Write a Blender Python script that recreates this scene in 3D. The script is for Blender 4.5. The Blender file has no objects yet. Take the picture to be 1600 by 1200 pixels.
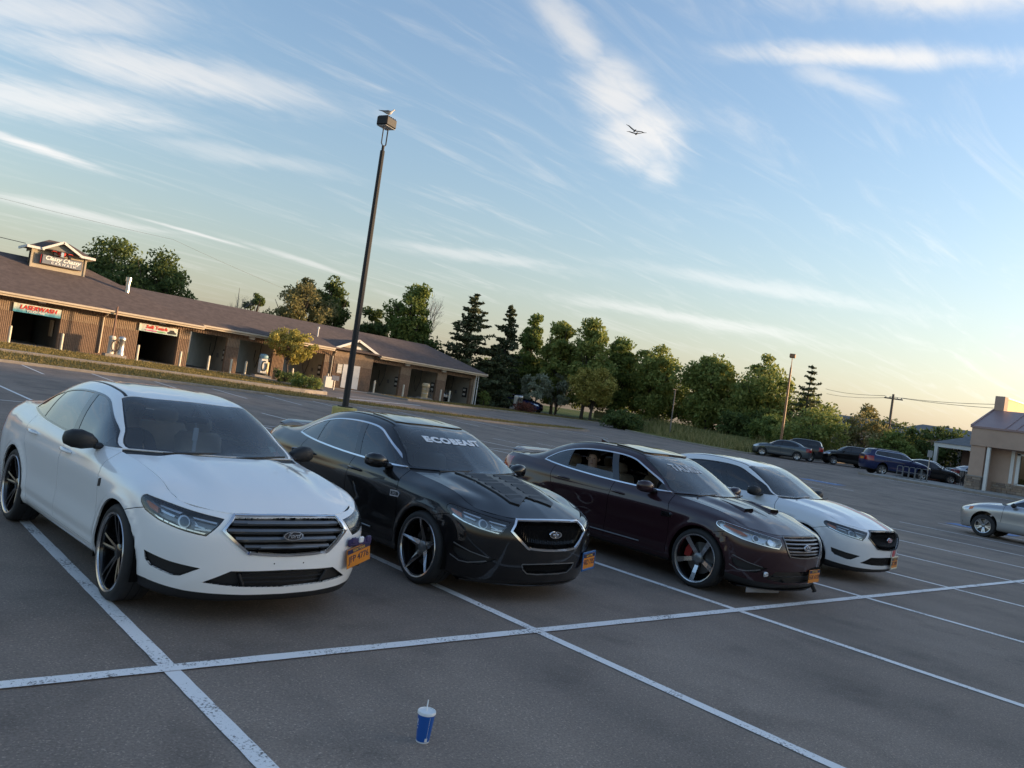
import bpy, math, random
import numpy as np
from mathutils import Vector, Matrix
from mathutils.bvhtree import BVHTree

random.seed(7)
rng = np.random.default_rng(7)
scene = bpy.context.scene
C = scene.collection
R = math.radians

# ------------------------------------------------------------------ camera
cam_d = bpy.data.cameras.new('camera')
cam = bpy.data.objects.new('camera', cam_d)
C.objects.link(cam)
scene.camera = cam
cam_d.sensor_width = 36.0
cam_d.lens = 36.0 * 1270.05 / 1600.0
cam_d.clip_start = 0.1
cam_d.clip_end = 4000
YAW, PITCH, ROLL = R(41.298), R(1.328), R(8.521)
CAM = Vector((-1.909, -4.862, 1.878))
_f = Vector((math.sin(YAW) * math.cos(PITCH), math.cos(YAW) * math.cos(PITCH), math.sin(PITCH)))
_r = Vector((math.cos(YAW), -math.sin(YAW), 0))
_u = _r.cross(_f)
_r2 = _r * math.cos(ROLL) + _u * math.sin(ROLL)
_u2 = _u * math.cos(ROLL) - _r * math.sin(ROLL)
cam.matrix_world = Matrix(((_r2.x, _u2.x, -_f.x, CAM.x), (_r2.y, _u2.y, -_f.y, CAM.y), (_r2.z, _u2.z, -_f.z, CAM.z), (0, 0, 0, 1)))

# ------------------------------------------------------------------ sky, sun, exposure
SUN_AZ, SUN_EL = R(119), R(6.2)          # azimuth clockwise from +Y
scene.view_settings.view_transform = 'Standard'
scene.view_settings.look = 'None'
scene.view_settings.gamma = 1
scene.view_settings.use_curve_mapping = False
scene.view_settings.exposure = 1.85
world = bpy.data.worlds.new('World')
scene.world = world
world.use_nodes = True
wt = world.node_tree
wt.nodes.clear()
def wn(t, **k):
    n = wt.nodes.new(t)
    for a, b in k.items(): setattr(n, a, b)
    return n
def wl(a, b): wt.links.new(a, b)
sky = wn('ShaderNodeTexSky', sky_type='NISHITA', sun_disc=False)
sky.sun_elevation = SUN_EL
sky.sun_rotation = SUN_AZ
sky.altitude = 100
sky.air_density = 1.5
sky.dust_density = 1.8
sky.ozone_density = 4.5
bg = wn('ShaderNodeBackground'); bg.inputs[1].default_value = 0.15
out = wn('ShaderNodeOutputWorld')
# thin high cirrus: stretched noise over the sky dome, projected on a flat layer overhead
tc = wn('ShaderNodeTexCoord')
sep = wn('ShaderNodeSeparateXYZ'); wl(tc.outputs['Generated'], sep.inputs[0])
def m(op, a, b=None, c=None, clamp=False):
    n = wn('ShaderNodeMath', operation=op, use_clamp=clamp)
    for i, v in enumerate((a, b, c)):
        if v is None: continue
        if isinstance(v, (int, float)): n.inputs[i].default_value = v
        else: wl(v, n.inputs[i])
    return n.outputs[0]
zc = m('MAXIMUM', sep.outputs[2], 0.02)
cx = m('DIVIDE', sep.outputs[0], m('ADD', zc, 0.10))
cy = m('DIVIDE', sep.outputs[1], m('ADD', zc, 0.10))
CLOUD_NODES = (cx, cy, sep)
CLOUD_ROT = 52
CLOUD_COL = (1.0, 0.985, 0.97, 1)
VEIL_COL = (1.12, 0.96, 0.85, 1)
CLOUD_VEIL = 0.24
CLOUD_ADD = 1.0
# streaks of cirrus on the cloud plane: x, y, half length, half width, angle, density, raggedness
CLOUDS = [
    (1.16, 1.30, .26, .065, R(20), .75, .14), (1.42, 1.40, .26, .10, R(26), .85, .18), (1.64, 1.47, .26, .15, R(32), .95, .22), (1.84, 1.57, .16, .07, R(42), .7, .12),
    (1.54, .84, .34, .06, R(-58), .95, .12), (1.42, .62, .34, .085, R(-62), .85, .16), (1.62, .92, .20, .05, R(-20), .5, .15),
    (.62, 2.35, .50, .17, R(-25), .75, .30), (.48, 2.85, .52, .20, R(-40), .75, .32), (.34, 2.25, .42, .16, R(-50), .65, .28), (.85, 2.2, .30, .12, R(-15), .55, .25),
    (.52, 3.38, .32, .075, R(10), .95, .14), (1.35, 3.96, .36, .04, R(0), .75, .07), (.9, 4.2, .6, .16, R(-10), .55, .25), (1.9, 3.9, .5, .07, R(5), .5, .12),
    (3.4, 2.6, .9, .2, R(-40), .5, .35), (3.0, 1.9, .7, .16, R(-45), .4, .35), (2.2, 2.9, .6, .14, R(-40), .45, .3), (1.05, 2.75, .4, .12, R(-30), .35, .3),
]
# cloud layer: plane coordinates (cx, cy); large soft cover broken into wisps by warped, stretched noise
com = wn('ShaderNodeCombineXYZ'); wl(cx, com.inputs[0]); wl(cy, com.inputs[1])
def noise(vec, scale, detail=6, rough=0.55, dist=0.0):
    n = wn('ShaderNodeTexNoise'); n.inputs['Scale'].default_value = scale; n.inputs['Detail'].default_value = detail
    n.inputs['Roughness'].default_value = rough; n.inputs['Distortion'].default_value = dist
    wl(vec, n.inputs['Vector']); return n.outputs['Fac']
def mapping(vec, rotz, scale, loc=(0, 0, 0)):
    n = wn('ShaderNodeMapping'); n.inputs['Rotation'].default_value = (0, 0, rotz)
    n.inputs['Scale'].default_value = scale; n.inputs['Location'].default_value = loc
    wl(vec, n.inputs['Vector']); return n.outputs[0]
def ramp01(v, lo, hi):
    n = wn('ShaderNodeMapRange', interpolation_type='SMOOTHSTEP'); wl(v, n.inputs[0])
    n.inputs[1].default_value = lo; n.inputs[2].default_value = hi; return n.outputs[0]
wisp = noise(mapping(com.outputs[0], R(CLOUD_ROT), (0.9, 5.0, 1)), 1.6, 9, 0.62, 0.9)
fine = noise(mapping(com.outputs[0], R(CLOUD_ROT + 12), (2.2, 9.0, 1)), 2.6, 8, 0.65, 0.6)
thin = m('MULTIPLY', ramp01(wisp, 0.48, 0.85), 0.36)
thin = m('MULTIPLY', thin, m('ADD', 0.35, m('MULTIPLY', fine, 1.2)))
# individual cloud streaks seen in the sky: centre, half length, half width, angle, density
acc = thin
warp = noise(com.outputs[0], 2.2, 5, 0.6)
warp2 = noise(mapping(com.outputs[0], 0, (1, 1, 1), (5.2, 1.3, 0)), 2.2, 5, 0.6)
for (px, py, hl, hw, ang, den, edge) in CLOUDS:
    ca, sa = math.cos(ang), math.sin(ang)
    wx = m('ADD', m('SUBTRACT', cx, px), m('MULTIPLY', m('SUBTRACT', warp, 0.5), edge))
    wy = m('ADD', m('SUBTRACT', cy, py), m('MULTIPLY', m('SUBTRACT', warp2, 0.5), edge))
    al = m('DIVIDE', m('ADD', m('MULTIPLY', wx, ca), m('MULTIPLY', wy, sa)), hl)
    ac = m('DIVIDE', m('SUBTRACT', m('MULTIPLY', wy, ca), m('MULTIPLY', wx, sa)), hw)
    d2 = m('ADD', m('MULTIPLY', al, al), m('MULTIPLY', ac, ac))
    g = m('EXPONENT', m('MULTIPLY', d2, -1.0))
    n1 = noise(mapping(com.outputs[0], -ang, (1.2, 4.0, 1), (px * 3.1, py * 1.7, 0)), 3.0, 9, 0.62, 1.1)
    tex = ramp01(m('ADD', m('MULTIPLY', g, 0.55), m('MULTIPLY', n1, 0.62)), 0.38, 0.92)
    acc = m('MAXIMUM', acc, m('MULTIPLY', m('MULTIPLY', tex, m('POWER', g, 0.6)), den))
fade = ramp01(sep.outputs[2], 0.0, 0.10)
cov = m('MULTIPLY', acc, fade, clamp=True)
lum = wn('ShaderNodeRGBToBW'); wl(sky.outputs[0], lum.inputs[0])
def tint(col, val):
    n = wn('ShaderNodeMixRGB', blend_type='MULTIPLY'); n.inputs[0].default_value = 1; n.inputs[1].default_value = col; wl(val, n.inputs[2]); return n.outputs[0]
def over(fac, a, b):
    n = wn('ShaderNodeMixRGB')
    if isinstance(fac, float): n.inputs[0].default_value = fac
    else: wl(fac, n.inputs[0])
    wl(a, n.inputs[1]); wl(b, n.inputs[2]); return n
vf = m('ADD', m('MULTIPLY', m('POWER', m('SUBTRACT', 1.0, zc, clamp=True), 7.0), .45), CLOUD_VEIL)     # haze thickens towards the horizon
veil = over(vf, sky.outputs[0], tint(VEIL_COL, m('ADD', m('MULTIPLY', lum.outputs[0], 1.0), .22)))
mx = over(cov, veil.outputs[0], tint(CLOUD_COL, m('ADD', m('MULTIPLY', lum.outputs[0], .85), CLOUD_ADD)))
wl(mx.outputs[0], bg.inputs[0]); wl(bg.outputs[0], out.inputs[0])

sun_d = bpy.data.lights.new('sun', 'SUN')
sun = bpy.data.objects.new('sun', sun_d); C.objects.link(sun)
sun_d.energy = 2.6; sun_d.angle = R(3); sun_d.color = (1.0, 0.68, 0.38)
sd = Vector((math.sin(SUN_AZ) * math.cos(SUN_EL), math.cos(SUN_AZ) * math.cos(SUN_EL), math.sin(SUN_EL)))
sun.rotation_euler = sd.to_track_quat('Z', 'Y').to_euler()
sun.location = (40, -20, 30)
# ------------------------------------------------------------------ helpers
def tag(o, label=None, cat=None, group=None, kind=None):
    if label: o['label'] = label
    if cat: o['category'] = cat
    if group: o['group'] = group
    if kind: o['kind'] = kind
    return o
def empty(name, loc=(0, 0, 0), rz=0, parent=None):
    o = bpy.data.objects.new(name, None); C.objects.link(o)
    o.location = loc; o.rotation_euler = (0, 0, rz); o.empty_display_size = 0.2
    if parent: o.parent = parent
    return o
def link(name, me, mat=None, parent=None):
    o = bpy.data.objects.new(name, me); C.objects.link(o)
    if mat is not None and not me.materials: me.materials.append(mat)
    if parent: o.parent = parent
    return o
def copy_tree(o, parent=None):
    c = o.copy(); C.objects.link(c); c.parent = parent
    for ch in list(o.children): copy_tree(ch, c)
    return c
def terr(x, y):
    a = np.interp(y, [-1e4, 27, 34, 40, 47, 61, 80, 120, 300], [0, 0, .09, .22, .48, .86, 1.1, 1.5, 2.5])
    b = np.interp(x, [-1e4, 30, 40, 51, 70, 110, 300], [0, 0, .2, .62, .9, 1.2, 2.])
    return np.sqrt(a * a + b * b)

# ---- materials
MATS = {}
def new_mat(name):
    mt = bpy.data.materials.new(name); mt.use_nodes = True
    nt = mt.node_tree; b = nt.nodes['Principled BSDF']
    return mt, nt, b
def mat(name, col, rough=0.6, metal=0.0, coat=0.0, spec=0.5, var=0.0, vscale=3.0, bump=0.0, bscale=40.0, emit=None, detail=5):
    if name in MATS: return MATS[name]
    mt, nt, b = new_mat(name)
    b.inputs['Base Color'].default_value = (*col, 1); b.inputs['Roughness'].default_value = rough
    b.inputs['Metallic'].default_value = metal; b.inputs['Coat Weight'].default_value = coat
    b.inputs['Coat Roughness'].default_value = 0.03; b.inputs['Specular IOR Level'].default_value = spec
    if emit: b.inputs['Emission Color'].default_value = (*emit, 1); b.inputs['Emission Strength'].default_value = 1
    tcn = nt.nodes.new('ShaderNodeTexCoord')
    if var:
        n = nt.nodes.new('ShaderNodeTexNoise'); n.inputs['Scale'].default_value = vscale; n.inputs['Detail'].default_value = detail
        n.inputs['Roughness'].default_value = 0.65
        nt.links.new(tcn.outputs['Object'], n.inputs['Vector'])
        r = nt.nodes.new('ShaderNodeValToRGB')
        r.color_ramp.elements[0].position = 0.25; r.color_ramp.elements[1].position = 0.75
        r.color_ramp.elements[0].color = (*[c * (1 - var) for c in col], 1)
        r.color_ramp.elements[1].color = (*[min(1, c * (1 + var)) for c in col], 1)
        nt.links.new(n.outputs['Fac'], r.inputs[0]); nt.links.new(r.outputs[0], b.inputs['Base Color'])
    if bump:
        n = nt.nodes.new('ShaderNodeTexNoise'); n.inputs['Scale'].default_value = bscale; n.inputs['Detail'].default_value = 4
        nt.links.new(tcn.outputs['Object'], n.inputs['Vector'])
        bp = nt.nodes.new('ShaderNodeBump'); bp.inputs['Strength'].default_value = bump; bp.inputs['Distance'].default_value = 0.02
        nt.links.new(n.outputs['Fac'], bp.inputs['Height']); nt.links.new(bp.outputs[0], b.inputs['Normal'])
    MATS[name] = mt
    return mt
def glass_mat(name, tint=(0.75, 0.8, 0.8), refl=1.0, rough=0.0, sheen=0.0):
    if name in MATS: return MATS[name]
    mt = bpy.data.materials.new(name); mt.use_nodes = True; nt = mt.node_tree; nt.nodes.clear()
    o = nt.nodes.new('ShaderNodeOutputMaterial'); t = nt.nodes.new('ShaderNodeBsdfTransparent'); t.inputs[0].default_value = (*tint, 1)
    g = nt.nodes.new('ShaderNodeBsdfGlossy'); g.inputs['Roughness'].default_value = rough; g.inputs[0].default_value = (1, 1, 1, 1)
    f = nt.nodes.new('ShaderNodeFresnel'); f.inputs[0].default_value = 1.52
    mm = nt.nodes.new('ShaderNodeMath'); mm.operation = 'MULTIPLY'; mm.use_clamp = True; mm.inputs[1].default_value = 1.7 * refl
    x = nt.nodes.new('ShaderNodeMixShader')
    nt.links.new(f.outputs[0], mm.inputs[0]); nt.links.new(mm.outputs[0], x.inputs[0]); nt.links.new(t.outputs[0], x.inputs[1]); nt.links.new(g.outputs[0], x.inputs[2])
    if sheen:                                   # pale diffuse layer lightens the glass like reflected sky
        d = nt.nodes.new('ShaderNodeBsdfDiffuse'); d.inputs[0].default_value = (.6, .62, .6, 1); y = nt.nodes.new('ShaderNodeMixShader'); y.inputs[0].default_value = sheen
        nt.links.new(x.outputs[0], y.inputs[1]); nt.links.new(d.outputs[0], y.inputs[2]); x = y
    nt.links.new(x.outputs[0], o.inputs[0])
    MATS[name] = mt
    return mt

# ---- mesh builder
class MB:
    def __init__(s): s.v = []; s.f = []
    def add(s, v, f):
        n = len(s.v); s.v += [tuple(map(float, p)) for p in v]; s.f += [tuple(i + n for i in q) for q in f]; return s
    def box(s, c, d, rot=None):
        x, y, z = (k / 2 for k in d)
        p = [Vector((sx * x, sy * y, sz * z)) for sx in (-1, 1) for sy in (-1, 1) for sz in (-1, 1)]
        if rot is not None: p = [rot @ q for q in p]
        c = Vector(c)
        return s.add([q + c for q in p], [(0, 1, 3, 2), (4, 6, 7, 5), (0, 4, 5, 1), (2, 3, 7, 6), (0, 2, 6, 4), (1, 5, 7, 3)])
    def bbox(s, lo, hi): return s.box([(a + b) / 2 for a, b in zip(lo, hi)], [abs(b - a) for a, b in zip(lo, hi)])
    def cbox(s, c, d, ch=0.02, rot=None):          # chamfered box
        x, y, z = (k / 2 for k in d); ch = min(ch, x * .9, y * .9, z * .9)
        pts = []
        for sx in (-1, 1):
            for sy in (-1, 1):
                for sz in (-1, 1):
                    pts += [(sx * x, sy * (y - ch), sz * (z - ch)), (sx * (x - ch), sy * y, sz * (z - ch)), (sx * (x - ch), sy * (y - ch), sz * z)]
        pts = [Vector(q) for q in pts]
        if rot is not None: pts = [rot @ q for q in pts]
        c = Vector(c); k = lambda a, b, d2, e: (a * 4 + b * 2 + d2) * 3 + e
        F = []
        F += [(k(0,0,0,0),k(0,0,1,0),k(0,1,1,0),k(0,1,0,0)), (k(1,0,0,0),k(1,1,0,0),k(1,1,1,0),k(1,0,1,0))]
        F += [(k(0,0,0,1),k(1,0,0,1),k(1,0,1,1),k(0,0,1,1)), (k(0,1,0,1),k(0,1,1,1),k(1,1,1,1),k(1,1,0,1))]
        F += [(k(0,0,0,2),k(0,1,0,2),k(1,1,0,2),k(1,0,0,2)), (k(0,0,1,2),k(1,0,1,2),k(1,1,1,2),k(0,1,1,2))]
        for a in (0, 1):
            for b in (0, 1):
                F += [(k(a,b,0,0),k(a,b,1,0),k(a,b,1,1),k(a,b,0,1)), (k(a,0,b,0),k(a,1,b,0),k(a,1,b,2),k(a,0,b,2)), (k(0,a,b,1),k(1,a,b,1),k(1,a,b,2),k(0,a,b,2))]
                for d2 in (0, 1): F.append((k(a,b,d2,0),k(a,b,d2,1),k(a,b,d2,2)))
        return s.add([q + c for q in pts], F)
    def tube(s, p, q, r0, r1=None, n=10, cap=True):
        r1 = r0 if r1 is None else r1
        p, q = Vector(p), Vector(q); d = (q - p).normalized()
        a = d.orthogonal().normalized(); b = d.cross(a)
        v = []
        for c, r in ((p, r0), (q, r1)):
            v += [c + (a * math.cos(2 * math.pi * i / n) + b * math.sin(2 * math.pi * i / n)) * r for i in range(n)]
        f = [(i, (i + 1) % n, n + (i + 1) % n, n + i) for i in range(n)]
        if cap: f += [tuple(range(n))[::-1], tuple(range(n, 2 * n))]
        return s.add(v, f)
    def path(s, pts, r, n=8):
        pts = [Vector(p) for p in pts]
        rs = r if isinstance(r, (list, tuple)) else [r] * len(pts)
        v = []; f = []; prev = None
        for i, p in enumerate(pts):
            d = (pts[min(i + 1, len(pts) - 1)] - pts[max(i - 1, 0)]).normalized()
            a = d.orthogonal().normalized() if prev is None else (prev - d * prev.dot(d)).normalized()
            prev = a; b = d.cross(a)
            v += [p + (a * math.cos(2 * math.pi * k / n) + b * math.sin(2 * math.pi * k / n)) * rs[i] for k in range(n)]
        for i in range(len(pts) - 1):
            f += [(i * n + k, i * n + (k + 1) % n, (i + 1) * n + (k + 1) % n, (i + 1) * n + k) for k in range(n)]
        f += [tuple(range(n))[::-1], tuple(range((len(pts) - 1) * n, len(pts) * n))]
        return s.add(v, f)
    def lathe(s, prof, n=24, axis='z', c=(0, 0, 0), close=False):
        v = []; f = []
        for (r, h) in prof:
            for k in range(n):
                a = 2 * math.pi * k / n; x, y = r * math.cos(a), r * math.sin(a)
                p = (x, y, h) if axis == 'z' else ((x, h, y) if axis == 'y' else (h, x, y))
                v.append((p[0] + c[0], p[1] + c[1], p[2] + c[2]))
        m_ = len(prof); last = m_ if close else m_ - 1
        for i in range(last):
            j = (i + 1) % m_
            f += [(i * n + k, i * n + (k + 1) % n, j * n + (k + 1) % n, j * n + k) for k in range(n)]
        if not close:
            if prof[0][0] > 1e-4: f.append(tuple(range(n))[::-1])
            if prof[-1][0] > 1e-4: f.append(tuple(range((m_ - 1) * n, m_ * n)))
        return s.add(v, f)
    def prism(s, pts, lo, hi, axis='y'):           # polygon in the two other axes, extruded
        n = len(pts); v = []
        for h in (lo, hi):
            for a, b in pts:
                v.append({'x': (h, a, b), 'y': (a, h, b), 'z': (a, b, h)}[axis])
        f = [(i, (i + 1) % n, n + (i + 1) % n, n + i) for i in range(n)] + [tuple(range(n))[::-1], tuple(range(n, 2 * n))]
        return s.add(v, f)
    def mesh(s, name='mesh', smooth=False, flip=True):
        me = bpy.data.meshes.new(name); me.from_pydata(s.v, [], s.f); me.update()
        if flip:
            import bmesh
            bm = bmesh.new(); bm.from_mesh(me); bmesh.ops.recalc_face_normals(bm, faces=bm.faces); bm.to_mesh(me); bm.free()
        if smooth:
            me.polygons.foreach_set('use_smooth', [True] * len(me.polygons))
            me.set_sharp_from_angle(angle=R(smooth if smooth is not True else 40))
        return me
    def build(s, name, mt, parent=None, smooth=False): return link(name, s.mesh(name, smooth), mt, parent)

def np_mesh(name, V, F, smooth=False):
    """fast mesh from arrays, all faces with the same corner count"""
    V = np.asarray(V, np.float32); F = np.asarray(F, np.int32)
    me = bpy.data.meshes.new(name); k = F.shape[1]
    me.vertices.add(len(V)); me.vertices.foreach_set('co', V.ravel())
    me.loops.add(F.size); me.loops.foreach_set('vertex_index', F.ravel())
    me.polygons.add(len(F)); me.polygons.foreach_set('loop_start', np.arange(0, F.size, k, dtype=np.int32))
    me.polygons.foreach_set('loop_total', np.full(len(F), k, np.int32))
    if smooth: me.polygons.foreach_set('use_smooth', np.ones(len(F), bool))
    me.update(calc_edges=True); me.validate()
    return me
def text_mesh(txt, size=1.0, extrude=0.01, shear=0.0, space=1.0, bold=0.0, align='CENTER'):
    cu = bpy.data.curves.new('lettering', 'FONT'); cu.body = txt; cu.size = size; cu.extrude = extrude; cu.shear = shear
    cu.space_character = space; cu.align_x = align; cu.align_y = 'CENTER'; cu.offset = bold; cu.resolution_u = 3
    ob = bpy.data.objects.new('lettering', cu); C.objects.link(ob)
    dg = bpy.context.evaluated_depsgraph_get(); dg.update()
    me = bpy.data.meshes.new_from_object(ob.evaluated_get(dg)); me.name = 'lettering'
    bpy.data.objects.remove(ob); bpy.data.curves.remove(cu)
    me.materials.clear()
    return me
def text(name, txt, size, loc, rot, mt, parent, extrude=0.01, **k):
    o = link(name, text_mesh(txt, size, extrude, **k), mt, parent)
    o.location = loc; o.rotation_euler = rot
    return o
# ------------------------------------------------------------------ car body surfaces
def pchip(t, Y, tq):
    t = np.asarray(t, float); Y = np.asarray(Y, float); tq = np.asarray(tq, float)
    h = np.diff(t); d = np.diff(Y, axis=0) / h[:, None]
    mm = np.zeros_like(Y)
    for k in range(1, len(t) - 1):
        w1 = 2 * h[k] + h[k - 1]; w2 = h[k] + 2 * h[k - 1]
        a, b = d[k - 1], d[k]; ok = a * b > 0
        with np.errstate(divide='ignore', invalid='ignore'):
            v = (w1 + w2) / (w1 / a + w2 / b)
        mm[k] = np.where(ok, v, 0)
    mm[0] = d[0]; mm[-1] = d[-1]
    i = np.clip(np.searchsorted(t, tq, side='right') - 1, 0, len(t) - 2)
    s = ((tq - t[i]) / h[i])[:, None]; H = h[i][:, None]
    return Y[i] * (1 + 2 * s) * (1 - s) ** 2 + H * mm[i] * s * (1 - s) ** 2 + Y[i + 1] * s * s * (3 - 2 * s) + H * mm[i + 1] * s * s * (s - 1)
def catmull(t, Y, tq):
    """smoother than pchip: averaged slopes, half limited"""
    t = np.asarray(t, float); Y = np.asarray(Y, float); tq = np.asarray(tq, float)
    h = np.diff(t); d = np.diff(Y, axis=0) / h[:, None]
    mm = np.zeros_like(Y)
    mm[1:-1] = (d[:-1] * h[1:, None] + d[1:] * h[:-1, None]) / (h[1:] + h[:-1])[:, None]
    mm[0] = d[0]; mm[-1] = d[-1]
    i = np.clip(np.searchsorted(t, tq, side='right') - 1, 0, len(t) - 2)
    s = ((tq - t[i]) / h[i])[:, None]; H = h[i][:, None]
    return Y[i] * (1 + 2 * s) * (1 - s) ** 2 + H * mm[i] * s * (1 - s) ** 2 + Y[i + 1] * s * s * (3 - 2 * s) + H * mm[i + 1] * s * s * (s - 1)
def dense(grid, cell, fu=catmull, fv=catmull, cellv=None):
    """grid (nu, nv, 3) -> dense positions, normals and the (u, v) index coordinates"""
    G_ = np.asarray(grid, float); nu, nv, _ = G_.shape
    ku = np.concatenate([[0], np.cumsum(np.linalg.norm(np.diff(G_, axis=0), axis=2).mean(1) + 1e-4)])
    kv = np.concatenate([[0], np.cumsum(np.linalg.norm(np.diff(G_, axis=1), axis=2).mean(0) + 1e-4)])
    def samp(k, c):
        q = []; ix = []
        for i in range(len(k) - 1):
            n = max(2, int(round((k[i + 1] - k[i]) / c)))
            for j in range(n): q.append(k[i] + (k[i + 1] - k[i]) * j / n); ix.append(i + j / n)
        q.append(k[-1]); ix.append(len(k) - 1.0); return np.array(q), np.array(ix)
    qu, iu = samp(ku, cell); qv, iv = samp(kv, cellv or cell)
    A = fu(ku, G_.reshape(nu, -1), qu).reshape(len(qu), nv, 3)
    A = A.transpose(1, 0, 2)
    B = fv(kv, A.reshape(nv, -1), qv).reshape(len(qv), len(qu), 3).transpose(1, 0, 2)
    return B, iu, iv
class Surf:
    """faces over vertices [x y z nx ny nz a s t]"""
    def __init__(s, P, iu, iv, flip=False, acol=None):
        nu, nv, _ = P.shape
        du = np.gradient(P, axis=0); dv = np.gradient(P, axis=1)
        N = np.cross(du, dv)
        if flip: N = -N
        N[:, :, 1] = np.where(np.abs(P[:, :, 1]) < 1e-5, 0, N[:, :, 1])
        N /= np.linalg.norm(N, axis=2, keepdims=True) + 1e-12
        if acol is None: a = np.zeros((nu, nv))
        else:
            row = P[:, acol]; a1 = np.concatenate([[0], np.cumsum(np.linalg.norm(np.diff(row[:, :2], axis=0), axis=1))])
            a = np.repeat(a1[:, None], nv, 1)
        S_ = np.repeat(iu[:, None], nv, 1); T_ = np.repeat(iv[None], nu, 0)
        s.V = np.concatenate([P, N, a[..., None], S_[..., None], T_[..., None]], 2).reshape(-1, 9).tolist()
        s.F = []
        for i in range(nu - 1):
            for j in range(nv - 1):
                q = (i * nv + j, (i + 1) * nv + j, (i + 1) * nv + j + 1, i * nv + j + 1)
                s.F.append(q if not flip else q[::-1])
    def ev(s, f, k): return sum(s.V[i][k] for i in f) / len(f)
    def cut(s, faces, ij, poly, cond=None):
        i0, j0 = ij; V = s.V
        xs = [p[0] for p in poly]; ys = [p[1] for p in poly]; bx = (min(xs), max(xs), min(ys), max(ys))
        cand = []; out = []
        for f in faces:
            fx = [V[k][i0] for k in f]; fy = [V[k][j0] for k in f]
            if max(fx) < bx[0] or min(fx) > bx[1] or max(fy) < bx[2] or min(fy) > bx[3] or (cond and not cond(f)): out.append(f)
            else: cand.append(f)
        n = len(poly)
        for e in range(n):
            (ax, ay), (b_x, b_y) = poly[e], poly[(e + 1) % n]
            dx, dy = b_x - ax, b_y - ay; L = math.hypot(dx, dy)
            if L < 1e-9: continue
            nx, ny = -dy / L, dx / L; lo = (min(ax, b_x) - 1e-6, min(ay, b_y) - 1e-6); hi = (max(ax, b_x) + 1e-6, max(ay, b_y) + 1e-6)
            nc = []; cache = {}
            for f in cand:
                fx = [V[k][i0] for k in f]; fy = [V[k][j0] for k in f]
                if max(fx) < lo[0] or min(fx) > hi[0] or max(fy) < lo[1] or min(fy) > hi[1]: nc.append(f); continue
                d = [(x - ax) * nx + (y - ay) * ny for x, y in zip(fx, fy)]
                if max(d) < 1e-6 or min(d) > -1e-6: nc.append(f); continue
                A = []; B = []
                m_ = len(f)
                for k in range(m_):
                    k2 = (k + 1) % m_
                    if d[k] >= -1e-6: A.append(f[k])
                    if d[k] <= 1e-6: B.append(f[k])
                    if (d[k] > 1e-6 and d[k2] < -1e-6) or (d[k] < -1e-6 and d[k2] > 1e-6):
                        key = (min(f[k], f[k2]), max(f[k], f[k2]))
                        if key not in cache:
                            t = d[k] / (d[k] - d[k2]); p, q = V[f[k]], V[f[k2]]
                            V.append([u + (v - u) * t for u, v in zip(p, q)]); cache[key] = len(V) - 1
                        A.append(cache[key]); B.append(cache[key])
                if len(A) >= 3: nc.append(tuple(A))
                if len(B) >= 3: nc.append(tuple(B))
            cand = nc
        ins = []
        for f in cand:
            x = s.ev(f, i0); y = s.ev(f, j0); c = False
            for e in range(n):
                (ax, ay), (b_x, b_y) = poly[e], poly[(e + 1) % n]
                if (ay > y) != (b_y > y) and x < (b_x - ax) * (y - ay) / (b_y - ay) + ax: c = not c
            (ins if c else out).append(f)
        return ins, out
def ribbon(line, w):
    """polygon of width w round a polyline"""
    L_ = [Vector((p[0], p[1])) for p in line]; a = []; b = []
    for i, p in enumerate(L_):
        d = (L_[min(i + 1, len(L_) - 1)] - L_[max(i - 1, 0)]).normalized(); n = Vector((-d.y, d.x)) * (w / 2)
        a.append(tuple(p + n)); b.append(tuple(p - n))
    return a + b[::-1]
def smooth_poly(pts, n=4, closed=True):
    P = [Vector(p) for p in pts]; m_ = len(P); o = []
    rngk = range(m_) if closed else range(m_ - 1)
    for i in rngk:
        p0, p1, p2, p3 = (P[(i + k) % m_] if closed else P[min(max(i + k, 0), m_ - 1)] for k in (-1, 0, 1, 2))
        for j in range(n):
            t = j / n
            o.append(tuple(0.5 * ((2 * p1) + (p2 - p0) * t + (2 * p0 - 5 * p1 + 4 * p2 - p3) * t * t + (3 * p1 - p0 - 3 * p2 + p3) * t ** 3)))
    if not closed: o.append(tuple(P[-1]))
    return o
def grow(poly, w):
    n = len(poly); A = sum(poly[i][0] * poly[(i + 1) % n][1] - poly[(i + 1) % n][0] * poly[i][1] for i in range(n)); sg = 1 if A > 0 else -1
    o = []
    for i in range(n):
        p, q, r_ = Vector(poly[i - 1]), Vector(poly[i]), Vector(poly[(i + 1) % n])
        d1 = (q - p).normalized(); d2 = (r_ - q).normalized()
        n1 = Vector((d1.y, -d1.x)) * sg; n2 = Vector((d2.y, -d2.x)) * sg; b = (n1 + n2)
        b = b.normalized() if b.length > 1e-6 else n1
        o.append(tuple(q + b * (w / max(0.5, b.dot(n1)))))
    return o
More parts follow.
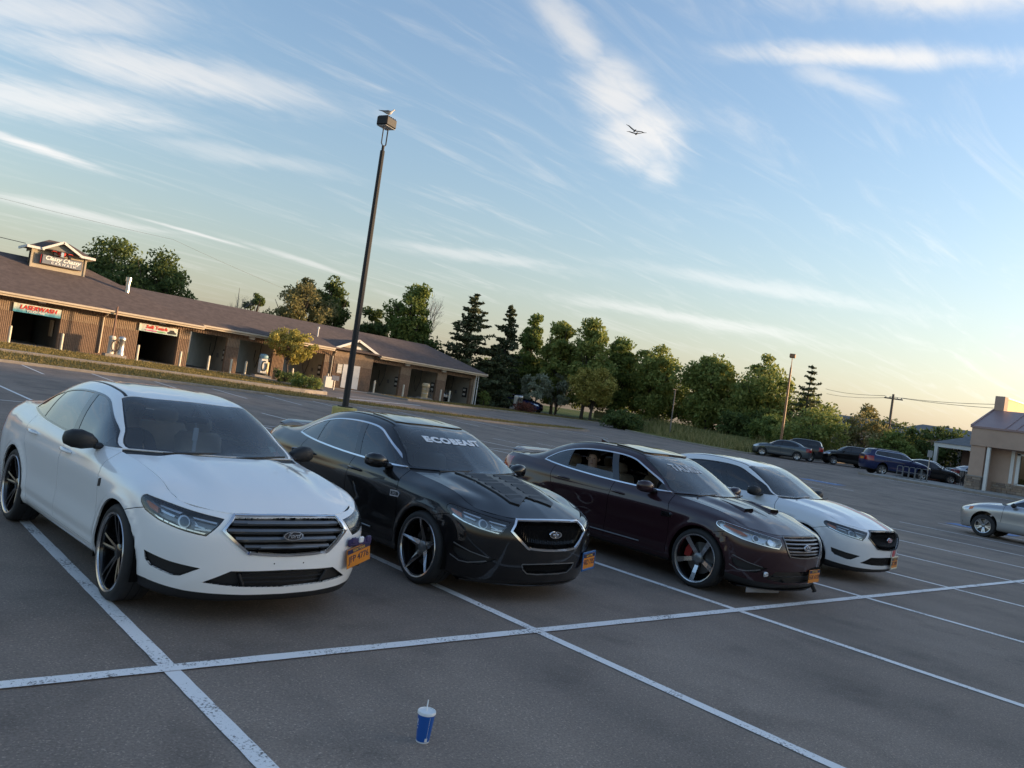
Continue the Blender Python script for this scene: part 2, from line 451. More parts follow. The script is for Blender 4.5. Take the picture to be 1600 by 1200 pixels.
def surf_mesh(name, sf, faces, side='join', off=0.0, skirt=0.0):
    """side: 'L', 'R' one side; 'join' both halves in one mesh"""
    used = {}; V = []; N = []; F = []
    for sgn in ((1,) if side == 'L' else (-1,) if side == 'R' else (1, -1)):
        loc = {}
        def vid(i):
            if i in loc: return loc[i]
            v = sf.V[i]; n = v[3:6]; l = math.sqrt(n[0] ** 2 + n[1] ** 2 + n[2] ** 2) or 1
            n = [c / l for c in n]
            if side == 'join' and abs(v[1]) < 1e-4:
                if i in used: loc[i] = used[i]; return used[i]
                n[1] = 0
            V.append((v[0] + n[0] * off, sgn * (v[1] + n[1] * off), v[2] + n[2] * off)); N.append((n[0], sgn * n[1], n[2]))
            loc[i] = len(V) - 1
            if side == 'join' and abs(v[1]) < 1e-4: used[i] = loc[i]
            return loc[i]
        for f in faces:
            q = [vid(i) for i in f]
            if len(set(q)) < 3: continue
            F.append(tuple(q) if sgn > 0 else tuple(q[::-1]))
    if skirt:
        cnt = {}
        for f in F:
            for a, b in zip(f, f[1:] + f[:1]): cnt[(a, b)] = cnt.get((a, b), 0) + 1
        for (a, b) in list(cnt):
            if (b, a) in cnt: continue
            if abs(V[a][1]) < 1e-4 and abs(V[b][1]) < 1e-4: continue
            pa, pb = Vector(V[a]), Vector(V[b]); na, nb = Vector(N[a]), Vector(N[b])
            qa, qb = pa - na * skirt, pb - nb * skirt
            fn = (pb - pa).cross(qa - pa)
            fn = fn.normalized() if fn.length > 1e-12 else na
            k = len(V); V += [tuple(pa), tuple(pb), tuple(qb), tuple(qa)]; N += [tuple(-fn)] * 4
            F.append((k + 1, k, k + 3, k + 2))
    me = bpy.data.meshes.new(name); me.from_pydata(V, [], F); 
    me.polygons.foreach_set('use_smooth', [True] * len(me.polygons)); me.update()
    if len(me.vertices) == len(N): me.normals_split_custom_set_from_vertices(N)
    return me
def circle(cx_, cz_, r, n=40, a0=0, a1=2 * math.pi):
    return [(cx_ + r * math.cos(a0 + (a1 - a0) * i / n), cz_ + r * math.sin(a0 + (a1 - a0) * i / n)) for i in range(n)]

# ---- tables: W = bumper-to-bumper wall of the lower body, T = everything above it
def sedan_tables(o):
    """o: overrides"""
    zb = o.get('zb', 0.0)
    fx = [2.29, 2.375, 2.42, 2.445, 2.455, 2.452, 2.430, 2.39, 2.325]
    fz = [.165, .18, .28, .40, .515, .625, .712, .765, .800]
    W = []
    def col(x, y, z): W.append([(a, b, c) for a, b, c in zip(x, y, z)])
    col(fx, [0] * 9, fz)
    col([x - .030 for x in fx], [.30] * 9, fz)
    col([x - .120 for x in fx[:8]] + [2.205], [.55, .56, .56, .56, .56, .56, .56, .56, .55], fz[:7] + [.770, .808])
    col([2.02, 2.10, 2.15, 2.18, 2.195, 2.19, 2.165, 2.125, 2.06], [.70, .73, .745, .75, .755, .755, .75, .735, .69], [.17, .185, .285, .405, .52, .635, .728, .79, .830])
    col([1.86, 1.91, 1.95, 1.975, 1.985, 1.98, 1.955, 1.92, 1.865], [.755, .825, .855, .870, .876, .876, .866, .832, .738], [.175, .195, .295, .415, .535, .655, .757, .830, .876])
    col([1.72] * 9, [.768, .86, .905, .925, .932, .934, .926, .886, .750], [.185, .205, .30, .42, .55, .68, .79, .878, .930])
    col([1.434] * 9, [.78, .87, .92, .943, .95, .954, .948, .905, .757], [.20, .22, .30, .43, .56, .70, .815, .912, .978])
    col([1.04] * 9, [.78, .875, .925, .938, .938, .947, .952, .918, .768], [.20, .225, .31, .43, .56, .70, .82, .928, 1.018])
    col([.88] * 9, [.78, .875, .927, .938, .936, .946, .953, .924, .788], [.20, .225, .31, .43, .56, .70, .825, .935, 1.034])
    col([.68] * 9, [.78, .875, .928, .938, .935, .946, .954, .93, .846], [.20, .225, .31, .43, .56, .70, .83, .940, 1.030])
    col([.2] * 9, [.78, .875, .928, .938, .935, .946, .955, .935, .876], [.20, .225, .31, .43, .56, .70, .835, .945, 1.034])
    col([-.4] * 9, [.78, .875, .928, .938, .935, .946, .956, .937, .886], [.20, .225, .31, .43, .56, .70, .84, .955, 1.046])
    col([-.9] * 9, [.78, .875, .928, .94, .938, .948, .957, .938, .882], [.20, .225, .31, .43, .56, .70, .845, .965, 1.068])
    col([-1.434] * 9, [.78, .87, .925, .945, .953, .958, .957, .93, .836], [.20, .225, .31, .43, .56, .70, .85, .985, 1.098])
    col([-1.85] * 9, [.76, .85, .90, .932, .944, .948, .942, .902, .79], [.21, .235, .32, .44, .57, .71, .85, 1.005, 1.118])
    col([-2.28] * 9, [.70, .79, .85, .885, .90, .905, .898, .85, .735], [.22, .25, .34, .46, .58, .72, .86, 1.02, 1.122])
    col([-2.42, -2.46, -2.51, -2.545, -2.56, -2.565, -2.56, -2.55, -2.505], [.56, .66, .73, .76, .77, .77, .76, .725, .65], [.23, .26, .35, .47, .59, .73, .87, 1.035, 1.124])
    col([-2.50, -2.57, -2.62, -2.66, -2.675, -2.68, -2.67, -2.655, -2.62], [.38, .40, .41, .42, .42, .42, .42, .41, .39], [.23, .26, .35, .47, .59, .73, .87, 1.045, 1.128])
    col([-2.52, -2.60, -2.655, -2.695, -2.71, -2.71, -2.70, -2.685, -2.645], [0] * 9, [.23, .26, .35, .47, .59, .73, .87, 1.05, 1.13])
    rows = []
    def hood(xe, xc, zc_, ye=None, ze=None, dome=.012):
        fr = [1, .88, .70, .60, .32, 0]; r = []
        for k in fr:
            e = k ** 2.4
            z = zc_ - (zc_ - ze) * e + (dome * 1.5 if k < .65 else 0.0)
            r.append((xc + (xe - xc) * k ** 2, ye * k, z))
        rows.append(r)
    lead = np.array([W[i][8] for i in range(5)])
    L_ = np.concatenate([[0], np.cumsum(np.linalg.norm(np.diff(lead, axis=0), axis=1))])
    q = catmull(L_, lead, L_[-1] * np.array([1, .92, .80, .62, .34, 0]))
    rows.append([tuple(v) for v in q])
    hood(1.72, 2.08, .888, .750, .930, .006)
    hood(1.434, 1.68, .975, .757, .978, .012)
    hood(1.12, 1.34, 1.034, .766, 1.010, .012)
    hood(.96, 1.16, 1.052, .777, 1.026, .010)
    def cab(e, rl, c, bulge=.018, dr=(.05, .028), crown=.012):
        e, rl, c = Vector(e), Vector(rl), Vector((c[0], 0, c[1]))
        gm = (e + rl) / 2 + Vector((0, bulge, bulge * .5))
        yp = rl.y - dr[0]; k = yp / rl.y
        plus = Vector((rl.x + (c.x - rl.x) * .12, yp, rl.z + dr[1]))
        ym = yp * .55; mid = Vector((c.x + (plus.x - c.x) * .30, ym, c.z - (c.z - plus.z) * .28))
        rows.append([tuple(v) for v in (e, gm, rl, plus, mid, c)])
    def bel(x):
        top = np.array([w[8] for w in W[6:16]]); xs = -top[:, 0]
        v = catmull(xs, top, np.array([-x]))[0]; return tuple(v)
    cab(bel(.90), (.85, .755, 1.050), (1.085, 1.068), .002, (.05, .003), 0)
    cab(bel(.70), (.60, .715, 1.188), (.80, 1.205), .010, (.055, .012))
    cab(bel(.48), (.37, .668, 1.312), (.53, 1.345), .016, (.055, .02))
    cab(bel(.25), (.15, .630, 1.398), (.25, 1.445), .02, (.055, .028))
    cab(bel(-.12), (-.15, .620, 1.440), (-.12, 1.503), .022, (.055, .032))
    cab(bel(-.50), (-.52, .615, 1.452), (-.55, 1.525), .022, (.055, .036))
    if o.get('kind') in ('suv', 'wagon'):
        cab(bel(-1.0), (-1.02, .612, 1.455), (-1.02, 1.530), .022, (.055, .036))
        cab(bel(-1.45), (-1.55, .61, 1.450), (-1.55, 1.525), .022, (.055, .036))
        cab(bel(-1.80), (-1.98, .61, 1.435), (-2.02, 1.51), .02, (.055, .034))
        cab(bel(-2.02), (-2.20, .60, 1.40), (-2.32, 1.47), .014, (.05, .02))
        cab(bel(-2.16), (-2.34, .64, 1.26), (-2.50, 1.30), .008, (.05, .01))
        cab(bel(-2.24), (-2.40, .66, 1.15), (-2.60, 1.165), .003, (.05, .004))
    else:
        cab(bel(-.90), (-.92, .606, 1.434), (-1.00, 1.508), .022, (.055, .034))
        cab(bel(-1.20), (-1.22, .598, 1.388), (-1.30, 1.456), .02, (.055, .03))
        cab(bel(-1.47), (-1.54, .606, 1.290), (-1.64, 1.342), .014, (.05, .022))
        cab(bel(-1.74), (-1.84, .638, 1.180), (-1.95, 1.210), .008, (.05, .012))
        cab(bel(-1.93), (-2.01, .668, 1.145), (-2.10, 1.163), .004, (.05, .006))
        cab(bel(-2.22), (-2.26, .66, 1.135), (-2.40, 1.157), .003, (.05, .006))
    rear = np.array([W[i][8] for i in (15, 16, 17, 18)])
    L_ = np.concatenate([[0], np.cumsum(np.linalg.norm(np.diff(rear, axis=0), axis=1))])
    q = catmull(L_, rear, L_[-1] * np.array([0, .1, .22, .34, .66, 1]))
    rows.append([tuple(v) for v in q])
    W = np.array(W); rows = np.array(rows)
    for A_ in (W, rows): A_[..., 0] = np.where(A_[..., 0] > 1.5, 1.5 + (A_[..., 0] - 1.5) * .90, A_[..., 0])
    for A_ in (W, rows): A_[..., 0] = np.where(A_[..., 0] < -1.6, -1.6 + (A_[..., 0] + 1.6) * .90, A_[..., 0])
    return W, rows
AX = 1.434; WR = 0.355
# ------------------------------------------------------------------ ground, lot, markings, grass, kerbs
def asphalt_mat(name, base, var=.22, patch=True):
    mt, nt, b = new_mat(name); N = nt.nodes; L = nt.links
    g = N.new('ShaderNodeNewGeometry')
    def nz(scale, det=4, rough=.6):
        n = N.new('ShaderNodeTexNoise'); n.inputs['Scale'].default_value = scale; n.inputs['Detail'].default_value = det; n.inputs['Roughness'].default_value = rough
        L.new(g.outputs['Position'], n.inputs['Vector']); return n.outputs['Fac']
    def rmp(v, p0, c0, p1, c1):
        r = N.new('ShaderNodeValToRGB'); r.color_ramp.elements[0].position = p0; r.color_ramp.elements[1].position = p1
        r.color_ramp.elements[0].color = (*c0, 1); r.color_ramp.elements[1].color = (*c1, 1); L.new(v, r.inputs[0]); return r.outputs[0]
    def mixc(a, c, mode, f=1.0):
        m_ = N.new('ShaderNodeMixRGB'); m_.blend_type = mode; m_.inputs[0].default_value = f; L.new(a, m_.inputs[1]); L.new(c, m_.inputs[2]); return m_.outputs[0]
    col = rmp(nz(.35, 6, .65), .3, [c * (1 - var) for c in base], .72, [c * (1 + var) for c in base])
    col = mixc(col, rmp(nz(55, 3, .7), .30, (.70, .70, .70), .72, (1.24, 1.24, 1.24)), 'MULTIPLY')
    vo = N.new('ShaderNodeTexVoronoi'); vo.inputs['Scale'].default_value = 130; L.new(g.outputs['Position'], vo.inputs['Vector'])
    sp = N.new('ShaderNodeSeparateColor'); L.new(vo.outputs['Color'], sp.inputs[0])
    col = mixc(col, rmp(sp.outputs[0], .92, (1, 1, 1), .98, (1.9, 1.87, 1.84)), 'MULTIPLY', .7)
    st_ = rmp(nz(1.3, 5, .55), .30, (.70, .70, .71), .48, (1, 1, 1)); col = mixc(col, st_, 'MULTIPLY', .85)
    if patch:
        # wheel-polished lanes along the stalls: long streaks in the driving direction
        mp = N.new('ShaderNodeMapping'); mp.inputs['Scale'].default_value = (.9, .12, 1); L.new(g.outputs['Position'], mp.inputs[0])
        n = N.new('ShaderNodeTexNoise'); n.inputs['Scale'].default_value = 1.1; n.inputs['Detail'].default_value = 5; L.new(mp.outputs[0], n.inputs['Vector'])
        col = mixc(col, rmp(n.outputs['Fac'], .35, (.86, .86, .87), .70, (1.16, 1.15, 1.14)), 'MULTIPLY')
    # hairline cracks, only here and there
    wv = N.new('ShaderNodeTexNoise'); wv.inputs['Scale'].default_value = 1.6; wv.inputs['Detail'].default_value = 6; L.new(g.outputs['Position'], wv.inputs['Vector'])
    va = N.new('ShaderNodeVectorMath'); va.operation = 'SCALE'; va.inputs['Scale'].default_value = 1.4; L.new(wv.outputs['Color'], va.inputs[0])
    vb = N.new('ShaderNodeVectorMath'); vb.operation = 'ADD'; L.new(g.outputs['Position'], vb.inputs[0]); L.new(va.outputs[0], vb.inputs[1])
    vc = N.new('ShaderNodeTexVoronoi'); vc.feature = 'DISTANCE_TO_EDGE'; vc.inputs['Scale'].default_value = .22; L.new(vb.outputs[0], vc.inputs['Vector'])
    ck = rmp(vc.outputs['Distance'], .0008, (.74, .74, .74), .0025, (1, 1, 1))
    mk = rmp(nz(.16, 3, .5), .60, (1, 1, 1), .68, (0, 0, 0)); mk2 = N.new('ShaderNodeRGBToBW'); L.new(mk, mk2.inputs[0])
    mc = N.new('ShaderNodeMixRGB'); L.new(mk2.outputs[0], mc.inputs[0]); L.new(ck, mc.inputs[1]); mc.inputs[2].default_value = (1, 1, 1, 1)
    col = mixc(col, mc.outputs[0], 'MULTIPLY')
    # oil drips and faded patches
    oi = N.new('ShaderNodeTexVoronoi'); oi.inputs['Scale'].default_value = .34; oi.inputs['Randomness'].default_value = 1; L.new(vb.outputs[0], oi.inputs['Vector'])
    col = mixc(col, rmp(oi.outputs['Distance'], .05, (.58, .58, .59), .19, (1, 1, 1)), 'MULTIPLY', .7)
    oj = N.new('ShaderNodeTexVoronoi'); oj.inputs['Scale'].default_value = .17; L.new(vb.outputs[0], oj.inputs['Vector'])
    col = mixc(col, rmp(oj.outputs['Distance'], .06, (1.26, 1.24, 1.16), .26, (1, 1, 1)), 'MULTIPLY', .8)
    L.new(col, b.inputs['Base Color']); b.inputs['Roughness'].default_value = .82; b.inputs['Specular IOR Level'].default_value = .35
    bp = N.new('ShaderNodeBump'); bp.inputs['Strength'].default_value = .55; bp.inputs['Distance'].default_value = .012
    L.new(nz(90, 4, .7), bp.inputs['Height']); L.new(bp.outputs[0], b.inputs['Normal'])
    return mt
def paint_mat(name, col, wear=.5):
    mt, nt, b = new_mat(name); N = nt.nodes; L = nt.links
    g = N.new('ShaderNodeNewGeometry')
    n = N.new('ShaderNodeTexNoise'); n.inputs['Scale'].default_value = 48; n.inputs['Detail'].default_value = 5; n.inputs['Roughness'].default_value = .75; L.new(g.outputs['Position'], n.inputs['Vector'])
    n2 = N.new('ShaderNodeTexNoise'); n2.inputs['Scale'].default_value = 2.2; n2.inputs['Detail'].default_value = 5; L.new(g.outputs['Position'], n2.inputs['Vector'])
    ad = N.new('ShaderNodeMath'); ad.operation = 'MULTIPLY_ADD'; ad.inputs[1].default_value = .55; L.new(n2.outputs['Fac'], ad.inputs[0]); L.new(n.outputs['Fac'], ad.inputs[2])
    r = N.new('ShaderNodeValToRGB'); r.color_ramp.elements[0].position = wear + .05; r.color_ramp.elements[1].position = wear + .12
    r.color_ramp.elements[0].color = (.15, .13, .12, 1); r.color_ramp.elements[1].color = (*col, 1)
    L.new(ad.outputs[0], r.inputs[0]); L.new(r.outputs[0], b.inputs['Base Color']); b.inputs['Roughness'].default_value = .75
    return mt
def grass_mat(name, c0, c1, scale=1.2):
    mt, nt, b = new_mat(name); N = nt.nodes; L = nt.links
    g = N.new('ShaderNodeNewGeometry')
    n = N.new('ShaderNodeTexNoise'); n.inputs['Scale'].default_value = scale; n.inputs['Detail'].default_value = 8; n.inputs['Roughness'].default_value = .75; L.new(g.outputs['Position'], n.inputs['Vector'])
    r = N.new('ShaderNodeValToRGB'); r.color_ramp.elements[0].position = .32; r.color_ramp.elements[1].position = .68
    r.color_ramp.elements[0].color = (*c0, 1); r.color_ramp.elements[1].color = (*c1, 1); L.new(n.outputs['Fac'], r.inputs[0]); L.new(r.outputs[0], b.inputs['Base Color'])
    b.inputs['Roughness'].default_value = .95; b.inputs['Specular IOR Level'].default_value = .1
    n2 = N.new('ShaderNodeTexNoise'); n2.inputs['Scale'].default_value = 14; n2.inputs['Detail'].default_value = 5; L.new(g.outputs['Position'], n2.inputs['Vector'])
    bp = N.new('ShaderNodeBump'); bp.inputs['Strength'].default_value = 1; bp.inputs['Distance'].default_value = .08; L.new(n2.outputs['Fac'], bp.inputs['Height']); L.new(bp.outputs[0], b.inputs['Normal'])
    return mt
ASPH = asphalt_mat('asphalt', (.232, .186, .152))
ASPH2 = asphalt_mat('asphalt_lane', (.095, .085, .08), patch=False)
PAINT = paint_mat('white_line_paint', (.80, .78, .76), .585)
PAINT2 = paint_mat('white_line_paint_far', (.74, .73, .71), .44)
BLUEP = paint_mat('blue_bay_paint', (.08, .17, .36), .50)
GRASS = grass_mat('dry_grass', (.12, .105, .032), (.27, .20, .08))
GRASS2 = grass_mat('green_grass', (.05, .08, .02), (.13, .14, .045))
CONC = mat('kerb_concrete', (.27, .235, .20), .9, var=.25, vscale=3, bump=.3, bscale=30)
CONC2 = mat('apron_concrete', (.30, .285, .26), .9, var=.15, vscale=.6, bump=.2, bscale=20)
def sheet(name, poly, dz, mt, cell=2.0, hole=None, parent=None):
    xs = [p[0] for p in poly]; ys = [p[1] for p in poly]
    nx = max(1, int((max(xs) - min(xs)) / cell)); ny = max(1, int((max(ys) - min(ys)) / cell))
    gx = np.linspace(min(xs), max(xs), nx + 1); gy = np.linspace(min(ys), max(ys), ny + 1)
    X, Y = np.meshgrid(gx, gy, indexing='ij'); Z = terr(X, Y) + (dz if not callable(dz) else dz(X, Y))
    s = Surf.__new__(Surf); s.V = np.stack([X, Y, Z], -1).reshape(-1, 3).tolist()
    s.F = [(i * (ny + 1) + j, (i + 1) * (ny + 1) + j, (i + 1) * (ny + 1) + j + 1, i * (ny + 1) + j + 1) for i in range(nx) for j in range(ny)]
    f, _ = s.cut(s.F, (0, 1), poly)
    used = sorted({i for q in f for i in q}); mp = {k: i for i, k in enumerate(used)}
    me = bpy.data.meshes.new(name); me.from_pydata([s.V[k] for k in used], [], [tuple(mp[i] for i in q) for q in f]); me.update()
    me.polygons.foreach_set('use_smooth', [True] * len(me.polygons))
    return link(name, me, mt, parent)
def densify(path, step):
    o = []
    for (a, b) in zip(path, path[1:]):
        n = max(1, int(math.hypot(b[0] - a[0], b[1] - a[1]) / step))
        o += [(a[0] + (b[0] - a[0]) * k / n, a[1] + (b[1] - a[1]) * k / n) for k in range(n)]
    return o + [path[-1]]
def kerb(path, w=.16, h=.14, name='kerb', mt=None, closed=False, base=0.0):
    """kerb stones along a path: a real step with a worn top edge"""
    pts = densify(path, 1.5); root = None
    v = []; f = []
    n = len(pts)
    for i, (x, y) in enumerate(pts):
        a = pts[max(i - 1, 0)]; b = pts[min(i + 1, n - 1)]; d = Vector((b[0] - a[0], b[1] - a[1])).normalized(); nn = Vector((-d.y, d.x))
        for off, hh in ((-w / 2 - .01, -.15), (-w / 2, h - .03), (-w / 2 + .03, h), (w / 2 - .01, h), (w / 2, -.15)):
            jit = random.uniform(-.006, .006)
            px, py = x + nn.x * off, y + nn.y * off; v.append((px, py, float(terr(px, py)) + base + hh + jit))
    for i in range(n - 1): f += [(i * 5 + k, i * 5 + k + 1, i * 5 + 6 + k, i * 5 + 5 + k) for k in range(4)]
    f += [(0, 1, 2, 3, 4), tuple(range(5 * n - 5, 5 * n))]
    m_ = MB(); m_.add(v, f); o = m_.build(name, mt or CONC); o['kind'] = 'structure'; return o
# far ground
gx = np.concatenate([np.linspace(-600, -80, 14), np.linspace(-70, 120, 96), np.linspace(140, 1200, 22)])
gy = np.concatenate([np.linspace(-600, -80, 14), np.linspace(-70, 130, 101), np.linspace(150, 1200, 22)])
X, Y = np.meshgrid(gx, gy, indexing='ij'); Z = terr(X, Y) - .06
V = np.stack([X, Y, Z], -1).reshape(-1, 3); ny = len(gy)
I, J = np.meshgrid(np.arange(len(gx) - 1), np.arange(ny - 1), indexing='ij')
Fq = np.stack([I * ny + J, (I + 1) * ny + J, (I + 1) * ny + J + 1, I * ny + J + 1], -1).reshape(-1, 4)
tag(link('ground', np_mesh('ground', V, Fq, True), GRASS2), kind='structure')
lot = [(-70, -70), (82, -70), (82, 30.5), (54.0, 30.0), (54.2, 34), (58, 46), (66, 54), (66, 57), (70, 60), (70, 71), (51.5, 75), (-70, 75)]
LOT = tag(sheet('parking_lot', lot, 0, ASPH, 2.5), kind='structure')
# grass
g1 = [(-70, 40.08), (45.6, 40.08), (46.9, 40.6), (47.0, 41.4), (46.0, 42.2), (26, 43.2), (18, 46.2), (-70, 46.5)]
g2 = [(-70, 46.8), (24.5, 46.8), (26.6, 47.6), (27.3, 49.3), (26.8, 51.5), (24.5, 57.4), (-70, 57.6)]
g3 = [(36.5, 57.4), (39, 55.0), (42, 54.5), (64, 54.5), (65.5, 55.2), (65.6, 57), (60.5, 60), (52.4, 60.2), (40, 58.2)]
for nm, pl, mt_ in (('grass_verge', g1, GRASS), ('grass_bank', g2, GRASS), ('grass_island', g3, GRASS)):
    tag(sheet(nm, pl, .11, mt_, 1.0), kind='structure')
kerb([(-70, 40), (45.6, 40), (46.8, 40.4), (47.2, 41.1), (46.4, 42.2), (26, 43.3)])
kerb([(-70, 46.65), (24.5, 46.65), (26.6, 47.45), (27.4, 49.2), (26.9, 51.5), (24.6, 57.4)], .30, .24)
kerb([(36.2, 57.6), (38.8, 54.95), (42, 54.4), (64.2, 54.4), (65.7, 55.1), (65.8, 57.2)], .18, .17)
kerb([(58.2, 46.2), (54.35, 34), (54.1, 30.2), (56, 30.8), (82, 31.2)], .16, .13)
gr4 = [(58.3, 46.2), (54.5, 34), (54.25, 30.5), (56, 31.0), (82, 31.4), (110, 60), (90, 80), (66.2, 58), (66.2, 54)]
def bank(X, Y):
    t = np.clip((X - 57 + (Y - 30) * -.12) / 15, 0, 1); return .10 + 1.0 * t * t * (3 - 2 * t)
tag(sheet('grass_field', gr4, bank, grass_mat('meadow_grass', (.10, .115, .03), (.26, .22, .08), .5), 2.0), kind='structure')
# concrete apron before the wash bays
tag(sheet('wash_apron', [(-70, 57.7), (24.6, 57.7), (27, 58.4), (52, 58.6), (52, 61), (52, 71), (-70, 71)], .02, CONC2, 1.5), kind='structure')
# plaza pavement with its kerb
tag(sheet('plaza_pavement', [(51.4, 20.0), (51.4, -70), (58, -70), (58, 20.0)], .13, CONC2, 2.0), kind='structure')
kerb([(51.32, -70), (51.32, 20.0), (58, 20.05)], .16, .14)
# painted markings
def line(x0, y0, x1, y1, w=.10, mt=PAINT, name='parking_line', dz=.005):
    near = mt is PAINT; n = max(1, int(math.hypot(x1 - x0, y1 - y0) / (.12 if near else 2.0)))
    d = Vector((x1 - x0, y1 - y0)).normalized(); nn = Vector((-d.y, d.x)) * w / 2; v = []; f = []
    for k in range(n + 1):
        x = x0 + (x1 - x0) * k / n; y = y0 + (y1 - y0) * k / n
        for s in (-1, 1): e_ = s * (1 + (random.uniform(-.055, .04) if near else 0)); px, py = x + nn.x * e_, y + nn.y * e_; v.append((px, py, float(terr(px, py)) + dz))
    f = [(2 * k, 2 * k + 2, 2 * k + 3, 2 * k + 1) for k in range(n)]
    m_ = MB(); m_.add(v, f); return m_.build(name, mt, LOT)
for k in range(-6, 10):
    x = 3.05 * k
    if k == 9: line(x, -5.95, x, 5.95)
    else: line(x, -5.95, x, 5.95)
line(-18.3, 0, 27.45, 0, .105, PAINT, 'parking_line', .009)
for k in range(-8, 14): line(3.05 * k + .05, 13.3, 3.05 * k + .05, 26.0, .10, PAINT2)
line(-24.4, 19.45, 39.7, 19.45, .10, PAINT2, 'parking_line', .009)
for k in range(-10, 15): line(3.05 * k + .1 + .02 * k, 34.9, 3.05 * k + .1 + .02 * k, 39.6, .10, PAINT2)
line(50.6, 18.5, 50.6, -20, .14, PAINT2); line(50.1, 4.0, 50.1, -20, .12, PAINT2)
line(26.5, 45.6, 36.5, 49.7, .30, PAINT2, 'stop_line'); line(30.2, 50.0, 34.0, 51.2, .14, PAINT2, 'lane_line')
for (cx_, cy_) in ((39.4, 16.2), (29.1, 5.0)):
    m_ = MB(); n_ = 6; v = []; f = []
    for i in range(n_ + 1):
        for s in (-1, 1): px, py = cx_ + .85 * s, cy_ - 1.05 + 2.1 * i / n_; v.append((px, py, float(terr(px, py)) + .005))
    f = [(2 * i, 2 * i + 1, 2 * i + 3, 2 * i + 2) for i in range(n_)]
    m_.add(v, f); m_.build('accessible_bay_panel', BLUEP, LOT)
    # white wheelchair user: wheel arc, seat back, head
    s = MB(); zc0 = float(terr(cx_, cy_)) + .012; pts = [(cx_ + .05 + .5 * math.cos(a), cy_ - .35 + .5 * math.sin(a), zc0) for a in [R(120 + 20 * k) for k in range(13)]]
    for p, q in zip(pts, pts[1:]):
        d = Vector((q[0] - p[0], q[1] - p[1], 0)).normalized(); nn = Vector((-d.y, d.x, 0)) * .07
        s.add([Vector(p) - nn, Vector(q) - nn, Vector(q) + nn, Vector(p) + nn], [(0, 1, 2, 3)])
    s.add([(cx_ - .1, cy_ - .3, zc0), (cx_ + .05, cy_ - .3, zc0), (cx_ + .02, cy_ + .75, zc0), (cx_ - .13, cy_ + .75, zc0)], [(0, 1, 2, 3)])
    s.add([(cx_ - .05, cy_ - .05, zc0), (cx_ + .65, cy_ - .05, zc0), (cx_ + .85, cy_ - .8, zc0), (cx_ + .7, cy_ - .85, zc0), (cx_ + .5, cy_ - .18, zc0), (cx_ - .05, cy_ - .18, zc0)], [(0, 1, 2, 3, 4, 5)])
    s.add([(cx_ - .06 + .16 * math.cos(2 * math.pi * k / 14), cy_ + 1.0 + .16 * math.sin(2 * math.pi * k / 14), zc0) for k in range(14)], [tuple(range(14))])
    s.v = [(cx_ + (x - cx_) * .68, cy_ + (y - cy_) * .68, z) for x, y, z in s.v]
    s.build('accessible_symbol', PAINT2, LOT)
# short grass blades on the verges: nobody could count them
def blades(name, areas, label, mt, hmin, hmax, wd=.03):
    Vs = []; n0 = 0; Fs = []
    for (poly, n) in areas:
        xs = [p[0] for p in poly]; ys = [p[1] for p in poly]
        px = rng.uniform(max(min(xs), -12), max(xs), n); py = rng.uniform(min(ys), max(ys), n)
        ins = np.zeros(n, bool)
        for e in range(len(poly)):
            (ax, ay), (bx, by) = poly[e], poly[(e + 1) % len(poly)]
            if ay == by: continue
            ins ^= ((ay > py) != (by > py)) & (px < (bx - ax) * (py - ay) / (by - ay) + ax)
        px, py = px[ins], py[ins]; k = len(px); z = terr(px, py) + (bank(px, py) if name == 'tall_weeds' else .10)
        a = rng.uniform(0, 2 * np.pi, k); h = rng.uniform(hmin, hmax, k) * (0.6 + .8 * rng.random(k)); ln = rng.uniform(-.5, .5, (k, 2)) * h[:, None]
        dx, dy = np.cos(a) * wd, np.sin(a) * wd
        V = np.stack([np.stack([px - dx, py - dy, z], -1), np.stack([px + dx, py + dy, z], -1), np.stack([px + ln[:, 0], py + ln[:, 1], z + h], -1)], 1).reshape(-1, 3)
        Vs.append(V); Fs.append(np.arange(n0, n0 + 3 * k).reshape(-1, 3)); n0 += 3 * k
    return tag(link(name, np_mesh(name, np.concatenate(Vs), np.concatenate(Fs)), mt), label, 'grass', kind='stuff')
def leafy(name, c0, c1, trans=.35, rough=.7):
    mt, nt, b = new_mat(name); N = nt.nodes; L = nt.links
    g = N.new('ShaderNodeNewGeometry'); r = N.new('ShaderNodeValToRGB'); r.color_ramp.elements[0].color = (*c0, 1); r.color_ramp.elements[1].color = (*c1, 1)
    L.new(g.outputs['Random Per Island'], r.inputs[0]); L.new(r.outputs[0], b.inputs['Base Color']); b.inputs['Roughness'].default_value = rough; b.inputs['Specular IOR Level'].default_value = .2
    t = N.new('ShaderNodeBsdfTranslucent'); L.new(r.outputs[0], t.inputs[0]); mx_ = N.new('ShaderNodeMixShader'); mx_.inputs[0].default_value = trans
    L.new(b.outputs[0], mx_.inputs[1]); L.new(t.outputs[0], mx_.inputs[2]); L.new(mx_.outputs[0], N['Material Output'].inputs[0])
    return mt
blades('grass', [(g1, 26000), (g2, 42000), (g3, 12000)], 'short dry grass on the banks and verges before the car wash', leafy('grass_blades', (.12, .11, .03), (.32, .24, .10), .3), .05, .13, .03)
blades('tall_weeds', [([(55, 30.8), (56.5, 34), (60, 45), (66, 53), (72, 53), (64, 36), (62, 31.6)], 9000), ([(60, 31.8), (82, 32), (90, 45), (70, 40)], 6000)], 'tall yellowing weeds along the edge of the meadow', leafy('weed_blades', (.13, .14, .04), (.40, .34, .15), .3), .2, .75, .05)
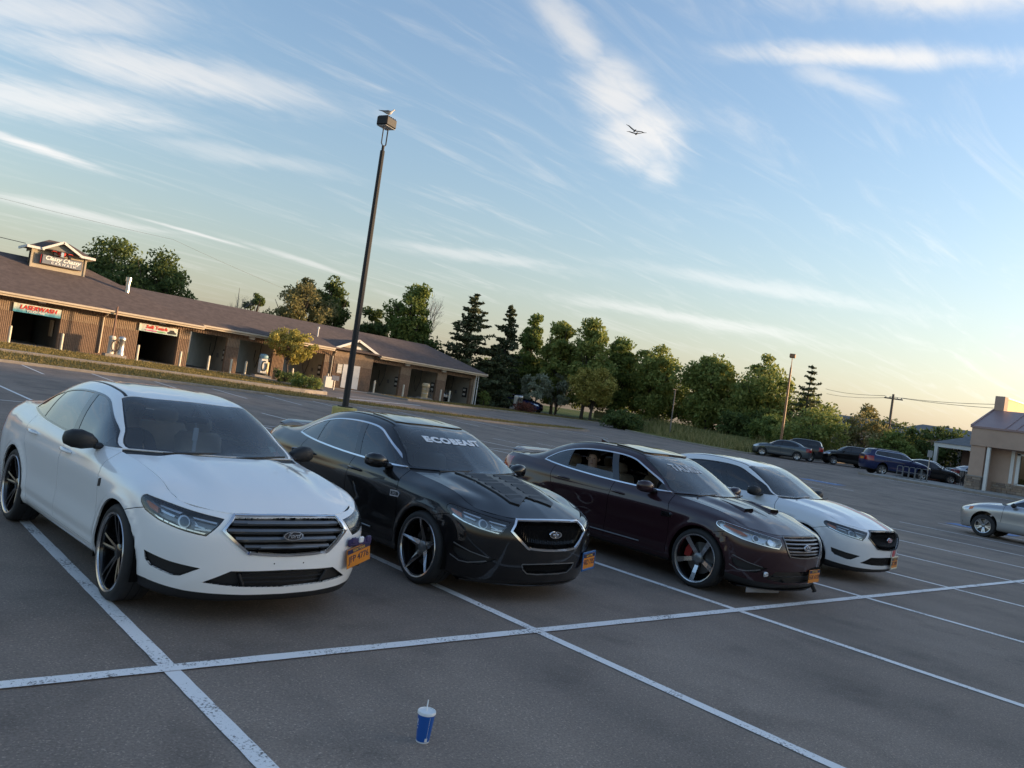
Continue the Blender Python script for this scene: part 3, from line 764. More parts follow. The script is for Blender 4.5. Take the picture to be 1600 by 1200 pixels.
# ------------------------------------------------------------------ car wash building: front wall on y = 61, floor about 0.95
BRK = mat('split_face_block', (.235, .155, .105), .95, var=.3, vscale=6, bump=.6, bscale=18)
BRK2 = mat('split_face_block_light', (.31, .22, .15), .95, var=.3, vscale=6, bump=.6, bscale=18)
ROOF = mat('brown_shingle', (.105, .078, .07), .95, var=.35, vscale=2.2, bump=.5, bscale=9, detail=9)
TRIM = mat('tan_trim', (.52, .43, .32), .6, var=.1, vscale=2)
BEI = mat('beige_siding', (.42, .36, .27), .8, var=.12, vscale=2)
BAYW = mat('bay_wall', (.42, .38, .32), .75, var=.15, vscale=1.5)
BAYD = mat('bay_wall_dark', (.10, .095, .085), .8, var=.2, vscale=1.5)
STEEL = mat('brushed_steel', (.52, .50, .47), .32, .9, var=.1, vscale=8)
CRM = mat('cream_bollard', (.62, .56, .44), .7, var=.15, vscale=6)
WPAINT = mat('white_paint_trim', (.70, .68, .64), .6, var=.08, vscale=3)
DKM = mat('dark_box', (.02, .02, .022), .5)
REDP = mat('sign_red', (.55, .035, .02), .5)
Y0 = 61.0; FZ = .60; HEAD = 3.74
cw = empty('car_wash', (25, Y0, .9))
tag(cw, 'long low brown block car wash with open bays and shingled roof', 'building')
def cwp(mb, name, mt, smooth=False, par=None):
    o = mb.build(name, mt, None, smooth)
    o.parent = par or cw
    o.matrix_parent_inverse = Matrix.Translation((-25, -Y0, -.9)) if par is None else Matrix.Identity(4)
    return o
def ribbed(x0, x1, z0, z1, y=Y0, pitch=.115, d=.035, thick=.35):
    pts = []; n = max(2, int((x1 - x0) / pitch)); 
    for k in range(n):
        a = x0 + (x1 - x0) * k / n; w = (x1 - x0) / n
        pts += [(a, y + d), (a + w * .18, y + d), (a + w * .28, y), (a + w * .90, y)]
    pts += [(x1, y + d), (x1, y + thick), (x0, y + thick)]
    m_ = MB(); m_.prism(pts, z0, z1, 'z'); return m_
bays_auto = [(9.1, 12.1), (17.5, 20.5)]
bays_self = [(21.4, 24.45), (25.5, 28.5), (29.6, 33.4), (38.35, 41.65), (42.8, 46.05), (47.15, 50.4)]
solid = [(-16, 9.1), (12.1, 17.5), (20.5, 21.4), (24.45, 25.5), (28.5, 29.6), (33.4, 34.3), (34.3, 38.35), (41.65, 42.8), (46.05, 47.15), (50.4, 50.95)]
for (a, b) in solid:
    yy = Y0 - (.12 if a == 34.3 else 0)
    cwp(ribbed(a, b, FZ, 3.05, yy), 'block_wall', BRK)
    cwp(ribbed(a, b, 3.054, HEAD, yy, .13), 'block_band', BRK2)
for (a, b) in ((-16, 34.3), (38.35, 50.95)):
    cwp(ribbed(a, b, HEAD + .004, 4.36, Y0, .2), 'lintel_band', BRK)
m_ = MB(); m_.bbox((34.3, Y0 - .12, HEAD + .004), (38.35, Y0 + .3, 4.30)); cwp(m_, 'lintel_band', BRK2)
# partitions between the bays run through to the back
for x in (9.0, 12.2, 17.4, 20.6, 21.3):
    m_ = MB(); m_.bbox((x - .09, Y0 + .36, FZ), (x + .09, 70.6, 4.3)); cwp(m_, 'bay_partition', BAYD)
for x in (24.97, 29.05, 33.85, 38.25, 42.22, 46.6, 50.75):
    m_ = MB(); m_.bbox((x - .1, Y0 + .36, FZ), (x + .1, 70.6, 4.3)); cwp(m_, 'bay_partition', BAYW)
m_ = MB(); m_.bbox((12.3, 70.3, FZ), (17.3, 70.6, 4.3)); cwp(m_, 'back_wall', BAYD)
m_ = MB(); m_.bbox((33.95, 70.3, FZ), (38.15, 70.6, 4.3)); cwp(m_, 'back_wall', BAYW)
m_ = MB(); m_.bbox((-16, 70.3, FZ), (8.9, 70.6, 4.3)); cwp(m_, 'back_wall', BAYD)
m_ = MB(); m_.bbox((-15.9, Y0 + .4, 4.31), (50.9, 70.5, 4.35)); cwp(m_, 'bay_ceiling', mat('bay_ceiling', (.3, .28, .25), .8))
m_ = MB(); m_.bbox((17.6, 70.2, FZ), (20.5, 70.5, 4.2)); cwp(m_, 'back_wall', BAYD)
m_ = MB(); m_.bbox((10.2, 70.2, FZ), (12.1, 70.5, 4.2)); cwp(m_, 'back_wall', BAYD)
# roofs
def roof_slab(quads, name, mt, th=.12):
    v = []; f = []
    m2 = MB()
    for q in quads:
        k = len(q); n = (Vector(q[1]) - Vector(q[0])).cross(Vector(q[2]) - Vector(q[0])).normalized()
        if n.z < 0: n = -n
        top = [Vector(p) for p in q]; bot = [p - Vector((0, 0, th)) for p in top]
        m2.add(top + bot, [tuple(range(k)), tuple(range(k, 2 * k))[::-1]] + [(i, (i + 1) % k, k + (i + 1) % k, k + i) for i in range(k)])
    return cwp(m2, name, mt)
RZ, RY = 6.62, 65.8
roof_slab([[(17.0, 60.25, 4.47), (51.6, 60.25, 4.47), (47.4, RY, RZ), (17.0, RY, RZ)]], 'roof_slope', ROOF)
roof_slab([[(51.6, 60.25, 4.47), (51.6, 71.35, 4.47), (47.4, RY, RZ)]], 'roof_hip', ROOF)
roof_slab([[(51.6, 71.35, 4.47), (-16, 71.35, 4.47), (-16, RY, RZ), (47.4, RY, RZ)]], 'roof_slope', ROOF)
RZ2, RY2 = 7.42, 66.6
roof_slab([[(-16, 59.7, 4.32), (21.9, 59.7, 4.32), (14.6, RY2, RZ2), (-16, RY2, RZ2)]], 'roof_slope', ROOF)
roof_slab([[(21.9, 59.7, 4.32), (21.9, 73.5, 4.32), (14.6, RY2, RZ2)]], 'roof_hip', ROOF)
roof_slab([[(21.9, 73.5, 4.32), (-16, 73.5, 4.32), (-16, RY2, RZ2), (14.6, RY2, RZ2)]], 'roof_slope', ROOF)
for (a, b, y, z) in ((-16, 21.95, 59.62, 4.20), (21.96, 33.9, 60.17, 4.33), (38.7, 51.7, 60.17, 4.33)):
    m_ = MB(); m_.cbox(((a + b) / 2, y, z), (b - a, .13, .15), .03); cwp(m_, 'gutter', TRIM)
    m_ = MB(); m_.bbox((a, y + .07, z - .20), (b, y + .11, z - .05)); cwp(m_, 'fascia', TRIM)
    m_ = MB(); m_.bbox((a, y + .115, z - .13), (b, Y0 - .002, z - .10)); cwp(m_, 'soffit', TRIM)
m_ = MB(); m_.bbox((51.62, 60.1, 4.22), (51.74, 71.4, 4.46)); cwp(m_, 'gutter', TRIM)
m_ = MB(); m_.prism([(60.3, 4.36), (71.2, 4.36), (RY, 4.40)], 50.9, 50.95, 'x')
for x, y in ((14.9, 59.85), (34.15, 60.4), (50.7, 60.4)):
    m_ = MB(); m_.path([(x, y, 4.1), (x, y + .25, 3.9), (x, Y0 - .08, 3.7), (x, Y0 - .08, 1.0)], .06, 8); cwp(m_, 'downspout', TRIM)
m_ = MB(); m_.tube((15.35, 59.55, .9), (15.35, 59.55, 4.6), .06); cwp(m_, 'conduit', mat('rusty_conduit', (.22, .12, .08), .7))
for x in (50.55, 50.85): m_ = MB(); m_.tube((x, 60.5, .9), (x, 60.5, 4.3), .045); cwp(m_, 'corner_post', WPAINT)
# little front gable over the office
gab = MB(); gab.prism([(33.9, 4.36), (38.7, 4.36), (36.3, 5.38)], Y0 - .28, Y0 - .2, 'y'); gab_o = cwp(gab, 'gable_face', BEI)
roof_slab([[(33.75, 60.45, 4.32), (36.3, 60.45, 5.46), (36.3, 63.2, 5.46), (33.75, 60.45 + .1, 4.34)]], 'gable_roof', ROOF, .08)
roof_slab([[(36.3, 60.45, 5.46), (38.85, 60.45, 4.32), (38.85, 60.55, 4.34), (36.3, 63.2, 5.46)]], 'gable_roof', ROOF, .08)
for s in (-1, 1):
    a = math.atan2(1.14, 2.55); ln = math.hypot(1.14, 2.55) + .1
    m_ = MB(); m_.box((36.3 + s * 1.30, 60.40, 4.86), (ln, .08, .20), Matrix.Rotation(s * a, 3, 'Y')); cwp(m_, 'gable_board', WPAINT)
m_ = MB(); m_.cbox((36.3, 60.70, 4.72), (.95, .04, .30), .01); cwp(m_, 'gable_vent', WPAINT)
# office door and notices
for x in (35.72, 36.62):
    m_ = MB(); m_.cbox((x, Y0 - .16, 2.05), (.86, .07, 2.15), .015); d_ = cwp(m_, 'door', WPAINT)
    m_ = MB(); m_.tube((x + .3, Y0 - .22, 2.0), (x + .3, Y0 - .27, 2.0), .04); o_ = m_.build('door_handle', STEEL, d_)
m_ = MB(); m_.cbox((34.95, Y0 - .17, 2.65), (.5, .04, .85), .01); cwp(m_, 'notice_board', CRM)
for zz in (2.9, 2.65, 2.4): m_ = MB(); m_.bbox((34.78, Y0 - .196, zz - .07), (35.12, Y0 - .192, zz + .07)); cwp(m_, 'notice', WPAINT)
# wall lamps
for x in (10.75, 19.1, 26.4, 42.2, 46.6):
    m_ = MB(); m_.prism([(Y0 - .30, 4.10), (Y0 - .02, 4.16), (Y0 - .02, 3.94), (Y0 - .22, 3.92)], x - .22, x + .22, 'x'); cwp(m_, 'wall_lamp', WPAINT)
# pay panels and hose boxes on the bay partitions
for x in (24.86, 28.94, 33.74, 42.1, 46.48, 50.62):
    m_ = MB(); m_.cbox((x - .06, 62.1, 2.25), (.12, .65, 1.0), .02); p_ = cwp(m_, 'pay_panel', DKM)
    for dz in (.25, -.2): m2 = MB(); m2.cbox((x - .13, 62.1, 2.25 + dz), (.02, .4, .22), .005); m2.build('panel_sign', WPAINT, p_)
    m_ = MB(); m_.cbox((x - .05, 63.6, 2.2), (.06, .35, .35), .01); cwp(m_, 'hose_box', mat('grey_box', (.2, .19, .18), .6))
    m_ = MB(); m_.path([(x - .06, 64.3, 4.0), (x - .10, 64.4, 2.6), (x - .14, 64.9, 1.6), (x - .12, 65.4, 2.4), (x - .08, 65.4, 3.2)], .025, 6); cwp(m_, 'hose', DKM)
m_ = MB(); m_.cbox((12.0, 63.0, 2.3), (.1, .9, 1.2), .02); cwp(m_, 'control_panel', mat('tan_panel', (.38, .3, .2), .6))
# washing gantry seen in the first bay
ga = MB(); ga.path([(9.4, 67, .95), (9.4, 67, 2.6), (9.9, 67, 3.0)], .07, 8); ga.cbox((9.75, 66.6, 1.7), (.5, .4, 1.3), .05); ga.path([(9.6, 66.4, 2.3), (9.55, 66.2, 2.9), (9.9, 66.2, 3.2)], .035, 6); cwp(ga, 'wash_gantry', STEEL, 40)
# banners over the automatic bays
def banner(x0, x1, z0, z1, c_top, c_bot):
    mt, nt, b = new_mat('banner_print'); g = nt.nodes.new('ShaderNodeNewGeometry'); s = nt.nodes.new('ShaderNodeSeparateXYZ'); mr = nt.nodes.new('ShaderNodeMapRange'); r = nt.nodes.new('ShaderNodeValToRGB')
    nt.links.new(g.outputs['Position'], s.inputs[0]); nt.links.new(s.outputs[2], mr.inputs[0]); mr.inputs[1].default_value = z0; mr.inputs[2].default_value = z1
    r.color_ramp.elements[0].color = (*c_bot, 1); r.color_ramp.elements[1].color = (*c_top, 1); r.color_ramp.elements[0].position = .15; r.color_ramp.elements[1].position = .7
    nt.links.new(mr.outputs[0], r.inputs[0]); nt.links.new(r.outputs[0], b.inputs['Base Color']); b.inputs['Roughness'].default_value = .5
    n = 16; m_ = MB(); v = []
    for k in range(n + 1):
        x = x0 + (x1 - x0) * k / n; w = .012 * math.sin(k * 1.7)
        for (dy, z) in ((0, z0), (0, z1), (.03, z1), (.03, z0)): v.append((x, Y0 - .10 + dy + w, z))
    f = [(4 * k + a, 4 * k + (a + 1) % 4, 4 * k + 4 + (a + 1) % 4, 4 * k + 4 + a) for k in range(n) for a in range(4)] + [(0, 1, 2, 3), (4 * n, 4 * n + 1, 4 * n + 2, 4 * n + 3)]
    m_.add(v, f); return m_.build('banner', mt)
b1 = tag(banner(9.05, 12.05, 3.08, 3.70, (.62, .62, .55), (.06, .26, .36)), 'white and blue LASERWASH TOUCH FREE banner over left bay', 'banner')
text('lettering', 'LASERWASH', .40, (10.6, Y0 - .125, 3.46), (R(90), 0, 0), REDP, b1, .006, shear=.2, space=1.05, bold=.012)
text('lettering', 'TOUCH FREE', .19, (10.45, Y0 - .125, 3.20), (R(90), 0, 0), mat('white_print', (.75, .76, .77), .5), b1, .006, bold=.004)
b2 = tag(banner(17.45, 20.35, 3.16, 3.74, (.64, .62, .55), (.42, .52, .50)), 'white banner reading Soft Touch over second bay', 'banner')
text('lettering', 'Soft Touch', .36, (18.75, Y0 - .125, 3.53), (R(90), 0, 0), REDP, b2, .006, shear=.15, bold=.014)
for (x0, x1, c) in ((17.9, 18.75, (.55, .08, .25)), (18.78, 19.45, (.10, .35, .12))):
    m_ = MB(); m_.bbox((x0, Y0 - .128, 3.24), (x1, Y0 - .120, 3.31)); m_.build('banner_stripe', mat('stripe%d' % int(x0 * 10), c, .5), b2)
m_ = MB(); m_.prism([(19.62, 3.25), (19.62, 3.38), (19.75, 3.42), (19.82, 3.55), (20.05, 3.55), (20.12, 3.42), (20.24, 3.38), (20.24, 3.25)], Y0 - .13, Y0 - .12, 'y'); m_.build('banner_car', DKM, b2)
# cupola with the name board
cu = empty('sign_cupola', (12.2, 65, 6.6)); tag(cu, 'beige roof cupola with front gable and white trim carrying name board', 'cupola')
def cup(mb, name, mt, smooth=False):
    o = mb.build(name, mt, cu, smooth); o.matrix_parent_inverse = Matrix.Translation((-12.2, -65, -6.6)); return o
m_ = MB(); m_.bbox((10.3, 64.9, 6.2), (14.05, 67.0, 8.12)); cup(m_, 'cupola_wall', BEI)
m_ = MB(); m_.bbox((10.5, 64.86, 6.95), (11.9, 64.898, 7.75)); cup(m_, 'blank_panel', mat('grey_panel', (.22, .22, .2), .7))
for x in (10.34, 14.01): m_ = MB(); m_.bbox((x - .06, 64.84, 6.3), (x + .06, 64.897, 8.1)); cup(m_, 'corner_board', BEI)
m_ = MB(); m_.add([(9.9, 64.4, 8.10), (14.45, 64.4, 8.10), (14.45, 67.3, 8.10), (9.9, 67.3, 8.10), (11.5, 65.9, 8.98), (12.9, 65.9, 8.98)], [(0, 1, 5, 4), (1, 2, 5), (2, 3, 4, 5), (3, 0, 4), (0, 3, 2, 1)]); cup(m_, 'cupola_roof', ROOF)
for (lo, hi) in (((9.86, 64.30, 7.98), (11.0, 64.40, 8.16)), ((13.4, 64.30, 7.98), (14.5, 64.40, 8.16)), ((9.80, 64.41, 7.98), (9.90, 67.35, 8.16)), ((14.45, 64.41, 7.98), (14.55, 67.35, 8.16))): m_ = MB(); m_.bbox(lo, hi); cup(m_, 'eave_board', WPAINT)
m_ = MB(); m_.prism([(10.95, 8.1), (13.45, 8.1), (12.2, 8.78)], 64.55, 64.7, 'y'); cup(m_, 'gable_face', mat('grey_panel', (.22, .22, .2), .7))
m_ = MB(); m_.add([(10.9, 64.3, 8.12), (12.2, 64.3, 8.86), (13.5, 64.3, 8.12), (12.2, 66.3, 8.90), (10.9, 64.9, 8.14), (13.5, 64.9, 8.14)], [(0, 1, 3, 4), (1, 2, 5, 3)]); cup(m_, 'gable_roof', ROOF)
for s in (-1, 1):
    a = math.atan2(.74, 1.3); m_ = MB(); m_.box((12.2 + s * .67, 64.27, 8.46), (1.58, .09, .17), Matrix.Rotation(s * a, 3, 'Y')); cup(m_, 'gable_board', WPAINT)
m_ = MB(); m_.bbox((10.2, 65.2, 6.9), (10.29, 66.7, 7.8)); cup(m_, 'side_window', glass_mat('dark_glass', (.045, .05, .055), 1.2))
sg = empty('name_board', (12.35, 64.7, 7.0)); tag(sg, 'grey roof sign reading Classy Chassy CARWASH with a red hot rod', 'sign')
def sgp(mb, name, mt, smooth=False):
    o = mb.build(name, mt, sg, smooth); o.matrix_parent_inverse = Matrix.Translation((-12.35, -64.7, -7.0)); return o
SIGN = mat('sign_face', (.20, .215, .235), .4, var=.08, vscale=2)
m_ = MB(); m_.cbox((12.35, 64.72, 7.36), (2.8, .22, .74), .03); sgp(m_, 'sign_box', mat('sign_frame', (.09, .06, .06), .5))
m_ = MB(); m_.cbox((12.35, 64.60, 7.36), (2.68, .03, .64), .008); sgp(m_, 'sign_face', SIGN)
m_ = MB(); m_.bbox((10.90, 64.64, 7.03), (10.945, 64.80, 7.69)); sgp(m_, 'sign_end', REDP)
PALE = mat('sign_letter', (.85, .83, .78), .5)
def sgt(txt, size, loc, **k):
    o = text('lettering', txt, size, loc, (R(90), 0, 0), PALE, sg, .012, **k); o.matrix_parent_inverse = Matrix.Translation((-12.35, -64.7, -7.0)); return o
sgt('Classy Chassy', .42, (12.35, 64.575, 7.50), shear=.35, bold=.012)
sgt('CARWASH', .24, (12.45, 64.575, 7.18), space=1.7, bold=.006)
# red hot rod above the board: cab, grille, fat tyres
hr = MB(); hr.cbox((12.25, 64.6, 7.98), (.55, .3, .42), .1); sgp(hr, 'hot_rod_cab', REDP, 40)
hr = MB(); hr.cbox((12.25, 64.42, 7.92), (.24, .08, .42), .04); sgp(hr, 'hot_rod_grille', mat('chrome', (.78, .78, .79), .08, 1.0), 40)
for x, r_ in ((11.75, .17), (12.75, .17)):
    hr = MB(); hr.lathe([(r_ * .5, -.1), (r_, -.08), (r_, .08), (r_ * .5, .1)], 18, 'x', (x, 64.5, 7.84)); sgp(hr, 'hot_rod_tyre', DKM, 40)
hr = MB(); hr.path([(11.75, 64.5, 7.84), (12.75, 64.5, 7.84)], .03, 6); sgp(hr, 'hot_rod_axle', STEEL)
for x in (11.7, 12.8): hr = MB(); hr.prism([(x - .2, 7.98), (x - .1, 8.1), (x + .1, 8.1), (x + .2, 7.98), (x + .1, 8.05), (x - .1, 8.05)], 64.42, 64.6, 'y'); sgp(hr, 'hot_rod_fender', REDP)
# roof vents
v1 = MB(); v1.lathe([(.30, 0), (.17, .05), (.16, 1.0), (.22, 1.02), (.22, 1.32), (.0, 1.34)], 18, 'z', (16.9, 63.5, 5.85)); tag(v1.build('roof_flue', STEEL, None, 40), 'shiny steel flue on the brown roof right of the cupola', 'flue')
v1 = MB(); v1.lathe([(.2, 0), (.06, .06), (.055, .8), (.09, .82), (.09, 1.0), (0, 1.02)], 12, 'z', (33.0, 62.2, 5.1)); tag(v1.build('roof_vent_pipe', WPAINT, None, 40), 'thin pale vent pipe on the roof left of the small gable', 'vent')
# bollards at the bay mouths
bi = 0
for (x, which) in ((9.0, 'left side of the LASERWASH bay'), (12.25, 'right side of the LASERWASH bay'), (17.45, 'left side of the Soft Touch bay'), (20.65, 'right side of the Soft Touch bay'), (22.9, 'mouth of the third bay, left of first pier'), (24.75, 'first pier right of the brown block'), (26.0, 'fourth bay, right of the first pier'), (30.2, 'bay right behind the young tree'), (33.6, 'last bay before the gable'), (38.5, 'right corner of the office wall'), (41.75, 'pier right of the office bay'), (46.2, 'pier between the two right bays'), (47.3, 'left side of the end bay')):
    z0 = float(terr(x, 60.2)); m_ = MB(); m_.lathe([(.085, -.1), (.085, 1.15), (.07, 1.20), (.0, 1.22)], 14, 'z', (x, 60.3, z0)); o = m_.build('bollard', CRM, None, 40)
    tag(o, 'cream bollard at the ' + which, 'bollard', 'bollards before the wash bays')
# vacuum islands
def vacuum(loc, label, style=0, rz=0):
    v = empty('vacuum_station', loc, rz); tag(v, label, 'vacuum', 'vacuums at the car wash')
    b = MB(); b.cbox((0, 0, .08), (1.5, .8, .3), .03); b.build('plinth', CONC, v)
    if style == 0:
        c = MB(); c.lathe([(.30, .22), (.30, .45), (.27, .5), (.27, 1.25), (.31, 1.3), (.31, 1.5), (.24, 1.6), (0, 1.62)], 22, 'z', (.35, 0, 0)); c.build('canister', STEEL, v, 40)
        c = MB(); c.lathe([(.24, .22), (.24, 1.35), (.27, 1.4), (.2, 1.55), (0, 1.57)], 22, 'z', (-.3, 0, 0)); c.build('canister', mat('cream_canister', (.55, .50, .42), .4), v, 40)
        h = MB(); h.path([(-.1 + .28 * math.cos(a), -.32, .85 + .42 * math.sin(a)) for a in [R(90 + 30 * k) for k in range(12)]], .045, 8); h.build('hose', DKM, v)
    elif style == 1:
        c = MB(); c.lathe([(.34, .2), (.34, 1.25), (.40, 1.3), (.40, 1.5), (.30, 1.62), (0, 1.64)], 22, 'z'); c.build('canister', mat('canister_sunlit_gold', (.48, .36, .20), .45, .2), v, 40)  # golden sunlight worked into the cream drum's colour
        for dz in (.6, 1.0): q = MB(); q.lathe([(.345, dz), (.365, dz + .02), (.365, dz + .06), (.345, dz + .08)], 22, 'z'); q.build('band', STEEL, v)
        q = MB(); q.cbox((0, -.34, 1.05), (.3, .06, .42), .02); q.build('coin_box', mat('coin_panel', (.28, .22, .15), .5), v)
        h = MB(); h.path([(.35, -.1, 1.3), (.6, -.2, 1.0), (.55, -.25, .5), (.2, -.4, .4)], .04, 8); h.build('hose', DKM, v)
    else:
        c = MB(); c.cbox((0, 0, 1.0), (.62, .5, 1.25), .06); c.build('cabinet', mat('white_cabinet', (.6, .58, .54), .5), v, 40)
        c = MB(); c.lathe([(.33, 1.62), (.36, 1.66), (.36, 1.86), (.25, 1.98), (0, 2.0)], 20, 'z'); c.build('dome', mat('teal_dome', (.25, .40, .45), .4), v, 40)
        h = MB(); h.path([(0 + .22 * math.cos(a), -.31, 1.0 + .40 * math.sin(a)) for a in [R(70 + 30 * k) for k in range(12)]], .05, 8); h.build('hose', DKM, v)
        q = MB(); q.lathe([(.14, .2), (.14, 1.35), (0, 1.4)], 14, 'z', (.34, -.1, 0)); q.build('side_canister', mat('canister_sunlit_gold', (.48, .36, .20), .45, .2), v, 40)
vacuum((15.6, 59.4, float(terr(15.6, 59.4)) + .05), 'twin steel vacuum between the two banner bays', 0)
vacuum((27.0, 59.3, float(terr(27, 59.3)) + .05), 'white vacuum cabinet with teal dome left of young tree', 2)
vacuum((43.3, 58.9, float(terr(43.3, 58.9)) + .05), 'squat cream vacuum drum tinted sunlit gold before the right hand bays', 1)
vacuum((57.6, 61.5, float(terr(57.6, 61.5)) + .1), 'twin vacuum beside red shrub right of the car wash', 0)
m_ = MB(); m_.cbox((0, 0, .5), (.8, .5, 1.0), .05); o = m_.build('waste_bin', mat('white_cabinet', (.6, .58, .54), .5), None, 40); o.location = (33.2, 59.4, float(terr(33.2, 59.4))); tag(o, 'white bin by the shrubs left of the office', 'bin')
s = MB(); s.tube((32.2, 56.4, .6), (32.2, 56.4, 1.6), .03); so = s.build('notice_post', STEEL); tag(so, 'small dark blue notice on a post above the shrubs', 'sign')
s = MB(); s.cbox((32.2, 56.36, 1.75), (.7, .05, .4), .01); s.build('notice_face', mat('notice_navy', (.05, .07, .12), .5), so)
# ------------------------------------------------------------------ shopping plaza at the right: front on x = 55.8, seen end at y = 14
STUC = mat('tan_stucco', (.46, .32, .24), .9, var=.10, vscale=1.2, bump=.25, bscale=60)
MROOF = mat('mauve_metal_roof', (.30, .20, .19), .45, .2, var=.08, vscale=1)
STONE = [mat('ledge_stone_%d' % i, c, .9, var=.25, vscale=9, bump=.5, bscale=30) for i, c in enumerate(((.27, .21, .165), (.33, .26, .20), (.22, .17, .135), (.30, .22, .16)))]
PX = 55.8
pz = empty('shopping_plaza', (PX, 14, .7)); tag(pz, 'tan stucco plaza building with mauve metal roof and stone base', 'building')
def pzp(mb, name, mt, smooth=False):
    o = mb.build(name, mt, pz, smooth); o.matrix_parent_inverse = Matrix.Translation((-PX, -14, -.7)); return o
# wall behind the arcade, with openings for the shop windows
m_ = MB(); m_.bbox((PX + .6, 12.55, .4), (PX + 20, 14.6, 3.62)); pzp(m_, 'end_wall', STUC)
wins = [(9.0, 12.4), (4.6, 8.2), (.2, 3.8), (-5, -1), (-11, -7)]
edges = [12.55] + [e for w in wins for e in (w[1], w[0])] + [-48]
for a, b in zip(edges[::2], edges[1::2]):
    m_ = MB(); m_.bbox((PX + .6, b, .4), (PX + 1.0, a, 3.62)); pzp(m_, 'front_wall', STUC)
for (a, b) in wins:
    m_ = MB(); m_.bbox((PX + .6, a, .4), (PX + 1.0, b, 1.5)); pzp(m_, 'window_wall', STUC)
    m_ = MB(); m_.bbox((PX + .6, a, 3.40), (PX + 1.0, b, 3.62)); pzp(m_, 'window_wall', STUC)
    f_ = MB()
    for (lo, hi) in (((PX + .54, b - .13, 1.5), (PX + .72, b + .06, 3.5)), ((PX + .54, a - .06, 1.5), (PX + .72, a + .13, 3.5)), ((PX + .54, a - .06, 1.40), (PX + .74, b + .06, 1.53)), ((PX + .54, a - .06, 3.34), (PX + .72, b + .06, 3.46))): f_.bbox(lo, hi)
    w_ = pzp(f_, 'shop_window', WPAINT)
    g_ = MB(); g_.bbox((PX + .66, a + .1, 1.53), (PX + .68, b - .1, 3.36)); g_.build('pane', glass_mat('shop_glass', (.30, .24, .13), 1.3), w_)
    bl_ = MB(); bl_.bbox((PX + 1.3, a, 1.0), (PX + 1.34, b, 3.5)); bl_.build('blind', mat('ochre_blind', (.22, .16, .06), .9), w_)
# fascia box over the arcade, edge trim, sloped metal roof with standing seams, stucco parapet behind
m_ = MB(); m_.bbox((PX - .45, -48, 3.62), (PX + 20, 14.95, 4.74)); pzp(m_, 'fascia', STUC)
m_ = MB(); m_.bbox((PX - .53, -48, 4.742), (PX + 3.2, 15.03, 4.86)); pzp(m_, 'eave_trim', MROOF)
m_ = MB(); m_.add([(PX - .5, 15.0, 4.862), (PX - .5, -48, 4.862), (PX + 3.1, -48, 6.25), (PX + 3.1, 15.0, 6.25), (PX + 3.1, 15.0, 4.862), (PX + 3.1, -48, 4.862)], [(0, 1, 2, 3), (0, 3, 4), (4, 3, 2, 5)]); pzp(m_, 'metal_roof', MROOF)
sl = math.atan2(1.39, 3.6); k = 0; y = 13.0
while y > -20:
    m_ = MB(); m_.box((PX + 1.3, y, 5.575), (math.hypot(3.6, 1.39), .035, .055), Matrix.Rotation(-sl, 3, 'Y')); pzp(m_, 'standing_seam', MROOF); y -= .62
m_ = MB(); m_.path([(PX - .5, 15.0, 4.89), (PX + 3.1, 15.0, 6.28)], .06, 6); pzp(m_, 'hip_cap', MROOF)
YEL = mat('parapet_sunlit_yellow', (.66, .52, .28), .85, var=.08, vscale=1)  # yellow of the sunlit face put into the parapet colour
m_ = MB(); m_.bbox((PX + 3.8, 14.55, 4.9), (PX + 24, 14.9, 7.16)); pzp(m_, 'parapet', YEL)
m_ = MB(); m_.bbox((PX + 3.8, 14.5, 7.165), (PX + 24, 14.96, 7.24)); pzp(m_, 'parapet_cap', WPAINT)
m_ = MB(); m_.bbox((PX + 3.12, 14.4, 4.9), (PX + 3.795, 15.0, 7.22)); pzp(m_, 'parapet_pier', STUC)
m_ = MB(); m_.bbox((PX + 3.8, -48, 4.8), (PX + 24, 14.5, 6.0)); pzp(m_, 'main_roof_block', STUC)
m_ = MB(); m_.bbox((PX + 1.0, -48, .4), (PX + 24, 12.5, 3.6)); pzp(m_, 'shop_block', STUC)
m_ = MB(); m_.bbox((PX + 3.2, -48, 6.01), (PX + 24, -6, 10.6)); pzp(m_, 'unseen_shade_block', STUC)  # taller block out of view, added to keep the lot in shade
# end pier, columns
m_ = MB(); m_.bbox((PX - .35, 14.05, 1.62), (PX + .35, 14.9, 3.615)); pzp(m_, 'end_pier', STUC)
for y in (13.85, 8.6, 4.2, -.4, -6):
    m_ = MB(); m_.cbox((PX - .25, y, 2.1), (.20, .20, 3.03), .015); pzp(m_, 'column', WPAINT)
m_ = MB(); m_.bbox((PX + .56, 12.6, 1.5), (PX + .60, 12.8, 3.6)); pzp(m_, 'corner_board', WPAINT)
# ledge stones: end pier base and the wall under the windows
smesh = []
def stones(x0, x1, y0, y1, z0, z1, face):
    z = z0
    while z < z1 - .02:
        h = random.uniform(.13, .19); h = min(h, z1 - z); a, b = (y0, y1) if face == 'x' else (x0, x1); t = a
        while t < b - .03:
            w = random.uniform(.28, .62); w = min(w, b - t)
            d = random.uniform(0, .035); m2 = MB()
            if face == 'x': m2.cbox((x0 - .05 - d / 2, t + w / 2, z + h / 2), (.12 + d, w - .012, h - .012), .012)
            else: m2.cbox((t + w / 2, y1 + .05 + d / 2, z + h / 2), (w - .012, .12 + d, h - .012), .012)
            pzp(m2, 'stone', random.choice(STONE)); t += w
        z += h
stones(PX - .36, 0, 14.06, 14.88, .55, 1.62, 'x')
stones(PX - .36, PX + .3, 0, 14.9, .55, 1.62, 'y')
stones(PX + .6, 0, 6.4, 13.7, .55, 1.46, 'x')
m_ = MB(); m_.bbox((PX - .40, 14.0, 1.62), (PX + .38, 14.95, 1.68)); pzp(m_, 'stone_cap', CONC2)
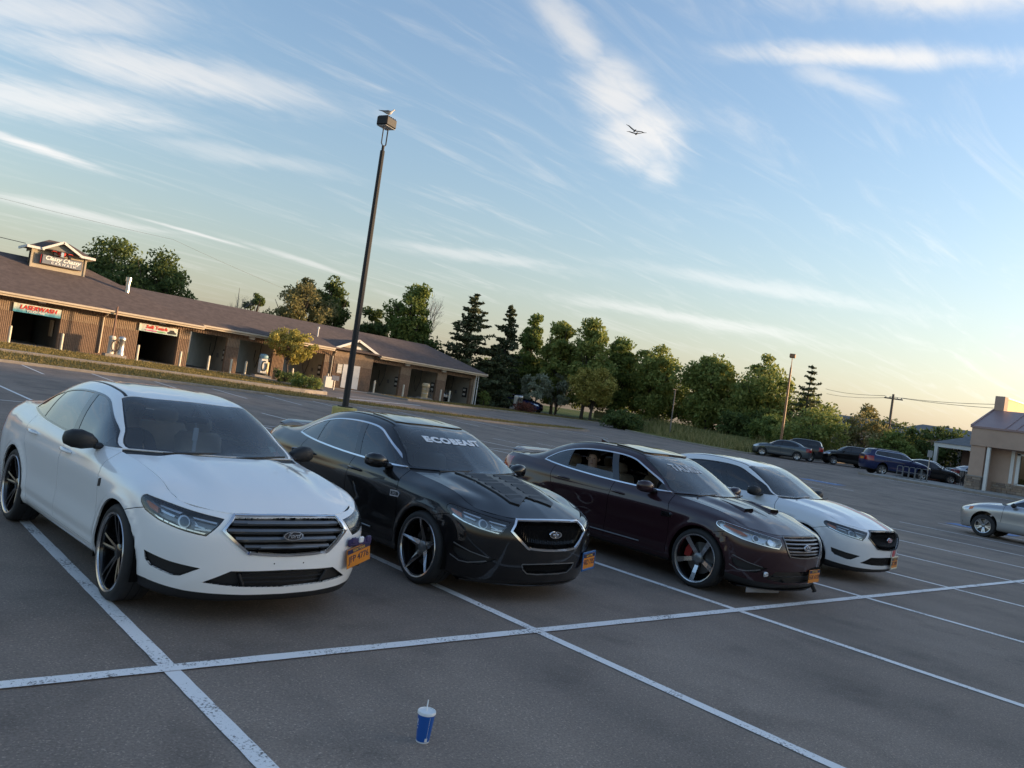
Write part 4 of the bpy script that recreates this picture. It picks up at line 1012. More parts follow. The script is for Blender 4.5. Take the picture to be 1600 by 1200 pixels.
m_ = MB(); m_.bbox((PX - .34, 14.07, .4), (PX + .34, 14.87, 1.615)); pzp(m_, 'pier_core', CONC2)
# sign post on the pavement by the cars
s_ = MB(); s_.tube((54.6, 17.0, .7), (54.6, 17.0, 2.9), .03); o = s_.build('sign_post', STEEL); tag(o, 'plain grey post standing at the pavement before the blue car', 'post')
s_ = MB(); s_.cbox((54.57, 17.0, 2.65), (.03, .32, .46), .005); s_.build('sign_plate', mat('sign_back', (.25, .25, .25), .5), o)
# porch building with grey shingle roof and white columns beyond the plaza
GSH = mat('grey_shingle', (.14, .145, .15), .9, var=.25, vscale=2)
ph = empty('porch_building', (75.4, 21, .9)); tag(ph, 'grey roofed porch on white columns behind the plaza', 'building')
def php(mb, name, mt):
    o = mb.build(name, mt, ph); o.matrix_parent_inverse = Matrix.Translation((-66, -21, -.9)); return o
m_ = MB(); m_.add([(62.4, 23.6, 3.95), (62.4, 13, 3.95), (75, 13, 3.95), (75, 23.6, 3.95), (68.7, 19.5, 6.0), (68.7, 13, 6.0)], [(0, 1, 5, 4), (1, 2, 5), (2, 3, 4, 5), (3, 0, 4), (0, 3, 2, 1)]); php(m_, 'roof', GSH)
m_ = MB(); m_.bbox((62.5, 13, 3.6), (62.7, 23.5, 3.94)); php(m_, 'eave_beam', WPAINT)
m_ = MB(); m_.bbox((62.71, 23.3, 3.6), (75, 23.5, 3.94)); php(m_, 'eave_beam', WPAINT)
for (x, y) in ((62.65, 23.3), (62.65, 19.6), (62.65, 16.2), (68, 23.3)): m_ = MB(); m_.cbox((x, y, 2.2), (.28, .28, 2.8), .02); php(m_, 'column', WPAINT)
m_ = MB(); m_.bbox((66, 13, .6), (74.5, 22.4, 3.6)); php(m_, 'wall', mat('brick_mauve', (.26, .17, .14), .9, var=.2, vscale=5))
m_ = MB(); m_.cbox((65.97, 19.2, 2.5), (.08, 1.0, 1.2), .02); w_ = php(m_, 'window', WPAINT); m_ = MB(); m_.bbox((65.90, 18.8, 2.0), (65.93, 19.6, 3.0)); m_.build('pane', glass_mat('dark_glass', (.045, .05, .055), 1.2), w_)
# far houses over the shrubs
def far_house(loc, w, d, h, rh, rz, wall, roof, label):
    hh = empty('far_house', loc, rz); tag(hh, label, 'house')
    m_ = MB(); m_.bbox((-w / 2, -d / 2, -1), (w / 2, d / 2, h)); m_.build('wall', wall, hh)
    m_ = MB(); m_.add([(-w / 2 - .4, -d / 2 - .4, h), (w / 2 + .4, -d / 2 - .4, h), (w / 2 + .4, d / 2 + .4, h), (-w / 2 - .4, d / 2 + .4, h), (-w / 4, 0, h + rh), (w / 4, 0, h + rh)], [(0, 1, 5, 4), (1, 2, 5), (2, 3, 4, 5), (3, 0, 4), (0, 3, 2, 1)]); m_.build('roof', roof, hh)
    for k in (-.3, 0, .3):
        q = MB(); q.cbox((k * w, -d / 2 - .02, h * .55), (1.0, .08, 1.1), .02); f_ = q.build('window', WPAINT, hh); q = MB(); q.bbox((k * w - .4, -d / 2 - .09, h * .55 - .45), (k * w + .4, -d / 2 - .07, h * .55 + .45)); q.build('pane', glass_mat('dark_glass', (.045, .05, .055), 1.2), f_)
far_house((97, 42.5, 1.3), 13, 8, 3.6, 1.6, R(-52), BEI, GSH, 'far grey roofed house above dark shrubs left of utility pole')
far_house((90, 28, 1.2), 15, 8, 3.4, 1.5, R(-52), mat('house_tan', (.3, .25, .2), .9), GSH, 'far grey roofed house between utility pole and plaza')
# iron fence and planter by the porch
fe = empty('iron_fence', (64, 19, .85)); tag(fe, 'low black iron fence in front of the porch', 'fence')
def fep(mb, n): o = mb.build(n, DKM, fe); o.matrix_parent_inverse = Matrix.Translation((-61, -19, -.8)); return o
A, B = Vector((59.5, 20.6, .0)), Vector((57.2, 15.2, 0))
for z in (1.05, 1.75): m_ = MB(); m_.tube(A + Vector((0, 0, z)), B + Vector((0, 0, z)), .025, n=6); fep(m_, 'rail')
for k in range(31):
    p = A.lerp(B, k / 30); m_ = MB(); m_.tube(p + Vector((0, 0, .75)), p + Vector((0, 0, 1.82)), .016 if k % 10 else .035, n=5); fep(m_, 'picket' if k % 10 else 'post')
pl_ = empty('planter', (63.0, 19.6, .82)); tag(pl_, 'long red brown planter box with low shrubs before the porch', 'planter')
m_ = MB(); m_.cbox((0, 0, .3), (.9, 2.6, .6), .05); m_.build('box', mat('terracotta', (.24, .09, .055), .85, var=.2, vscale=5), pl_)
m_ = MB(); m_.bbox((-.38, -1.22, .58), (.38, 1.22, .62)); m_.build('soil', mat('soil', (.05, .035, .02), .95), pl_)
rk = empty('bike_rack', (54.3, 17.7, .72)); tag(rk, 'grey tubular rack at pavement end before the dark car', 'rack')
for k in range(5):
    m_ = MB(); y = -.8 + .4 * k; m_.path([(0, y, 0), (0, y, .8), (0, y + .05, .86), (0, y + .3, .86), (0, y + .35, .8), (0, y + .35, 0)], .025, 6); m_.build('hoop', mat('dull_grey', (.16, .16, .16), .6), rk)
for z in (.1, .5): m_ = MB(); m_.tube((0, -.9, z), (0, 1.2, z), .02, n=6); m_.build('rail', mat('dull_grey', (.16, .16, .16), .6), rk)
# ------------------------------------------------------------------ trees and shrubs
BARK = mat('bark', (.075, .058, .045), .95, var=.3, vscale=6, bump=.6, bscale=20)
LEAF = {
 'dark': leafy('leaf_dark', (0.056, 0.090, 0.030), (0.161, 0.199, 0.059)),
 'mid': leafy('leaf_mid', (0.097, 0.149, 0.037), (0.260, 0.300, 0.084)),
 'light': leafy('leaf_light', (0.141, 0.199, 0.053), (0.369, 0.379, 0.111)),
 'olive': leafy('leaf_olive', (0.152, 0.155, 0.059), (0.357, 0.300, 0.131)),
 'gold': leafy('leaf_gold', (0.238, 0.240, 0.056), (0.562, 0.459, 0.131)),
 'silver': leafy('leaf_silver', (0.216, 0.249, 0.166), (0.475, 0.478, 0.334)),
 'pine': leafy('needle_pine', (0.047, 0.067, 0.033), (0.141, 0.149, 0.070), .2),
 'red': leafy('leaf_red', (0.109, 0.044, 0.033), (0.260, 0.100, 0.065)),
}
def leaf_quads(P, size, flat=0.0):
    n = len(P); s = size * rng.uniform(.6, 1.3, n)
    d = rng.normal(size=(n, 3)); d[:, 2] *= (1 - flat); d /= np.linalg.norm(d, axis=1, keepdims=True)
    e = np.cross(d, rng.normal(size=(n, 3))); e /= np.linalg.norm(e, axis=1, keepdims=True)
    d = d * s[:, None]; e = e * (s * .55)[:, None]
    V = np.stack([P - d, P + e * .9, P + d, P - e * .9], 1).reshape(-1, 3)
    return V, np.arange(4 * n).reshape(-1, 4)
def limb_paths(H, z0, W, n, lean=0.0, seed=0):
    r_ = np.random.default_rng(seed); L_ = []
    for k in range(n):
        a = 2 * math.pi * k / n + r_.uniform(-.4, .4); zz = z0 + (H - z0) * r_.uniform(0, .45); rad = W * .5 * r_.uniform(.5, .85)
        L_.append(((0, 0, zz), (math.cos(a) * rad * .45, math.sin(a) * rad * .45, zz + (H - zz) * .35), (math.cos(a) * rad, math.sin(a) * rad, zz + (H - zz) * r_.uniform(.55, .8))))
    return L_
TREE_N = [0]
def broad_tree(name, label, loc, H, W, leaf, n=5200, clumps=70, base=.25, trunk=.02, group=None, shape='round', leaf_size=.22, cat='tree', clump_r=.16, cut_low=0.0):
    TREE_N[0] += 1; sd_ = 100 + TREE_N[0]
    r_ = np.random.default_rng(sd_)
    x, y = loc; z = float(terr(x, y)) - .1
    t = empty(name, (x, y, z), r_.uniform(0, 6)); tag(t, label, cat, group)
    z0 = H * base; tr = max(.05, H * trunk)
    m_ = MB(); top = H * .82
    m_.path([(0, 0, -.2), (r_.normal() * .05, r_.normal() * .05, z0 * .7), (r_.normal() * .15, r_.normal() * .15, H * .5), (r_.normal() * .25, r_.normal() * .25, top)], [tr * 1.25, tr, tr * .65, tr * .15], 8)
    for p in limb_paths(H * .95, z0 * .9, W, 7, 0, sd_): m_.path(p, [tr * .5, tr * .3, tr * .08], 6)
    # crown: clumps through an uneven envelope, leaves gathered round each clump
    C_ = []
    while len(C_) < clumps:
        p = r_.uniform(-1, 1, 3); rr = np.linalg.norm(p)
        if rr > 1 or r_.random() > .25 + .75 * rr: continue
        h = (p[2] + 1) / 2
        if shape == 'column': k = .75 + .25 * math.sin(h * math.pi)
        elif shape == 'vase': k = .55 + .55 * h
        elif shape == 'dome': k = 1.0
        else: k = .85 + .25 * math.sin(h * math.pi)
        wob = 1 + .22 * math.sin(3 * math.atan2(p[1], p[0]) + sd_) + .15 * math.sin(5 * h * 3 + sd_)
        jt = r_.uniform(.70, 1.08) if cat == 'tree' else 1.0
        C_.append((p[0] * W / 2 * k * wob * .88 * jt, p[1] * W / 2 * k * wob * .88 * jt, z0 + (H - z0) * (.06 + .9 * h * (r_.uniform(.88, 1.0) if cat == 'tree' else 1))))
    C_ = np.array(C_)
    # no clump may hang in the air: pull strays in towards their nearest neighbours
    for _ in range(6):
        D_ = np.linalg.norm(C_[:, None] - C_[None], axis=2); np.fill_diagonal(D_, 9e9)
        near = np.sort(D_, axis=1)[:, 1]; lim = W * clump_r * 1.25
        for q in np.where(near > lim)[0]: b2 = np.argsort(D_[q])[:3]; C_[q] += (C_[b2].mean(0) - C_[q]) * .35
    for q in range(clumps):
        if r_.random() < .6 or C_[q][2] > H * .75:
            c_ = C_[q]; zb = max(z0 * .8, c_[2] * .72); m_.path([(0, 0, zb), (c_[0] * .5, c_[1] * .5, zb + (c_[2] - zb) * .35), tuple(c_)], [tr * .22, tr * .14, tr * .05], 4)
    m_.build('trunk', BARK, t, 50)
    rad = W * clump_r * r_.uniform(.35, 1.25, clumps)
    idx_ = r_.integers(0, clumps, n)
    off = r_.normal(size=(n, 3)); off /= np.linalg.norm(off, axis=1, keepdims=True); off *= (r_.random(n) ** .45)[:, None]; off[:, 2] *= .72
    P = C_[idx_] + off * rad[idx_][:, None]
    P = P[P[:, 2] > z0 * .55]
    V, F = leaf_quads(P, leaf_size)
    link('crown', np_mesh('crown', V, F), LEAF[leaf], t)
    return t
def conifer(name, label, loc, H, W, n=6500, base=.08, leaf='pine', tiers=22, droop=.12, group=None, leaf_size=.2, gap=.0, point=1.0):
    TREE_N[0] += 1; sd_ = 300 + TREE_N[0]; r_ = np.random.default_rng(sd_)
    x, y = loc; z = float(terr(x, y)) - .1
    t = empty(name, (x, y, z), r_.uniform(0, 6)); tag(t, label, 'tree', group)
    m_ = MB(); m_.path([(0, 0, -.2), (.03, .05, H * .5), (0, 0, H * .99)], [H * .018, H * .011, .015], 8)
    Ps = []
    for k in range(tiers):
        h = base + (1 - base) * (k + .3) / tiers; nb = 7
        for b in range(nb):
            if r_.random() < gap: continue
            h = min(.99, base + (1 - base) * (k + .3 + (r_.uniform(-.9, .9) if gap == 0 else r_.uniform(-.15, .15))) / tiers); zz = h * H; L_ = W / 2 * ((1 - h) ** point * 1.05 + .05) * r_.uniform(.6, 1.25)
            a = 2 * math.pi * (b + r_.random() * .7) / nb + k; ln = L_ * r_.uniform(.65, 1.2); up = r_.uniform(-droop, droop * .8)
            e = (math.cos(a) * ln, math.sin(a) * ln, zz + up * ln + ln * .10)
            m_.path([(0, 0, zz), (e[0] * .5, e[1] * .5, zz + up * ln * .3), e], [.035, .025, .008], 4)
            q = max(8, int(n / (tiers * nb) * (.35 + 1.5 * (1 - h)))); s = r_.random(q) ** .7
            pp = np.stack([e[0] * s, e[1] * s, zz + (e[2] - zz) * s ** 1.3], -1); sp_ = .13 * ln * (1.15 - s)[:, None] + .05
            Ps.append(pp + r_.normal(size=(q, 3)) * sp_ * np.array([1, 1, .45]))
    m_.build('trunk', BARK, t)
    V, F = leaf_quads(np.concatenate(Ps), leaf_size, .3); link('crown', np_mesh('crown', V, F), LEAF[leaf], t)
    return t
def bare_tree(label, loc, H, W, seed):
    x, y = loc; z = float(terr(x, y)); t = empty('bare_tree', (x, y, z)); tag(t, label, 'tree', 'bare trees behind the car wash')
    r_ = np.random.default_rng(seed); m_ = MB(); tw = MB()
    m_.path([(0, 0, -.2), (.1, 0, H * .4), (0, .1, H * .95)], [.16, .10, .02], 7)
    def grow_(p, d, L_, r0, lv):
        q = p + d * L_; (m_ if lv < 2 else tw).path([p, (p + q) / 2 + Vector(r_.normal(size=3)) * .04 * L_, q], [r0, r0 * .75, r0 * .45], 5 if lv < 2 else 3)
        if lv >= 3: return
        for _ in range(4):
            nd = (d + Vector(r_.normal(size=3)) * .45 + Vector((0, 0, .25))).normalized(); grow_(p.lerp(q, r_.uniform(.35, 1)), nd, L_ * .6, r0 * .5, lv + 1)
    for k in range(6):
        a = 2 * math.pi * k / 6 + r_.random(); grow_(Vector((0, 0, H * r_.uniform(.35, .8))), Vector((math.cos(a) * W / H * .9, math.sin(a) * W / H * .9, 1)).normalized(), H * .22, .05, 0)
    m_.build('trunk', mat('grey_bark', (.22, .19, .17), .95), t); tw.build('twigs', mat('grey_bark', (.22, .19, .17), .95), t)['kind'] = 'stuff'
GB = 'trees behind the car wash'; GR = 'trees of the wood edge'
broad_tree('broad_tree', 'largest dark leafy tree behind roof, left half beside cupola', (22.6, 93), 12.8, 9.5, 'dark', 15000, 110, .12, .025, GB, clump_r=.18)
broad_tree('broad_tree', 'dark leafy tree behind the flue, sloping to the right', (26.3, 87.6), 11.8, 9.6, 'dark', 15000, 110, .12, .025, GB, clump_r=.17)
broad_tree('broad_tree', 'small ragged tree behind roof beside a bare snag', (37.4, 86.8), 10.2, 4.6, 'dark', 2200, 34, .3, .018, GB, 'vase', clump_r=.15)
broad_tree('broad_tree', 'round brownish olive willow behind roof left of lamp pole', (38.3, 77), 11.6, 8.2, 'olive', 16000, 130, .1, .025, GB, clump_r=.15, leaf_size=.17)
broad_tree('broad_tree', 'tall dark tree peeping just left of the lamp pole', (43.0, 79.5), 13.2, 5.4, 'dark', 8000, 65, .2, .02, GB, 'column', clump_r=.17)
broad_tree('broad_tree', 'dark ivy clad tree just right of the lamp pole', (48.2, 77.8), 10.2, 5.4, 'dark', 8000, 60, .1, .02, GB, clump_r=.17)
broad_tree('broad_tree', 'tall green poplar behind the right bays', (49.6, 72.6), 13.4, 6.8, 'mid', 11000, 70, .2, .02, GB, 'vase', clump_r=.16)
broad_tree('broad_tree', 'dark ivy mass below the tall green poplar', (50.6, 73.4), 8.4, 7.6, 'dark', 9000, 70, .05, .02, GB, clump_r=.17)
bare_tree('bare grey snag sticking up behind roof left of willow', (34.9, 86), 9.6, 3.2, 3)
bare_tree('bare grey tree between ivy clad tree and tall poplar', (51.5, 80), 10.5, 5.0, 5)
bare_tree('bare grey branches at the right edge of the poplar', (54.6, 76), 10.6, 3.4, 8)
conifer('pine_tree', 'large dark pine right of the car wash end', (55.4, 68.8), 12.6, 8.6, 8500, .04, group='pines right of the car wash', tiers=20, leaf_size=.24, point=.7)
conifer('pine_tree', 'second narrower dark pine right of the large one', (60.8, 68.6), 12.2, 6.4, 7000, .04, group='pines right of the car wash', tiers=20, leaf_size=.24, point=.75)
conifer('pine_tree', 'low bushy dark pine filling the gap between pines', (57.6, 66.6), 7.0, 6.0, 5000, .02, group='pines right of the car wash', tiers=14, leaf_size=.24, point=.6)
for (lab, loc, H, W, lf, sh) in (
    ('thin dark tree right beside the second pine', (65.4, 69.4), 12.4, 4.8, 'mid', 'column'), ('slim green tree behind round lawn tree, its left half', (66.2, 65.0), 12.6, 5.4, 'light', 'column'),
    ('tallest slim green tree above the round lawn tree', (67.4, 61.0), 13.4, 5.6, 'light', 'column'), ('lower open tree right of the tallest slim one', (72.2, 60.4), 11.6, 5.6, 'mid', 'vase'),
    ('twin topped tree above the thin grey post', (73.4, 55.6), 11.2, 7.0, 'light', 'vase'), ('sunlit slim tree above the meadow, left of lamp', (75.6, 49.6), 10.6, 6.8, 'light', 'column'),
    ('sunlit leafy tree just left of the far lamp pole', (76.4, 43.6), 10.4, 7.2, 'light', 'round')):
    broad_tree('wood_tree', lab, loc, H, W, lf, 12000, 90, .06, .016, GR, sh, clump_r=.18)
conifer('spruce_tree', 'dark open spruce right of the far lamp pole', (76.6, 38.2), 9.7, 6.6, 4200, .1, tiers=15, droop=.22, gap=.15, leaf_size=.17)
for i, (lab, loc, H, W, lf) in enumerate((('dense dark thicket behind the parked dark car', (66.5, 76), 6.6, 8, 'dark'), ('dark thicket left behind round lawn tree', (72, 70), 8.0, 9, 'mid'), ('dark thicket right behind round lawn tree', (77, 64), 8.5, 9, 'mid'),
    ('dark thicket behind the juniper', (78, 58.5), 8.0, 9, 'mid'), ('green thicket behind the thin grey post', (79, 52.5), 7.8, 9, 'mid'), ('green thicket under the sunlit slim tree', (80, 46.5), 7.4, 8.5, 'light'), ('green thicket under the far lamp pole', (80.5, 41), 6.8, 8, 'light'),
    ('low dark scrub left of the far lamp', (73, 42.5), 4.0, 5.5, 'dark'), ('low green scrub behind the grey sedan', (70, 37.5), 3.6, 5, 'mid'))):
    broad_tree('thicket', lab, loc, H, W, lf, 7500, 80, .02, .012, 'thickets of the wood edge', 'dome', cat='shrub', clump_r=.16, leaf_size=.2)
for (lab, loc, H, W) in (('pale silvery shrub left of the round lawn tree', (62.5, 64.0), 5.0, 3.6), ('pale silvery shrub touching the round lawn tree', (65.6, 63.6), 5.6, 3.8)):
    broad_tree('silver_shrub', lab, loc, H, W, 'silver', 3000, 40, .08, .014, 'silvery shrubs', cat='shrub', clump_r=.16, leaf_size=.16)
broad_tree('round_tree', 'round green tree alone on the lawn with short trunk', (66.0, 58.3), 6.6, 6.8, 'gold', 15000, 120, .20, .025, None, 'dome', clump_r=.11, leaf_size=.15)
broad_tree('young_tree', 'small yellow green round tree on bank before wash bays', (28.9, 58.8), 4.9, 4.6, 'gold', 6500, 80, .30, .016, None, 'round', clump_r=.11, leaf_size=.11)
for (lab, loc, H, W, lf) in (('dark round shrub at bank end, left of three', (28.6, 53.6), 1.3, 2.0, 'dark'), ('green shrub in the middle of the bank end', (28.6, 51.0), 1.2, 1.9, 'mid'), ('tufted green shrub at the kerb tip of bank', (29.0, 49.6), 1.25, 1.7, 'light')):
    x, y = loc; broad_tree('bank_shrub', lab, (x - 2.2, y), H, W, lf, 1500, 26, .02, .02, 'shrubs at the end of the bank', 'dome', cat='shrub', clump_r=.2, leaf_size=.08)
broad_tree('juniper', 'wide dark juniper bush at the lane corner', (60.2, 48.4), 1.9, 5.0, 'dark', 5000, 60, .01, .02, None, 'dome', cat='shrub', clump_r=.15, leaf_size=.16)
broad_tree('red_shrub', 'dark red low shrub before the twin vacuum', (55.9, 58.6), 1.2, 2.6, 'red', 1800, 30, .02, .02, None, 'dome', cat='shrub', clump_r=.2, leaf_size=.09)
broad_tree('wall_shrub', 'small green shrub against the right end of car wash', (52.6, 61.2), 1.7, 1.5, 'mid', 1000, 18, .02, .02, None, 'dome', cat='shrub', clump_r=.22, leaf_size=.1)
for (lab, loc, H, W, lf) in (('tall green shrub behind the two dark parked cars', (68.0, 32.6), 5.0, 6.0, 'light'), ('dark olive tree behind the black parked car', (74.5, 31.0), 4.8, 6.2, 'olive'), ('dark shrub mass left behind the blue car', (78.0, 29.5), 5.2, 6.5, 'dark'), ('dark shrub mass right behind the blue car', (77.0, 25.0), 4.8, 6.0, 'dark'), ('low green shrub beside the porch column', (69.5, 25.6), 3.6, 4.0, 'mid')):
    broad_tree('lot_shrub', lab, loc, H, W, lf, 4200, 54, .03, .015, 'shrubs behind the parked cars', 'dome', cat='shrub', clump_r=.16, leaf_size=.17)
broad_tree('far_tree', 'far round tree over the grey roofed house', (146, 64.4), 10.0, 8.0, 'olive', 2500, 40, .1, .02, 'far trees on the skyline', leaf_size=.4)
for k, (x, y) in enumerate(((150, 52), (153, 47), (150, 42.5), (155, 38), (152, 33))):
    conifer('far_conifer', ('first', 'second', 'third', 'fourth', 'fifth')[k] + ' small far conifer counting from the utility pole', (x, y), 7.5 + (k * 37 % 3), 7.0, 1500, .05, tiers=10, group='far trees on the skyline', leaf_size=.5, point=.6)
# ------------------------------------------------------------------ wheels
BLK = mat('black_plastic', (0.012, 0.012, 0.013), 0.55, bump=.15, bscale=300)
GAP = mat('panel_gap_black', (0.004, 0.004, 0.004), 0.9, spec=.1)
RUB = mat('tyre_rubber', (0.018, 0.018, 0.019), 0.75, var=.25, vscale=8)
CHR = mat('chrome', (0.78, 0.78, 0.79), 0.08, 1.0)
MACH = mat('machined_alloy', (0.62, 0.62, 0.63), 0.22, 1.0)
GLB = mat('gloss_black', (0.008, 0.008, 0.009), 0.12, coat=.6)
GRYP = mat('grey_satin', (0.20, 0.205, 0.21), 0.3, .6)
AMB = mat('amber_lens', (0.62, 0.14, 0.01), 0.15, coat=.8)
LAMPW = mat('lamp_reflector', (0.66, 0.68, 0.70), 0.2, .7)
LAMPD = mat('lamp_housing', (0.26, 0.27, 0.28), 0.28, .6)
REDL = mat('red_lens', (0.30, 0.008, 0.008), 0.12, coat=.8)
PLATE = mat('plate_orange', (0.56, 0.19, 0.012), 0.45)
NAVY = mat('plate_navy', (0.012, 0.015, 0.06), 0.4)
WHT = mat('white_print', (0.75, 0.76, 0.77), 0.5)
LGL = glass_mat('headlight_lens', (0.93, 0.95, 0.96), 0.9)
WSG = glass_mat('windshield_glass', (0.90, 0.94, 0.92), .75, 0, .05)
TNT = glass_mat('tinted_glass', (0.25, 0.28, 0.29), 1.0)
DTN = glass_mat('dark_glass', (0.045, 0.05, 0.055), 1.2)
def wheel_meshes(kind):
    if ('w', kind) in MATS: return MATS[('w', kind)]
    rr = {'split5': .288, 'star5': .288, 'five': .288, 'steel': .225, 'alloy': .235}.get(kind, .25)
    wd = .125
    L = []
    t = MB(); prof = [(rr - .012, -wd + .02), (rr + .005, -wd + .004), (rr + .03, -wd), (WR - .022, -wd + .006), (WR - .006, -wd + .022), (WR, -wd + .045),
                      (WR, -.035), (WR - .006, -.033), (WR - .006, -.027), (WR, -.025), (WR, .025), (WR - .006, .027), (WR - .006, .033), (WR, .035),
                      (WR, wd - .045), (WR - .006, wd - .022), (WR - .022, wd - .006), (rr + .03, wd), (rr + .005, wd - .004), (rr - .012, wd - .02)]
    t.lathe(prof, 56, 'y'); t.f = [f for f in t.f if len(f) == 4]; L.append(('tyre', t.mesh('tyre', 35), RUB))
    r = MB(); r.lathe([(rr - .004, wd - .012), (rr - .02, wd - .02), (rr - .028, wd - .05), (rr - .03, -wd + .03), (rr - .004, -wd + .01)], 48, 'y', close=False)
    r.f = [f for f in r.f if len(f) == 4]
    L.append(('rim_barrel', r.mesh('rim', 40), GLB if kind != 'alloy' else GRYP))
    lip = MB(); lip.lathe([(rr + .004, wd - .004), (rr + .001, wd + .002), (rr - .012, wd - .003), (rr - .016, wd - .014), (rr - .004, wd - .014)], 56, 'y', close=True)
    L.append(('rim_lip', lip.mesh('rim_lip', 40), MACH))
    dk = MB(); dk.lathe([(.19, -.02), (.19, .0), (.06, .0), (.06, -.02)], 40, 'y', close=True); L.append(('brake_disc', dk.mesh('brake_disc', 40), mat('brake_iron', (.2, .19, .18), .35, .9)))
    bk = MB(); bk.lathe([(0, -.05), (rr - .02, -.05), (rr - .02, -.06), (0, -.06)], 40, 'y'); L.append(('brake_shield', bk.mesh('brake_shield'), GAP))
    def spoke(prof2, mt_face, mt_side, ang, name='spoke', ridge=0.0):
        """prof2: list of (radius, half width, face depth y)"""
        s = MB(); v = []; f = []
        ca, sa = math.cos(ang), math.sin(ang)
        def P(rad, w, y): return (rad * ca - w * sa, y, rad * sa + w * ca)
        for rad, w, y in prof2: v += [P(rad, -w, y), P(rad, 0, y + ridge), P(rad, w, y), P(rad, w * 1.15, y - .05), P(rad, -w * 1.15, y - .05)]
        n = len(prof2)
        for i in range(n - 1):
            a = i * 5; b = a + 5
            f += [(a, a + 1, b + 1, b), (a + 1, a + 2, b + 2, b + 1), (a + 2, a + 3, b + 3, b + 2), (a + 3, a + 4, b + 4, b + 3), (a + 4, a, b, b + 4)]
        f += [(0, 4, 3, 2, 1), tuple(range((n - 1) * 5, n * 5))]
        s.add(v, f); me = s.mesh(name)
        me.materials.append(mt_face); me.materials.append(mt_side)
        for k, p in enumerate(me.polygons): p.material_index = 0 if (k % 5 in (0, 1) and k < 5 * (n - 1)) else 1
        return (name, me, None)
    if kind == 'split5':
        for k in range(5):
            for d in (-.16, .16):
                b = R(90 + 72 * k)
                L.append(spoke([(.05, .016, .06), (.12, .013, .075), (.20, .012, .09), (rr - .014, .011, .098)], mat('black_spoke', (.11, .11, .115), .22, .9), GLB, b + d * 1.0, ridge=.004))
    elif kind == 'star5':
        for k in range(5):
            L.append(spoke([(.035, .042, .045), (.09, .038, .055), (.18, .024, .085), (rr - .014, .009, .11)], mat('star_spoke', (.33, .33, .34), .22, 1.0), GLB, R(90 + 72 * k), ridge=.016))
    elif kind == 'five':
        for k in range(5):
            L.append(spoke([(.04, .028, .04), (.09, .026, .048), (.18, .027, .08), (rr - .012, .033, .108)], MACH, GLB, R(108 + 72 * k)))
    elif kind == 'steel':
        for k in range(5): L.append(spoke([(.04, .05, .05), (.14, .045, .07), (rr - .015, .06, .07)], GLB, GLB, R(90 + 72 * k)))
    else:
        for k in range(5):
            for d in (-.17, .17): L.append(spoke([(.04, .02, .06), (.12, .02, .085), (rr - .014, .024, .10)], mat('silver_alloy', (.5, .5, .51), .3, .9), GRYP, R(90 + 72 * k) + d))
    h = MB(); h.lathe([(.062, .03), (.062, .06), (.045, .072), (0, .075)], 20, 'y'); L.append(('hub', h.mesh('hub', 40), GLB if kind == 'split5' else GRYP))
    MATS[('w', kind)] = L
    return L
def add_wheel(root, kind, x, y, side, steer=0.0, scale=1.0, caliper=None, z=None):
    w = empty('wheel', (x, y, WR * scale if z is None else z), 0, root)
    w.rotation_euler = (0, R(random.uniform(-30, 30)) if kind not in ('star5', 'five', 'split5') else R({'star5': 4, 'five': -20, 'split5': 8}[kind]), (0 if side > 0 else math.pi) + steer)
    w.scale = (scale,) * 3
    for nm, me, mt in wheel_meshes(kind): link(nm, me, mt, w)
    if caliper:
        c = MB(); c.prism([(.12, -.07), (.20, -.08), (.215, 0), (.20, .08), (.12, .07)], -.03, .035, 'y'); c.build('brake_caliper', caliper, w)
    return w
# ------------------------------------------------------------------ the four sedans
def recess(name, sf, faces, depth, mt, root, side='join'):
    return link(name, surf_mesh(name, sf, faces, side, -depth, -depth), mt, root)
def plate(root, loc, rz, tilt, topmt, frame=None, txt='FRC 4816', roll=0):
    p = empty('licence_plate', loc, 0, root); p.rotation_euler = (roll, tilt, rz)
    b = MB(); b.cbox((0, 0, 0), (.006, .305, .155), .002); b.build('plate_panel', PLATE, p)
    s = MB(); s.box((.0045, 0, .055), (.002, .295, .034)); s.build('plate_band', NAVY, p)
    text('lettering', txt, .075, (.0042, 0, -.012), (R(90), 0, R(90)), NAVY, p, .001)
    text('lettering', 'NEW YORK', .03, (.0064, 0, .055), (R(90), 0, R(90)), mat('plate_yellow', (.8, .45, .05), .4), p, .0005)
    if frame:
        f = MB()
        for a, b_ in (((0, 0, .085), (.012, .33, .022)), ((0, 0, -.085), (.012, .33, .022)), ((0, .158, 0), (.012, .018, .19)), ((0, -.158, 0), (.012, .018, .19))): f.cbox(a, b_, .003)
        f.build('plate_frame', frame, p)
    return p
